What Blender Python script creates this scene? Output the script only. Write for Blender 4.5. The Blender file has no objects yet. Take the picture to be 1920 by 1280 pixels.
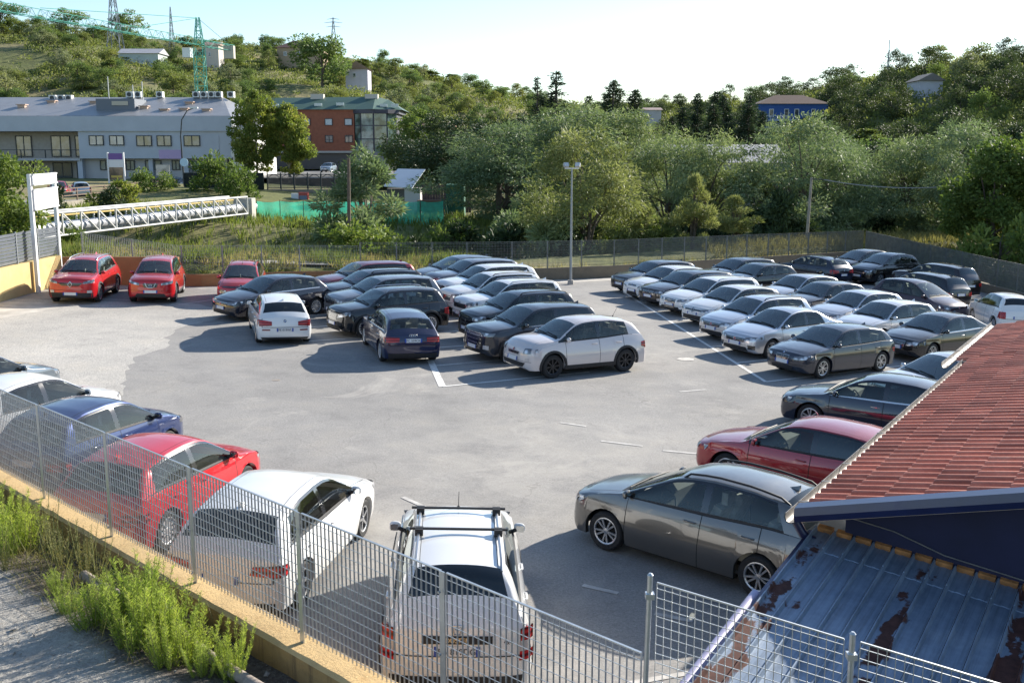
import bpy, bmesh, math, random
import numpy as np
from mathutils import Vector, Matrix, Euler

scene = bpy.context.scene
COL = scene.collection
R = math.radians

# ------------------------------------------------------------------ camera
CAM_H, CAM_TILT = 6.28, 0.1787
cam_data = bpy.data.cameras.new('camera')
cam_data.sensor_width = 36.0
cam_data.lens = 36.0 * 1954.0 / 1920.0
cam_data.clip_start = 0.05
cam_data.clip_end = 6000
cam = bpy.data.objects.new('camera', cam_data)
cam.location = (0, 0, CAM_H)
cam.rotation_euler = (math.pi / 2 - CAM_TILT, 0, 0)
COL.objects.link(cam)
scene.camera = cam

# ------------------------------------------------------------------ sky and sun
SUN_AZ, SUN_EL = R(47.0), R(24.0)          # azimuth from +Y towards +X
world = bpy.data.worlds.new('World')
scene.world = world
world.use_nodes = True
wn = world.node_tree.nodes
sky = wn.new('ShaderNodeTexSky')
sky.sky_type = 'NISHITA'
sky.sun_disc = False
sky.sun_elevation = SUN_EL
sky.sun_rotation = SUN_AZ
sky.air_density = 1.0
sky.dust_density = 0.25
sky.ozone_density = 2.2
world.node_tree.links.new(sky.outputs[0], wn['Background'].inputs[0])
wn['Background'].inputs[1].default_value = 0.10
sun_data = bpy.data.lights.new('sun', 'SUN')
sun_data.energy = 5.0
sun_data.angle = R(0.53)
sun_data.color = (1.0, 0.93, 0.82)
sun = bpy.data.objects.new('sun', sun_data)
sun.rotation_euler = Vector((math.sin(SUN_AZ) * math.cos(SUN_EL), math.cos(SUN_AZ) * math.cos(SUN_EL), math.sin(SUN_EL))).to_track_quat('Z', 'Y').to_euler()
sun.location = (40, 40, 60)
COL.objects.link(sun)
vs = scene.view_settings
vs.view_transform = 'Standard'
vs.look = 'None'
vs.exposure = 1.05
vs.gamma = 1.0
vs.use_curve_mapping = False

# ------------------------------------------------------------------ helpers
LOT_A = -0.036
def lotz(x, y=0):
    return LOT_A * x

def mesh_data(name, verts, faces, mats=(), midx=None, smooth=False, sharp=None):
    me = bpy.data.meshes.new(name)
    me.from_pydata([tuple(map(float, v)) for v in verts], [], [tuple(map(int, f)) for f in faces])
    for m in mats:
        me.materials.append(m)
    if midx is not None:
        me.polygons.foreach_set('material_index', np.array(midx, dtype=np.int32))
    if smooth:
        me.polygons.foreach_set('use_smooth', np.ones(len(me.polygons), dtype=bool))
        if sharp:
            me.set_sharp_from_angle(angle=R(sharp))
    me.update()
    return me

def link(name, data, parent=None, loc=None, rot=None, scale=None):
    o = bpy.data.objects.new(name, data)
    COL.objects.link(o)
    if parent is not None:
        o.parent = parent
    if loc is not None:
        o.location = loc
    if rot is not None:
        o.rotation_euler = rot
    if scale is not None:
        o.scale = scale
    return o

def tag(o, label=None, cat=None, group=None, kind=None):
    if label: o['label'] = label
    if cat: o['category'] = cat
    if group: o['group'] = group
    if kind: o['kind'] = kind
    return o

class MB:
    """collects simple solids; build() makes one mesh object of them"""
    def __init__(self):
        self.v = []; self.f = []; self.m = []
    def add(self, vs_, fs, mi=0):
        o = len(self.v)
        self.v.extend([tuple(p) for p in vs_])
        self.f.extend([tuple(i + o for i in f) for f in fs])
        self.m.extend([mi] * len(fs))
        return self
    def box(self, lo, hi, mi=0, M=None):
        x0, y0, z0 = lo; x1, y1, z1 = hi
        vs_ = [(x0,y0,z0),(x1,y0,z0),(x1,y1,z0),(x0,y1,z0),(x0,y0,z1),(x1,y0,z1),(x1,y1,z1),(x0,y1,z1)]
        if M is not None:
            vs_ = [tuple(M @ Vector(p)) for p in vs_]
        return self.add(vs_, [(0,3,2,1),(4,5,6,7),(0,1,5,4),(1,2,6,5),(2,3,7,6),(3,0,4,7)], mi)
    def bar(self, a, b, w, h=None, mi=0, up=(0,0,1)):
        """rectangular bar from a to b, w across, h along 'up'"""
        a = Vector(a); b = Vector(b); h = w if h is None else h
        d = (b - a)
        if d.length < 1e-6: return self
        d.normalize(); u = Vector(up)
        if abs(d.dot(u)) > .98: u = Vector((0, 1, 0))
        s = d.cross(u).normalized(); u = s.cross(d).normalized()
        s *= w / 2; u *= h / 2
        vs_ = [a-s-u, a+s-u, a+s+u, a-s+u, b-s-u, b+s-u, b+s+u, b-s+u]
        return self.add(vs_, [(0,3,2,1),(4,5,6,7),(0,1,5,4),(1,2,6,5),(2,3,7,6),(3,0,4,7)], mi)
    def tube(self, pts, rad, n=6, mi=0, cap=True):
        pts = [Vector(p) for p in pts]
        if not isinstance(rad, (list, tuple)): rad = [rad] * len(pts)
        vs_ = []; fs = []
        ref = None
        for i, p in enumerate(pts):
            d = (pts[min(i+1, len(pts)-1)] - pts[max(i-1, 0)])
            d = d.normalized() if d.length > 1e-9 else Vector((0,0,1))
            if ref is None:
                ref = Vector((1,0,0)) if abs(d.x) < .8 else Vector((0,1,0))
            s = d.cross(ref).normalized(); t = s.cross(d).normalized(); ref = t
            ref = t
            for k in range(n):
                a = 2 * math.pi * k / n
                vs_.append(p + (s * math.cos(a) + t * math.sin(a)) * rad[i])
        for i in range(len(pts) - 1):
            for k in range(n):
                k2 = (k + 1) % n
                fs.append((i*n+k, i*n+k2, (i+1)*n+k2, (i+1)*n+k))
        if cap:
            fs.append(tuple(range(n))[::-1]); fs.append(tuple((len(pts)-1)*n + k for k in range(n)))
        return self.add(vs_, fs, mi)
    def quad(self, a, b, c, d, mi=0):
        return self.add([a, b, c, d], [(0, 1, 2, 3)], mi)
    def prism(self, poly, z0, z1, mi=0):
        """poly: ccw list of (x,y)"""
        n = len(poly)
        vs_ = [(x, y, z0) for x, y in poly] + [(x, y, z1) for x, y in poly]
        fs = [tuple(range(n))[::-1], tuple(range(n, 2*n))]
        fs += [(i, (i+1) % n, n + (i+1) % n, n + i) for i in range(n)]
        return self.add(vs_, fs, mi)
    def data(self, name, mats, smooth=False, sharp=None):
        mats = mats if isinstance(mats, (list, tuple)) else [mats]
        return mesh_data(name, self.v, self.f, mats, self.m, smooth, sharp)
    def build(self, name, mats, parent=None, smooth=False, sharp=None, **k):
        return link(name, self.data(name, mats, smooth, sharp), parent, **k)

# ------------------------------------------------------------------ materials
def new_mat(name):
    m = bpy.data.materials.new(name); m.use_nodes = True
    nt = m.node_tree
    return m, nt, nt.nodes, nt.links, nt.nodes['Principled BSDF']

def noise(nt, scale, detail=4, rough=.55, vec=None, dist=0.0):
    n = nt.nodes.new('ShaderNodeTexNoise'); n.inputs['Scale'].default_value = scale
    n.inputs['Detail'].default_value = detail; n.inputs['Roughness'].default_value = rough
    n.inputs['Distortion'].default_value = dist
    if vec is not None: nt.links.new(vec, n.inputs['Vector'])
    return n.outputs['Fac']

def ramp(nt, fac, stops):
    r = nt.nodes.new('ShaderNodeValToRGB')
    el = r.color_ramp.elements
    while len(el) < len(stops): el.new(.5)
    for e, (p, c) in zip(el, stops):
        e.position = p; e.color = (*c, 1) if len(c) == 3 else c
    nt.links.new(fac, r.inputs[0])
    return r.outputs[0]

def mixc(nt, fac, a, b, mode='MIX'):
    n = nt.nodes.new('ShaderNodeMix'); n.data_type = 'RGBA'; n.blend_type = mode
    for sock, v in ((n.inputs[0], fac), (n.inputs[6], a), (n.inputs[7], b)):
        if hasattr(v, 'is_output'): nt.links.new(v, sock)
        elif isinstance(v, (int, float)): sock.default_value = v
        else: sock.default_value = (*v, 1)
    return n.outputs[2]

def mathn(nt, op, a, b=0.0, clamp=False):
    n = nt.nodes.new('ShaderNodeMath'); n.operation = op; n.use_clamp = clamp
    for s, v in ((n.inputs[0], a), (n.inputs[1], b)):
        if hasattr(v, 'is_output'): nt.links.new(v, s)
        else: s.default_value = v
    return n.outputs[0]

def coords(nt, kind='Object'):
    return nt.nodes.new('ShaderNodeTexCoord').outputs[kind]

def worldpos(nt):
    return nt.nodes.new('ShaderNodeNewGeometry').outputs['Position']

def bump(nt, b, h, strength=.3, dist=.02):
    n = nt.nodes.new('ShaderNodeBump'); n.inputs['Strength'].default_value = strength
    n.inputs['Distance'].default_value = dist
    nt.links.new(h, n.inputs['Height']); nt.links.new(n.outputs[0], b.inputs['Normal'])

def simple(name, col, rough=.6, metal=0.0, var=0.0, vscale=3.0, coat=0.0, bmp=0.0, bscale=40):
    m, nt, N, L, b = new_mat(name)
    b.inputs['Roughness'].default_value = rough; b.inputs['Metallic'].default_value = metal
    b.inputs['Coat Weight'].default_value = coat
    if var > 0:
        f = noise(nt, vscale, 5, .6, worldpos(nt))
        lo = tuple(c * (1 - var) for c in col); hi = tuple(min(1, c * (1 + var)) for c in col)
        L.new(ramp(nt, f, [(.3, lo), (.7, hi)]), b.inputs['Base Color'])
    else:
        b.inputs['Base Color'].default_value = (*col, 1)
    if bmp > 0:
        bump(nt, b, noise(nt, bscale, 4, .6, worldpos(nt)), bmp, .02)
    return m
# ------------------------------------------------------------------ terrain
BACK = np.array([(-40, 42.0), (-19.6, 45.0), (-13.7, 45.7), (-9.9, 48.1), (0, 51.5), (5.4, 54.9), (14, 62), (23.5, 70), (60, 75), (400, 80)], float)
def yback(x): return np.interp(x, BACK[:, 0], BACK[:, 1])
# ridge of the hills: picture-plane direction u = x/y against elevation slope and distance
RU = np.array([-3.0, -.9, -.49, -.39, -.29, -.205, -.113, -.056, .02, .10, .15, .225, .276, .33, .38, .43, .49, .8, 3.0])
RS = np.array([.09, .10, .101, .100, .097, .093, .080, .066, .053, .050, .048, .055, .063, .070, .083, .086, .087, .09, .08])
RD = np.array([380, 380, 380, 390, 400, 400, 380, 360, 380, 400, 400, 330, 300, 280, 260, 250, 240, 230, 230.])
R0 = np.array([190, 190, 185, 185, 185, 190, 190, 185, 180, 170, 160, 150, 140, 130, 125, 120, 110, 100, 100.])
def sstep(a, b, x):
    t = np.clip((x - a) / (b - a), 0, 1); return t * t * (3 - 2 * t)
def hnoise(x, y):
    return (np.sin(x * .045 + 1.3) * np.cos(y * .038 + .4) + .6 * np.sin(x * .11 + y * .07) + .4 * np.cos(x * .06 - y * .13 + 2)) / 2
def terrain_z(x, y):
    x = np.asarray(x, float); y = np.asarray(y, float)
    v = y - yback(x)
    zb = np.interp(x, [-40, -20, -14, -8, 0, 10, 24, 60], [1.6, 1.5, 1.25, .75, .42, .25, .1, .1])
    far = np.interp(x, [-80, -30, -18, -4, 20, 80], [2.0, 2.0, 1.0, .6, .0, .2])
    z = zb + (-2.4 - zb) * sstep(7, 14, v)
    z = z + (far + 2.4) * sstep(20, 31, v)
    z = z + (3.2 - far) * sstep(44, 62, v) * sstep(30, -60, x)
    r = np.hypot(x, y); u = np.where(y > 1, x / np.maximum(y, 1), np.sign(x) * 3)
    rs, rd, r0 = np.interp(u, RU, RS), np.interp(u, RU, RD), np.interp(u, RU, R0)
    zr = CAM_H + rs * rd
    t = np.clip((r - r0) / (rd - r0), 0, 1)
    hill = (zr - 3) * (t ** .95) + 3.0 * hnoise(x, y) * sstep(.03, .3, t) * sstep(1.02, .7, t)
    z = z + np.where(y > 1, hill, 0)
    back = np.clip((r - rd) / 400, 0, 1)
    z = z - np.where(y > 1, back * 25, 0)
    # the near bank in front of the wall and below the camera
    near = sstep(0, -2, v)
    lot = -0.45 + LOT_A * np.clip(x, -25, 30)
    z = np.where(v < 1.6, lot + (zb - lot) * sstep(.5, 1.5, v), z)
    # left of the yellow wall the ground stays high
    z = np.where(v < 0, z + (1.5 - z) * sstep(-19.8, -20.6, x) * sstep(4, 12, y), z)
    # right of the fence
    z = np.where(v < 0, z + (-.9 - z) * sstep(26, 30, x), z)
    return z

def build_terrain():
    th = np.concatenate([np.linspace(-180, -62, 24, endpoint=False), np.linspace(-62, -32, 40, endpoint=False), np.linspace(-32, 32, 260, endpoint=False), np.linspace(32, 62, 40, endpoint=False), np.linspace(62, 180, 25)])
    rr = np.concatenate([[6], np.linspace(10, 38, 20, endpoint=False), np.linspace(38, 100, 75, endpoint=False), np.linspace(100, 200, 40, endpoint=False), np.linspace(200, 440, 60, endpoint=False), np.geomspace(440, 3200, 16)])
    T_, R_ = np.meshgrid(np.radians(th), rr, indexing='ij')
    X, Y = R_ * np.sin(T_), R_ * np.cos(T_)
    Z = terrain_z(X, Y)
    n, m = X.shape
    V = np.stack([X, Y, Z], -1).reshape(-1, 3)
    i, j = np.meshgrid(np.arange(n - 1), np.arange(m - 1), indexing='ij')
    F_ = np.stack([i*m+j, (i+1)*m+j, (i+1)*m+j+1, i*m+j+1], -1).reshape(-1, 4)[:, ::-1]
    m_, nt, N, L, b = new_mat('grassland')
    p = worldpos(nt)
    n1 = noise(nt, .035, 6, .6, p); n2 = noise(nt, .6, 6, .7, p)
    g = ramp(nt, n1, [(.30, (.10, .13, .032)), (.48, (.16, .175, .05)), (.60, (.27, .235, .11)), (.75, (.13, .15, .045))])
    g2 = ramp(nt, n2, [(.3, (.5, .5, .5)), (.7, (1.25, 1.2, 1.1))])
    L.new(mixc(nt, 1.0, g, g2, 'MULTIPLY'), b.inputs['Base Color'])
    b.inputs['Roughness'].default_value = .95
    bump(nt, b, n2, .6, .3)
    o = link('terrain', mesh_data('terrain', V, F_, [m_], None, True))
    tag(o, kind='structure')
build_terrain()

# ------------------------------------------------------------------ asphalt of the car park
def lot_material(name, base, gravel=False):
    m, nt, N, L, b = new_mat(name)
    p = worldpos(nt)
    big = noise(nt, .12, 5, .6, p); med = noise(nt, .9, 6, .65, p); fine = noise(nt, 28, 4, .75, p); grit = noise(nt, 90, 2, .6, p)
    c = ramp(nt, big, [(.28, tuple(k * .78 for k in base)), (.5, base), (.72, tuple(k * 1.16 for k in base))])
    c = mixc(nt, 1.0, c, ramp(nt, med, [(.25, (.80, .80, .81)), (.5, (1, 1, 1)), (.78, (1.14, 1.11, 1.06))]), 'MULTIPLY')
    s = (.70, 1.22) if not gravel else (.42, 1.45)
    c = mixc(nt, 1.0, c, ramp(nt, fine, [(.3, (s[0],) * 3), (.7, (s[1],) * 3)]), 'MULTIPLY')
    c = mixc(nt, .6, c, ramp(nt, grit, [(.3, (.7, .7, .7)), (.7, (1.25, 1.25, 1.25))]), 'MULTIPLY')
    # pale scrapes and sandy dust stains
    st = noise(nt, .35, 7, .72, p, 1.2)
    c = mixc(nt, mathn(nt, 'MULTIPLY', mathn(nt, 'SUBTRACT', st, .55, True), 3.6, True), c, (.47, .44, .395))
    # sandy dust trodden over the middle of the lot
    for cx, cy, rad in ((.9, 20.5, 5.5), (4.8, 33.5, 3.2), (2.5, 43, 4.0), (-2.5, 16.5, 2.5)):
        dd = N.new('ShaderNodeVectorMath'); dd.operation = 'DISTANCE'; L.new(p, dd.inputs[0]); dd.inputs[1].default_value = (cx, cy, 0)
        g_ = mathn(nt, 'SUBTRACT', 1.0, mathn(nt, 'DIVIDE', dd.outputs['Value'], rad), True)
        c = mixc(nt, mathn(nt, 'MULTIPLY', mathn(nt, 'MULTIPLY', g_, mathn(nt, 'SUBTRACT', noise(nt, .9, 6, .75, p, .8), .32, True)), 2.0, True), c, (.46, .43, .38))
    # oily spots left by parked cars
    v3 = N.new('ShaderNodeTexVoronoi'); v3.inputs['Scale'].default_value = .55; L.new(p, v3.inputs['Vector'])
    sp3 = mathn(nt, 'SUBTRACT', .13, mathn(nt, 'ADD', v3.outputs['Distance'], mathn(nt, 'MULTIPLY', noise(nt, 3.5, 4, .7, p), .12)), True)
    c = mixc(nt, mathn(nt, 'MULTIPLY', sp3, 5, True), c, (.13, .12, .115))
    # dark oil spots
    v = N.new('ShaderNodeTexVoronoi'); v.inputs['Scale'].default_value = .22; v.inputs['Randomness'].default_value = 1
    L.new(p, v.inputs['Vector'])
    sp = mathn(nt, 'SUBTRACT', .09, mathn(nt, 'ADD', v.outputs['Distance'], mathn(nt, 'MULTIPLY', med, .06)), True)
    c = mixc(nt, mathn(nt, 'MULTIPLY', sp, 12, True), c, (.075, .07, .068))
    # hairline cracks
    v2 = N.new('ShaderNodeTexVoronoi'); v2.feature = 'DISTANCE_TO_EDGE'; v2.inputs['Scale'].default_value = .16
    wob = N.new('ShaderNodeVectorMath'); wob.operation = 'ADD'
    cn = N.new('ShaderNodeTexNoise'); cn.inputs['Scale'].default_value = .8; cn.inputs['Detail'].default_value = 5
    L.new(p, cn.inputs['Vector'])
    sc = N.new('ShaderNodeVectorMath'); sc.operation = 'SCALE'; sc.inputs['Scale'].default_value = 2.2
    L.new(cn.outputs['Color'], sc.inputs[0]); L.new(p, wob.inputs[0]); L.new(sc.outputs[0], wob.inputs[1]); L.new(wob.outputs[0], v2.inputs['Vector'])
    ck = mathn(nt, 'MULTIPLY', mathn(nt, 'SUBTRACT', .0035, v2.outputs['Distance'], True), 160, True)
    c = mixc(nt, mathn(nt, 'MULTIPLY', ck, .55), c, (.10, .095, .088))
    L.new(c, b.inputs['Base Color'])
    b.inputs['Roughness'].default_value = .92
    b.inputs['Specular IOR Level'].default_value = .25
    bump(nt, b, fine if not gravel else noise(nt, 18, 4, .7, p), .35 if not gravel else .8, .012)
    return m
ASPHALT = lot_material('asphalt', (.300, .289, .274))
GRAVEL = lot_material('worn_asphalt', (.45, .427, .39), True)
CONCRETE = simple('concrete', (.46, .43, .385), .9, var=.28, vscale=1.4, bmp=.3, bscale=25)

def sheet(name, poly, dz, mat, zf=lotz, sub=None, kind='structure'):
    V = [(x, y, zf(x, y) + dz) for x, y in poly]
    o = link(name, mesh_data(name, V, [tuple(range(len(V)))], [mat]))
    tag(o, kind=kind)
    return o
lot_poly = [(-12.5, 17.6), (.9, 5.2), (6, -2), (30, -2), (30, 40), (24.9, 53), (23.7, 70.2), (14, 62.2), (5.4, 55.1), (0, 51.7), (-9.9, 48.3), (-13.7, 45.9), (-19.6, 45.2), (-19.6, 24.5)]
sheet('asphalt_lot', lot_poly, 0, ASPHALT)
# old worn surface on the left with its ragged edge
def ragged(pts, amp, step=.35, seed=1):
    rnd = random.Random(seed); out = []
    for (x0, y0), (x1, y1) in zip(pts[:-1], pts[1:]):
        n = max(1, int(math.hypot(x1 - x0, y1 - y0) / step))
        for k in range(n):
            t = k / n
            out.append((x0 + (x1 - x0) * t + rnd.uniform(-amp, amp), y0 + (y1 - y0) * t + rnd.uniform(-amp, amp)))
    return out + [pts[-1]]
edge = ragged([(-9.6, 24.9), (-9.9, 25.9), (-10.6, 28.0), (-11.0, 30.0), (-10.6, 31.6), (-11.2, 33.2), (-11.4, 35.0), (-10.6, 37.2), (-10.9, 39.0), (-12.4, 40.6)], .10)
sheet('worn_asphalt_patch', [(-19.5, 24.6), (-14.0, 19.0), (-12.0, 21.3)] + edge + [(-19.5, 40.2)], .004, GRAVEL)
sheet('concrete_apron', [(-19.5, 31.0), (-16.8, 38.2), (-17.4, 39.6), (-19.5, 39.4)], .008, CONCRETE)
# concrete strip along the back wall
sheet('concrete_strip', [(-.6, 51.2), (5.6, 54.7), (14.0, 61.9), (14.2, 61.1), (6.2, 54.0), (-.2, 50.1)], .006, CONCRETE)

# ------------------------------------------------------------------ painted markings
def mark_mat():
    m, nt, N, L, b = new_mat('worn_white_paint')
    p = worldpos(nt)
    f = noise(nt, 9, 5, .75, p); g = noise(nt, 1.1, 4, .6, p)
    k = mathn(nt, 'MULTIPLY', mathn(nt, 'SUBTRACT', mathn(nt, 'ADD', f, mathn(nt, 'MULTIPLY', g, .7)), .62, True), 5, True)
    L.new(mixc(nt, k, (.39, .375, .35), (.74, .72, .68)), b.inputs['Base Color'])
    b.inputs['Roughness'].default_value = .85
    return m
MARK = mark_mat()
FADED = simple('faded_white_paint', (.50, .48, .45), .9, var=.22, vscale=7)
def stripe(name, a, b_, w, dz=.008, mat=None):
    a = np.array(a, float); b_ = np.array(b_, float); d = (b_ - a) / np.linalg.norm(b_ - a); nrm = np.array([-d[1], d[0]]) * w / 2
    return sheet(name, [tuple(a - nrm), tuple(b_ - nrm), tuple(b_ + nrm), tuple(a + nrm)], dz, mat or MARK)
L1a, L1b = np.array((-1.88, 27.5)), np.array((-5.6, 49.3))
L2a, L2b = np.array((7.38, 29.6)), np.array((5.0, 51.5))
stripe('painted_line', L1a, L1b, .20); stripe('painted_line', L2a, L2b, .12)
hd = np.array([math.cos(R(32)), math.sin(R(32))])
for k in range(9):
    p = L1a + (L1b - L1a) * (k * 2.72 / 22.1)
    stripe('painted_line', p - hd * (.0 if k < 3 else 4.2), p + hd * 4.9, .09, .012)
for k in range(9):
    p = L2a + (L2b - L2a) * (k * 2.72 / 22.0)
    stripe('painted_line', p, p + hd * 9.6, .09, .012)
# faint dashes of older bays
for a, b_ in (((1.15, 24.1), (1.75, 23.85)), ((2.0, 22.6), (2.9, 22.3)), ((3.3, 22.0), (4.2, 21.8)), ((4.6, 27.9), (5.4, 28.3)), ((1.05, 14.6), (1.55, 14.35)), ((2.0, 13.7), (2.5, 13.5)),
              ((-2.0, 18.3), (-1.2, 17.4)), ((-1.2, 17.4), (-1.7, 16.2)), ((-16.5, 40.9), (-13.4, 41.0)), ((-13.0, 40.2), (-11.7, 42.5)), ((-10.2, 38.0), (-8.8, 38.8)),
              ((19.0, 44.5), (23.5, 46.2)), ((18.2, 41.2), (23.5, 43.4)), ((17.2, 38.2), (22.0, 40.2)), ((5.6, 36.0), (6.4, 36.5)), ((3.6, 38.8), (4.6, 38.1)), ((1.4, 11.7), (2.4, 12.1))):
    stripe('painted_line', a, b_, .10, .008, FADED)
STAIN = simple('pale_plaster_stain', (.56, .53, .48), .95, var=.3, vscale=5, bmp=.3)
sheet('plaster_spill', ragged([(5.25, 32.6), (5.4, 32.42), (5.75, 32.5), (5.88, 32.75), (5.65, 32.95), (5.35, 32.85), (5.25, 32.6)], .04, .2, 3)[:-1], .010, STAIN)
# manhole near the aisle
mb = MB(); mb.tube([(-6.4, 27.6, lotz(-6.4) - .05), (-6.4, 27.6, lotz(-6.4) + .006)], .12, 20)
tag(mb.build('manhole_cover', simple('cast_iron', (.30, .26, .22), .8, .2)), 'small round iron cover set in the asphalt aisle', 'manhole cover')
# ------------------------------------------------------------------ fences and walls
GALV = simple('galvanised_steel', (.54, .56, .57), .38, .75, var=.12, vscale=6)
GALV_DULL = simple('dull_galvanised', (.27, .29, .30), .5, .6, var=.15, vscale=6)
FENCE_FAR = simple('weathered_fence_steel', (.17, .18, .18), .55, .5, var=.2, vscale=3)

def plaster(name, c, dirt=(.25, .17, .09), amt=1.0, dark=None):
    m, nt, N, L, b = new_mat(name)
    p = worldpos(nt)
    f = noise(nt, 5, 6, .7, p); g = noise(nt, 1.0, 5, .65, p)
    k = mathn(nt, 'MULTIPLY', mathn(nt, 'SUBTRACT', f, .52, True), 2.2 * amt, True)
    col = mixc(nt, k, c, dirt)
    col = mixc(nt, 1.0, col, ramp(nt, g, [(.3, (.78, .78, .78)), (.7, (1.15, 1.12, 1.08))]), 'MULTIPLY')
    if dark:
        mp = N.new('ShaderNodeMapping'); mp.inputs['Scale'].default_value = (6, 6, .5); L.new(p, mp.inputs[0])
        s = noise(nt, 1.0, 5, .7, mp.outputs[0])
        col = mixc(nt, mathn(nt, 'MULTIPLY', mathn(nt, 'SUBTRACT', s, .55, True), 4.0, True), col, dark)
    L.new(col, b.inputs['Base Color']); b.inputs['Roughness'].default_value = .95
    bump(nt, b, noise(nt, 26, 5, .75, p), .7, .02)
    return m
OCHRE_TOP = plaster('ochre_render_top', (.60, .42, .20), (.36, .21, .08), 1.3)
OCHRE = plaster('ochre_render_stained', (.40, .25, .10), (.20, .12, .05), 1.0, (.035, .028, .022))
YELLOW = plaster('yellow_render', (.66, .49, .22), (.5, .36, .16), .5)
BROWNWALL = plaster('orange_brown_render', (.36, .19, .085), (.28, .15, .07), .6)
CONCWALL = plaster('old_concrete_wall', (.20, .165, .12), (.11, .09, .065), 1.0)

# near wall: posts every 2.1 m
FP = [np.array((-2.07 + 1.5 * k, 9.68 - 1.46 * k)) for k in range(-7, 3)]
FD = np.array((1.5, -1.46)) / np.hypot(1.5, 1.46); FN = np.array((FD[1], -FD[0]))     # FN points to the camera side
if FN[1] > 0: FN = -FN
WALL_Z = 1.50
def ftop(k): return WALL_Z + 1.34
def near_wall():
    mb = MB(); rnd = random.Random(5)
    n = 90
    A, B_ = FP[0] - FD * 1.0, FP[-1] + FD * .2
    rows = []
    for i in range(n + 1):
        c = A + (B_ - A) * i / n
        j = rnd.uniform(-.012, .012); j2 = rnd.uniform(-.02, .02)
        p = lambda off, z: (c[0] + FN[0] * off, c[1] + FN[1] * off, z)
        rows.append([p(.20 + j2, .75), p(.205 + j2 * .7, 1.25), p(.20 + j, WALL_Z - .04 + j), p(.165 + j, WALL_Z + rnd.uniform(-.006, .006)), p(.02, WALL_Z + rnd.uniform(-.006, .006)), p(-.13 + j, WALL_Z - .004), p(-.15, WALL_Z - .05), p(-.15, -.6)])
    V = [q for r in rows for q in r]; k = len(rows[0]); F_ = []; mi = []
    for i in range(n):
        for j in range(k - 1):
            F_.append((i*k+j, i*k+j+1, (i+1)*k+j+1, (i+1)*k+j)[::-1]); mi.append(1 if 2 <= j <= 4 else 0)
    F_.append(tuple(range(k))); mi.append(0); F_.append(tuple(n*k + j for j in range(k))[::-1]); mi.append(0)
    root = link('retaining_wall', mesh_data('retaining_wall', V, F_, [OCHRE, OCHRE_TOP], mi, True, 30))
    tag(root, 'low ochre rendered wall carrying the bar fence in the foreground', 'wall')
near_wall()

def bar_panel(a, b_, z0a, z0b, z1a, z1b, sp, rod, mats, parent, depth=.025, thick=.0035, rodr=.0028, flat=True, name='bar_grid'):
    """vertical bars with cross rods between two posts"""
    mb = MB(); a = np.array(a, float); b_ = np.array(b_, float)
    ln = np.linalg.norm(b_ - a); d = (b_ - a) / ln; nn = np.array((-d[1], d[0]))
    n = max(2, int(ln / sp))
    for k in range(n + 1):
        t = k / n
        c = a + (b_ - a) * t; z0 = z0a + (z0b - z0a) * t; z1 = z1a + (z1b - z1a) * t
        ex, ey = d * thick / 2, nn * depth / 2
        q = [c - ex - ey, c + ex - ey, c + ex + ey, c - ex + ey]
        mb.add([(*p, z0) for p in q] + [(*p, z1) for p in q], [(0,1,5,4),(1,2,6,5),(2,3,7,6),(3,0,4,7),(4,5,6,7)])
    nr = max(1, int((z1a - z0a) / rod))
    for k in range(nr):
        f = (k + .45) / nr
        mb.bar((*a, z0a + (z1a - z0a) * f), (*b_, z0b + (z1b - z0b) * f), rodr * 2, rodr * 2)
    o = mb.build(name, mats, parent); o['kind'] = 'stuff'
    mb = MB(); mb.bar((*a, z1a + .004), (*b_, z1b + .004), depth + .004, .010); mb.build('top_rail', mats, parent)
    return o

def near_fence():
    root = link('bar_fence', None, loc=(FP[0][0], FP[0][1], WALL_Z)); root.empty_display_size = .3
    tag(root, 'grey galvanised bar grating fence on the ochre wall in the foreground', 'fence')
    inv = Matrix.Translation((-FP[0][0], -FP[0][1], -WALL_Z))
    sub = bpy.data.objects
    kids = []
    for i, p in enumerate(FP[:-1]):
        mb = MB(); z1 = ftop(i)
        mb.bar((*(p + FN * .02), WALL_Z - .10), (*(p + FN * .02), z1 + .015), .014, .062, 0, up=(FD[0], FD[1], 0))
        # up vector gives the thin side; bolts
        for zz in (.12, .62, 1.18):
            c = p + FN * .045
            mb.tube([(*c, WALL_Z + zz), (*(c + FN * .02), WALL_Z + zz)], .012, 6)
        kids.append(mb.build('post', GALV))
        kids.append(bar_panel(p + FD * .035, FP[i + 1] - FD * .035, WALL_Z + .05, WALL_Z + .05, z1, z1, .0625, .094, GALV, None, .0165, .0035, .0025))
        kids.append(bpy.data.objects[-1] if False else None)
    return root, [k for k in kids if k]
def parent_keep(root, objs):
    m = Matrix.Translation(root.location).inverted()
    for o in objs:
        if o.parent is None:
            o.parent = root; o.matrix_parent_inverse = m
def collect(fn):
    before = set(bpy.data.objects)
    root = fn()
    root = root[0] if isinstance(root, tuple) else root
    new = [o for o in bpy.data.objects if o not in before and o is not root and o.parent is None]
    parent_keep(root, new)
    return root
collect(near_fence)

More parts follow.
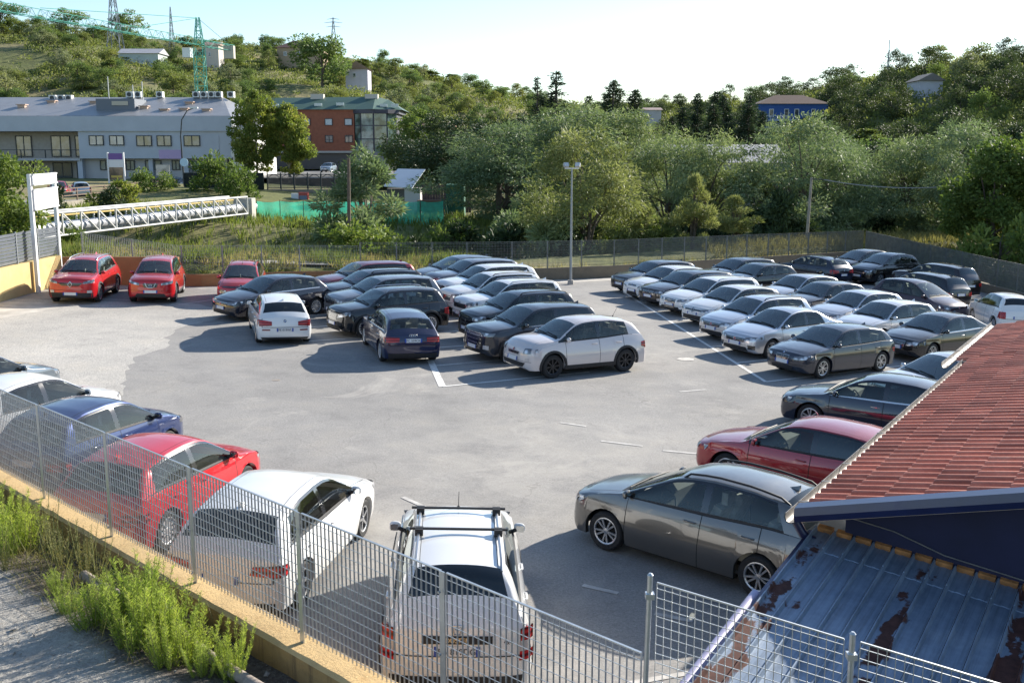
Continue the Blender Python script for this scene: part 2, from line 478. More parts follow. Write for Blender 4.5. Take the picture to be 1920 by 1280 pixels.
def tall_fence():
    root = link('wire_fence', None, loc=(.95, 6.76, 1.5)); root.empty_display_size = .3
    tag(root, 'taller pale wire mesh fence panel in front of the blue metal roof', 'fence')
    ps = [np.array((.95, 6.76)), np.array((2.17, 6.20)), np.array((3.39, 5.64)), np.array((4.6, 5.1))]
    tops = [3.40, 3.24, 3.08, 2.92]
    for i, p in enumerate(ps):
        mb = MB(); lean = -.05 if i == 0 else 0
        mb.tube([(p[0] + lean, p[1], .6), (p[0], p[1], tops[i] + .03)], .019, 10)
        mb.tube([(p[0], p[1], tops[i] + .03), (p[0], p[1], tops[i] + .045)], [.022, .010], 10)
        for dz in (.12, .9): mb.box((p[0] - .03, p[1] - .03, tops[i] - dz - .02), (p[0] + .03, p[1] + .03, tops[i] - dz + .02))
        mb.build('post', GALV, None, True, 40)
    for i in range(3):
        a, b_ = ps[i], ps[i + 1]; d = (b_ - a) / np.linalg.norm(b_ - a)
        bar_panel(a + d * .05, b_ - d * .05, 1.2, 1.1, tops[i] - .02, tops[i + 1] - .02, .054, .068, GALV, None, .008, .005, .0026, name='wire_mesh')
    return root
collect(tall_fence)

# ------------------------------------------------------------------ walls round the car park
def poly_wall(name, label, pts, ztops, zbot, th, mats, capmat=None, joints=True):
    mb = MB()
    pts = [np.array(p, float) for p in pts]
    n = len(pts); nrm = []
    for i in range(n):
        d = pts[min(i + 1, n - 1)] - pts[max(i - 1, 0)]; d /= np.linalg.norm(d); nrm.append(np.array((-d[1], d[0])))
    V = []; F_ = []
    for p, nn, zt in zip(pts, nrm, ztops):
        a, b_ = p - nn * th / 2, p + nn * th / 2
        V += [(*a, zbot), (*a, zt), (*b_, zt), (*b_, zbot)]
    for i in range(n - 1):
        o = i * 4
        F_ += [(o, o+4, o+5, o+1), (o+1, o+5, o+6, o+2), (o+2, o+6, o+7, o+3)]
    F_ += [(0, 1, 2, 3), ((n-1)*4+3, (n-1)*4+2, (n-1)*4+1, (n-1)*4)]
    o = link(name, mesh_data(name, V, F_, [mats]))
    tag(o, label, 'wall')
    return o
poly_wall('boundary_wall', 'sunlit yellow rendered wall under the grey slat fence at left', [(-19.6, 20.0), (-19.6, 44.9)], [1.95, 1.95], -.4, .28, YELLOW)
poly_wall('boundary_wall', 'orange brown rendered wall behind the two red SUVs', [(-19.45, 45.05), (-17.0, 45.3), (-14.6, 45.6)], [1.86, 1.84, 1.80], -.4, .25, BROWNWALL)
poly_wall('boundary_wall', 'lower orange brown wall behind the navy hatchback and the left row', [(-14.58, 45.62), (-13.7, 45.75), (-9.9, 48.15), (-5, 49.9), (-2.2, 50.85)], [1.05, 1.02, .88, .72, .66], -.4, .25, BROWNWALL)
poly_wall('boundary_wall', 'low grey brown concrete wall under the far bar fence', [(-2.15, 50.9), (0, 51.62), (5.4, 55.02), (14, 62.1), (23.6, 70.1)], [.64, .60, .42, .14, -.2], -1.4, .25, CONCWALL)
poly_wall('boundary_wall', 'concrete kerb wall under the shaded fence on the right', [(23.75, 70.0), (24.8, 53), (25.8, 38)], [-.22, -.42, -.5], -1.5, .25, CONCWALL)

def far_fence(name, label, pts, zb, h, sp=2.0, mats=FENCE_FAR):
    def fn():
        root = link(name, None, loc=(pts[0][0], pts[0][1], zb[0])); root.empty_display_size = .3
        tag(root, label, 'fence')
        P_ = [np.array(p, float) for p in pts]
        for (a, za), (b_, zb_) in zip(zip(P_[:-1], zb[:-1]), zip(P_[1:], zb[1:])):
            ln = np.linalg.norm(b_ - a); n = max(1, round(ln / sp))
            for k in range(n):
                t0, t1 = k / n, (k + 1) / n
                p0, p1 = a + (b_ - a) * t0, a + (b_ - a) * t1; z0, z1 = za + (zb_ - za) * t0, za + (zb_ - za) * t1
                mb = MB(); mb.box((p0[0] - .03, p0[1] - .012, z0 - .05), (p0[0] + .03, p0[1] + .012, z0 + h + .02)); mb.build('post', mats)
                bar_panel(p0, p1, z0 + .05, z1 + .05, z0 + h, z1 + h, .075, .13, mats, None, .025, .008, .004)
        return root
    return collect(fn)
far_fence('bar_fence', 'long grey bar fence along the back of the car park', [(-7.2, 49.35), (-2.2, 50.9), (0, 51.65), (5.4, 55.05), (14, 62.15), (23.6, 70.15)], [.76, .64, .60, .42, .14, -.2], 1.35)
far_fence('bar_fence', 'bar fence on the right in the shade of the trees', [(23.75, 70.0), (24.8, 53), (25.8, 38)], [-.22, -.42, -.5], 1.35)
far_fence('wire_fence', 'thin wire mesh fence in front of the weeds on the left bank', [(-18.8, 45.6), (-14.6, 46.0), (-9.9, 48.5), (-7.3, 49.4)], [1.7, 1.1, .9, .8], 1.15, 2.0, GALV_DULL)

# grey slat fence on the yellow wall
def slat_fence():
    root = link('slat_fence', None, loc=(-19.6, 28, 1.95)); root.empty_display_size = .3
    tag(root, 'grey fence of horizontal slats on top of the yellow wall', 'fence')
    SL = simple('grey_slat', (.20, .225, .26), .5, .3, var=.1)
    y0, y1 = 26.0, 45.0
    ys = np.arange(y0, y1 + .01, 1.9)
    slat = MB(); slat.bar((0, 0, 0), (0, 1.88, 0), .012, .118); sd = slat.data('slat', SL)
    for y in ys:
        mb = MB(); mb.box((-19.635, y - .025, 1.93), (-19.565, y + .025, 3.22)); mb.build('post', GALV_DULL)
    for y in ys[:-1]:
        for k in range(9):
            o = link('slat', sd, loc=(-19.6, y + .01, 2.06 + k * .132))
            o.rotation_euler = (0, R(18), 0)
    return root
collect(slat_fence)
# ------------------------------------------------------------------ the bank this side of the wall
def bankz(x, y):
    d = (np.array((x, y)) - FP[5]) @ FN            # distance out from the wall
    return 1.22 + .10 * sstep(.2, 1.3, d) + .10 * sstep(1.5, 5, d) + .02 * math.sin(x * 2.1 + y) + .015 * math.sin(3.3 * y - x)
def build_bank():
    n, m = 70, 26
    V = []; F_ = []
    A = FP[0] - FD * 6
    for i in range(n + 1):
        for j in range(m + 1):
            c = A + FD * (26.0 * i / n) + FN * (.12 + 9.5 * (j / m) ** 1.5)
            V.append((c[0], c[1], bankz(c[0], c[1]) + random.Random(i * 77 + j).uniform(-.015, .015)))
    for i in range(n):
        for j in range(m):
            F_.append((i*(m+1)+j, i*(m+1)+j+1, (i+1)*(m+1)+j+1, (i+1)*(m+1)+j)[::-1])
    mt, nt, N, L, b = new_mat('dirt_and_broken_asphalt')
    p = worldpos(nt)
    dv = N.new('ShaderNodeVectorMath'); dv.operation = 'SUBTRACT'; L.new(p, dv.inputs[0]); dv.inputs[1].default_value = (FP[5][0], FP[5][1], 0)
    d1 = N.new('ShaderNodeVectorMath'); d1.operation = 'DOT_PRODUCT'; L.new(dv.outputs[0], d1.inputs[0]); d1.inputs[1].default_value = (FN[0], FN[1], 0)
    wob = noise(nt, 1.1, 5, .7, p)
    k = mathn(nt, 'MULTIPLY', mathn(nt, 'SUBTRACT', mathn(nt, 'ADD', d1.outputs['Value'], mathn(nt, 'MULTIPLY', wob, 1.2)), 1.75), 3.0, True)
    f = noise(nt, 22, 5, .75, p); g = noise(nt, 3, 5, .7, p); gr = noise(nt, 70, 3, .7, p)
    dirt = ramp(nt, f, [(.25, (.045, .036, .030)), (.5, (.13, .105, .085)), (.75, (.30, .26, .22))])
    asp = ramp(nt, f, [(.25, (.29, .27, .24)), (.5, (.44, .415, .37)), (.75, (.57, .54, .49))])
    c = mixc(nt, k, dirt, asp)
    c = mixc(nt, .7, c, ramp(nt, gr, [(.3, (.55, .55, .55)), (.7, (1.4, 1.4, 1.4))]), 'MULTIPLY')
    c = mixc(nt, .6, c, ramp(nt, g, [(.3, (.65, .62, .6)), (.7, (1.15, 1.15, 1.15))]), 'MULTIPLY')
    L.new(c, b.inputs['Base Color']); b.inputs['Roughness'].default_value = .95
    bump(nt, b, f, .9, .05)
    tag(link('foreground_bank', mesh_data('foreground_bank', V, F_, [mt], None, True)), kind='structure')
build_bank()

# old pipe and scraps at the wall foot
def litter():
    PIPE = simple('weathered_pipe', (.30, .25, .21), .8, var=.35, vscale=7, bmp=.4)
    def along(k, off): return FP[5] + FD * k + FN * off
    mb = MB(); pts = []
    for t in np.linspace(.6, 4.6, 12):
        c = along(t, .62 + .04 * math.sin(t * 2)); pts.append((c[0], c[1], bankz(*c) + .075))
    mb.tube(pts, .06, 9)
    tag(mb.build('old_pipe', PIPE, None, True, 50), 'long weathered pipe lying in the ditch at the foot of the ochre wall', 'pipe')
    mb = MB(); a, b_ = along(2.4, .38), along(3.6, .36)
    mb.bar((*a, bankz(*a) + .10), (*b_, bankz(*b_) + .06), .09, .035)
    tag(mb.build('wooden_plank', simple('old_wood', (.13, .085, .05), .9, var=.4, vscale=8)), 'dark brown plank between the pipe and the ochre wall', 'plank')
    mb = MB(); a, b_ = along(2.0, .50), along(2.4, .48)
    mb.bar((*a, bankz(*a) + .16), (*b_, bankz(*b_) + .15), .075, .05)
    tag(mb.build('concrete_fragment', CONCRETE), 'short pale concrete fragment on the pipe by the ochre wall', 'rubble')
    rnd = random.Random(8)
    mb = MB()
    for k in range(900):
        t, o = rnd.uniform(-6, 5.0), rnd.uniform(.2, 2.0)
        c = along(t, o); s = rnd.uniform(.006, .026) * (1.8 if rnd.random() < .08 else 1)
        z = bankz(*c)
        q = [Vector((rnd.uniform(-1, 1), rnd.uniform(-1, 1), rnd.uniform(-.5, .8))).normalized() * s for _ in range(5)]
        V = [(c[0] + v.x, c[1] + v.y, z + v.z * .6 + s * .3) for v in q]
        mb.add(V, [(0,1,2),(0,2,3),(0,3,1),(4,2,1),(4,3,2),(4,1,3)])
    tag(mb.build('gravel', simple('gravel_stones', (.27, .24, .21), .95, var=.5, vscale=30)), 'loose stones and chips along the foot of the ochre wall', 'gravel', kind='stuff')
litter()
# ------------------------------------------------------------------ car materials
_paint = {}
def paint(col, metal=.35, dust=.25):
    dust = dust * .8
    if max(col) < .09: metal = min(metal, .2); col = tuple(c * k for c, k in zip(col, (.45, .50, .62))); dust = min(dust, .25)
    key = (col, metal, dust)
    if key in _paint: return _paint[key]
    m, nt, N, L, b = new_mat('car_paint')
    geo = N.new('ShaderNodeNewGeometry')
    sep = N.new('ShaderNodeSeparateXYZ'); L.new(geo.outputs['Normal'], sep.inputs[0])
    up = mathn(nt, 'MULTIPLY', mathn(nt, 'SUBTRACT', sep.outputs[2], .35, True), 1.4, True)
    n1 = noise(nt, 1.7, 6, .65, geo.outputs['Position'])
    n2 = noise(nt, 14, 4, .7, geo.outputs['Position'])
    nn = mathn(nt, 'ADD', mathn(nt, 'MULTIPLY', n1, .7), mathn(nt, 'MULTIPLY', n2, .3))
    d = mathn(nt, 'MULTIPLY', mathn(nt, 'ADD', mathn(nt, 'MULTIPLY', up, .9), .05), mathn(nt, 'MULTIPLY', nn, dust * 1.6), True)
    L.new(mixc(nt, d, col, (.40, .385, .36)), b.inputs['Base Color'])
    b.inputs['Metallic'].default_value = metal; b.inputs['Specular IOR Level'].default_value = .12
    L.new(mathn(nt, 'ADD', mathn(nt, 'MULTIPLY', d, .45), .28), b.inputs['Roughness'])
    b.inputs['Coat Weight'].default_value = 1.0; b.inputs['Coat IOR'].default_value = 1.65
    L.new(mathn(nt, 'ADD', mathn(nt, 'MULTIPLY', d, .5), .03), b.inputs['Coat Roughness'])
    _paint[key] = m
    return m

def glass_mat(name, tint, gloss=.04, ior=1.8):
    m, nt, N, L, b = new_mat(name)
    N.remove(b)
    tr = N.new('ShaderNodeBsdfTransparent'); tr.inputs[0].default_value = (*tint, 1)
    gl = N.new('ShaderNodeBsdfGlossy'); gl.inputs['Roughness'].default_value = .02
    gl.inputs['Color'].default_value = (.92, 1, 1, 1)
    fr = N.new('ShaderNodeFresnel'); fr.inputs[0].default_value = ior
    df = N.new('ShaderNodeBsdfDiffuse'); df.inputs[0].default_value = (.40, .38, .33, 1)
    mx0 = N.new('ShaderNodeMixShader'); mx0.inputs[0].default_value = gloss
    mx = N.new('ShaderNodeMixShader')
    L.new(tr.outputs[0], mx0.inputs[1]); L.new(df.outputs[0], mx0.inputs[2])
    L.new(fr.outputs[0], mx.inputs[0]); L.new(mx0.outputs[0], mx.inputs[1]); L.new(gl.outputs[0], mx.inputs[2])
    L.new(mx.outputs[0], N['Material Output'].inputs[0])
    return m

GLASS = glass_mat('car_glass', (.84, .92, .89), .02, 1.6)
GLASS_WS = glass_mat('dusty_windscreen', (.70, .82, .80), .075, 2.05)
GLASS_DARK = glass_mat('privacy_glass', (.08, .09, .09), .02)
BLACK = simple('black_plastic', (.018, .018, .020), .6, var=.25, vscale=20)
GLOSSBLACK = simple('gloss_black', (.012, .012, .014), .12, coat=1.0)
SEAM = simple('shut_line', (.006, .006, .006), .9)
CHROME = simple('chrome', (.50, .50, .51), .25, .9)
RUBBER = simple('tyre_rubber', (.020, .020, .021), .82, var=.3, vscale=15)
ALLOY = simple('alloy_silver', (.50, .51, .53), .32, .85)
ALLOY_DARK = simple('alloy_dark', (.045, .045, .05), .35, .7)
HUB = simple('hubcap_silver', (.55, .56, .58), .4, .5)
INTERIOR = simple('car_interior', (.07, .068, .065), .85)
SEATCLOTH = simple('seat_cloth', (.26, .25, .235), .9, var=.3, vscale=8)
UNDER = simple('car_underside', (.010, .010, .010), .95)
def tail_mat():
    m, nt, N, L, b = new_mat('tail_lamp_red')
    w_ = N.new('ShaderNodeTexWave'); w_.bands_direction = 'Z'; w_.inputs['Scale'].default_value = 4.2; w_.inputs['Distortion'].default_value = 1.5
    L.new(coords(nt, 'Object'), w_.inputs['Vector'])
    L.new(ramp(nt, w_.outputs['Fac'], [(.1, (.10, .002, .004)), (.5, (.34, .005, .008)), (.92, (.55, .03, .03))]), b.inputs['Base Color'])
    b.inputs['Roughness'].default_value = .2; b.inputs['Coat Weight'].default_value = .15
    return m
REDLAMP = tail_mat()
CLEARLAMP = simple('tail_lamp_clear', (.55, .50, .48), .12, coat=1.0)
PLATEW = simple('plate_white', (.72, .73, .74), .45)
PLATEB = simple('plate_blue', (.02, .07, .36), .45)
PLATET = simple('plate_text', (.015, .015, .02), .5)
MIRRORGLASS = simple('mirror_glass', (.7, .75, .78), .04, 1.0)

def headlamp_mat():
    m, nt, N, L, b = new_mat('head_lamp')
    v = N.new('ShaderNodeTexVoronoi'); v.inputs['Scale'].default_value = 7
    L.new(coords(nt, 'Object'), v.inputs['Vector'])
    L.new(ramp(nt, v.outputs['Distance'], [(.05, (.90, .92, .95)), (.32, (.60, .62, .65)), (.60, (.16, .16, .17))]), b.inputs['Base Color'])
    b.inputs['Metallic'].default_value = .35
    b.inputs['Roughness'].default_value = .18
    b.inputs['Coat Weight'].default_value = 1.0
    b.inputs['Coat Roughness'].default_value = .02
    return m
HEADLAMP = headlamp_mat()

# ------------------------------------------------------------------ wheel meshes (unit radius, axle along local Y, outer face at -Y)
def wheel_meshes(kind):
    n = 28
    prof = [(.70, .30), (.90, .33), (.975, .27), (1.0, .16), (1.0, -.16), (.975, -.27), (.90, -.33), (.70, -.31), (.66, -.20), (.66, .30)]
    v = []; f = []
    for i in range(n):
        a = 2 * math.pi * i / n
        for r, y in prof: v.append((r * math.cos(a), y, r * math.sin(a)))
    k = len(prof)
    for i in range(n):
        j = (i + 1) % n
        for q in range(k):
            q2 = (q + 1) % k
            f.append((i*k+q, j*k+q, j*k+q2, i*k+q2))
    tyre = mesh_data('tyre', v, f, [RUBBER], None, True, 40)
    mats = {'ten': ALLOY, 'five': ALLOY, 'dark': ALLOY_DARK, 'hub': HUB, 'multi': HUB}[kind]
    mb = MB()
    ns = {'ten': 10, 'five': 5, 'dark': 8, 'hub': 12, 'multi': 14}[kind]
    sw = {'ten': .095, 'five': .24, 'dark': .13, 'hub': .125, 'multi': .085}[kind]
    # rim ring
    vv = []; ff = []
    rp = [(.70, -.29), (.70, -.20), (.60, -.16), (.60, -.27), (.655, -.30)]
    for i in range(n):
        a = 2 * math.pi * i / n
        for r, y in rp: vv.append((r * math.cos(a), y, r * math.sin(a)))
    kk = len(rp)
    for i in range(n):
        j = (i + 1) % n
        for q in range(kk):
            q2 = (q + 1) % kk
            ff.append((i*kk+q, i*kk+q2, j*kk+q2, j*kk+q))
    mb.add(vv, ff, 0)
    # dark back disc
    vv = [(0, -.10, 0)] + [(.66 * math.cos(2*math.pi*i/n), -.10, .66 * math.sin(2*math.pi*i/n)) for i in range(n)]
    mb.add(vv, [(0, 1 + i, 1 + (i + 1) % n) for i in range(n)], 1)
    for i in range(ns):
        a = 2 * math.pi * (i + .5) / ns
        if kind == 'ten': a += .09 * (1 if i % 2 else -1)
        c, s = math.cos(a), math.sin(a)
        def P(r, t, y): return (r * c - t * s, y, r * s + t * c)
        w0, w1 = sw * .75, sw
        if kind == 'five': w0, w1 = .13, .12
        vs_ = [P(.10, -w0/2, -.24), P(.10, w0/2, -.24), P(.62, w1/2, -.27), P(.62, -w1/2, -.27),
               P(.10, -w0/2, -.14), P(.10, w0/2, -.14), P(.62, w1/2, -.18), P(.62, -w1/2, -.18)]
        mb.add(vs_, [(0,1,2,3),(0,3,7,4),(1,5,6,2),(4,7,6,5)], 0)
    m = 12
    vv = [(0, -.275, 0)] + [(.15 * math.cos(2*math.pi*i/m), -.255, .15 * math.sin(2*math.pi*i/m)) for i in range(m)] + [(.17 * math.cos(2*math.pi*i/m), -.14, .17 * math.sin(2*math.pi*i/m)) for i in range(m)]
    mb.add(vv, [(0, 1 + (i + 1) % m, 1 + i) for i in range(m)] + [(1+i, 1+(i+1) % m, 1+m+(i+1) % m, 1+m+i) for i in range(m)], 0)
    rim = mb.data('rim', [mats, UNDER])
    return tyre, rim
WHEELS = {k: wheel_meshes(k) for k in ('ten', 'five', 'dark', 'hub', 'multi')}

# ------------------------------------------------------------------ car archetypes: (s from front, z) outlines for the given L and H
ARCH = {
 'hatch': dict(L=4.30, H=1.44, fo=.86, wb=2.66, wr=.318, belt=[(0,.66),(.5,.81),(1.15,.90),(2.6,.925),(3.6,.965),(4.30,.93)],
    sil=[(0,.755),(.18,.82),(.6,.885),(1.12,.95),(1.88,1.36),(2.15,1.425),(2.55,1.44),(3.1,1.425),(3.72,1.345),(3.80,1.31),(4.20,1.0),(4.27,.95),(4.30,.92)],
    ws=(1.12,1.92), rg=(3.82,4.19), win=(1.42,3.74), bp=2.52, doors=(1.28,2.50,3.42), lean=.16, tumble=.36),
 'suv': dict(L=4.42, H=1.61, fo=.88, wb=2.65, wr=.345, belt=[(0,.82),(.5,.95),(1.15,1.02),(2.6,1.05),(3.7,1.10),(4.42,1.06)],
    sil=[(0,.96),(.12,1.02),(.6,1.07),(1.10,1.11),(1.74,1.51),(2.0,1.585),(2.5,1.61),(3.3,1.605),(3.96,1.55),(4.03,1.51),(4.30,1.15),(4.39,1.07),(4.42,1.0)],
    ws=(1.10,1.80), rg=(4.05,4.29), win=(1.38,3.92), bp=2.56, doors=(1.28,2.54,3.48), lean=.16, tumble=.32),
 'sedan': dict(L=4.55, H=1.46, fo=.85, wb=2.68, wr=.318, belt=[(0,.67),(.5,.82),(1.15,.91),(2.6,.94),(3.7,.985),(4.55,.94)],
    sil=[(0,.765),(.18,.83),(.6,.895),(1.15,.96),(1.95,1.38),(2.25,1.445),(2.6,1.46),(3.05,1.435),(3.25,1.40),(3.98,1.06),(4.3,1.04),(4.50,1.02),(4.55,.95)],
    ws=(1.15,1.99), rg=(3.28,3.92), win=(1.45,3.45), bp=2.56, doors=(1.30,2.54,3.44), lean=.24, tumble=.37),
 'wagon': dict(L=4.60, H=1.47, fo=.88, wb=2.70, wr=.318, belt=[(0,.67),(.5,.82),(1.15,.91),(2.6,.94),(3.9,.98),(4.60,.95)],
    sil=[(0,.765),(.18,.83),(.6,.895),(1.15,.96),(1.92,1.38),(2.2,1.445),(2.7,1.47),(3.5,1.455),(4.10,1.40),(4.18,1.36),(4.48,1.02),(4.57,.96),(4.60,.93)],
    ws=(1.15,1.96), rg=(4.20,4.47), win=(1.45,4.06), bp=2.56, doors=(1.30,2.54,3.46), lean=.14, tumble=.36),
 'mpv': dict(L=4.34, H=1.56, fo=.83, wb=2.67, wr=.325, belt=[(0,.66),(.5,.86),(1.05,.97),(2.6,1.0),(3.6,1.05),(4.34,1.02)],
    sil=[(0,.81),(.15,.88),(.55,.96),(1.02,1.035),(1.92,1.46),(2.2,1.53),(2.6,1.56),(3.2,1.545),(3.78,1.47),(3.86,1.43),(4.20,1.09),(4.30,1.02),(4.34,.98)],
    ws=(1.02,1.96), rg=(3.88,4.19), win=(1.22,3.80), bp=2.52, doors=(1.20,2.50,3.46), lean=.18, tumble=.34),
 'round': dict(L=4.25, H=1.60, fo=.84, wb=2.57, wr=.345, belt=[(0,.68),(.5,.90),(1.1,1.01),(2.6,1.05),(3.5,1.11),(4.25,1.06)],
    sil=[(0,.86),(.08,.96),(.28,1.035),(.7,1.09),(1.08,1.12),(1.70,1.50),(1.98,1.58),(2.45,1.61),(3.0,1.60),(3.60,1.52),(3.76,1.46),(4.10,1.15),(4.2,1.07),(4.25,.98)],
    ws=(1.08,1.74), rg=(3.74,4.08), win=(1.34,3.56), bp=2.46, doors=(1.26,2.44,3.32), lean=.10, tumble=.36),
 'city': dict(L=3.86, H=1.49, fo=.76, wb=2.46, wr=.30, belt=[(0,.62),(.4,.81),(.95,.92),(2.3,.96),(3.2,1.0),(3.86,.97)],
    sil=[(0,.77),(.12,.85),(.45,.92),(.92,.99),(1.65,1.40),(1.9,1.465),(2.3,1.49),(2.9,1.47),(3.40,1.39),(3.48,1.35),(3.76,1.0),(3.83,.95),(3.86,.92)],
    ws=(.92,1.69), rg=(3.50,3.75), win=(1.15,3.38), bp=2.22, doors=(1.10,2.20,3.06), lean=.14, tumble=.34),
}

def smooth_fn(pts, w):
    p = np.array(pts, float)
    a = p[0] + (p[0] - p[1]) / max(1e-6, np.hypot(*(p[0] - p[1]))) * .5 if False else None
    xs, zs = p[:, 0], p[:, 1]
    e0 = (zs[1] - zs[0]) / (xs[1] - xs[0]); e1 = (zs[-1] - zs[-2]) / (xs[-1] - xs[-2])
    xs = np.concatenate([[xs[0] - 1], xs, [xs[-1] + 1]]); zs = np.concatenate([[zs[0] - e0], zs, [zs[-1] + e1]])
    off = np.linspace(-w, w, 7)
    def f(s):
        s = np.asarray(s, float)
        return np.mean([np.interp(s + o, xs, zs) for o in off], axis=0)
    return f

def se(u, n):
    u = np.clip(u, 0, .9995)
    return 1 - (1 - u ** n) ** (1 / n)

class CarShape:
    def __init__(self, arch, L, Wd, H, **o):
        A = dict(ARCH[arch]); A.update(o)
        kx, kz = L / A['L'], H / A['H']
        self.L, self.H, self.Wh = L, H, Wd / 2
        self.kx = kx
        sc = lambda pts: [(x * kx, z * kz) for x, z in pts]
        self.sil = smooth_fn(sc(A['sil']), .07); self.belt = smooth_fn(sc(A['belt']), .15)
        self.fo, self.wb, self.wr = A['fo'] * kx, A['wb'] * kx, A['wr']
        self.ws = [v * kx for v in A['ws']]; self.rg = [v * kx for v in A['rg']]
        self.win = [v * kx for v in A['win']]; self.bp = A['bp'] * kx
        self.doors = [v * kx for v in A['doors']]
        self.lean, self.tumble = A['lean'], A['tumble']
        self.kz = kz
        self.z0 = A.get('z0', .20 if arch not in ('suv', 'round') else .25)
        self.Ra = self.wr + .055
        self.fa = A.get('fa', .36); self.ra = A.get('ra', .20)
        self.arch = arch
        self.zt = float(self.sil(0.0)); self.zr = float(self.sil(L))
    def w(self, s):
        return self.Wh * (1 - .06 * np.clip(1 - s / 1.1, 0, 1) ** 2 - .05 * np.clip(1 - (self.L - s) / 1.0, 0, 1) ** 2)
    def yside(self, s, z):
        w = self.w(s); zc = .56 * self.kz
        return np.where(z < zc, w - .045 * ((zc - z) / .38) ** 2, w - .10 * (np.clip(z - zc, 0, 2) / .42) ** 1.7) - .010 * np.exp(-((z - .70 * self.kz) / .045) ** 2)
    def F(self, y, z):
        u = np.abs(y) / (self.Wh * .925)
        t = np.clip((z - .74 * self.zt) / (.27 * self.zt), 0, .99)
        c = np.clip((.36 - z) / .2, 0, 1)
        return self.fa * se(u, 2.7) + .13 * (1 - np.sqrt(1 - t ** 2)) + .09 * c ** 2 + .02 * np.clip((z - .5) / .2, 0, 1)
    def B(self, y, z):
        u = np.abs(y) / (self.Wh * .935)
        c = np.clip((.40 - z) / .2, 0, 1)
        t = np.clip((z - .60) / max(.2, self.zr - .60), 0, 1)
        return self.ra * se(u, 3.0) + .07 * c ** 2 + .07 * t ** 1.5
    def zlow(self, s):
        z = np.full_like(np.asarray(s, float), self.z0)
        for xa in (self.fo, self.fo + self.wb):
            d = np.abs(s - xa)
            i = d <= self.Ra
            z = np.where(i, np.maximum(self.z0, self.wr + np.sqrt(np.maximum(0, self.Ra ** 2 - d ** 2))), z)
        return z

T_LOW = [.10, .26, .44, .62, .80, .93, 1.0]
T_GH = [.07, .34, .62, .87, .95, 1.0]
A_TOP = [.94, .862, .848, .6, .4, .2, 0.0]

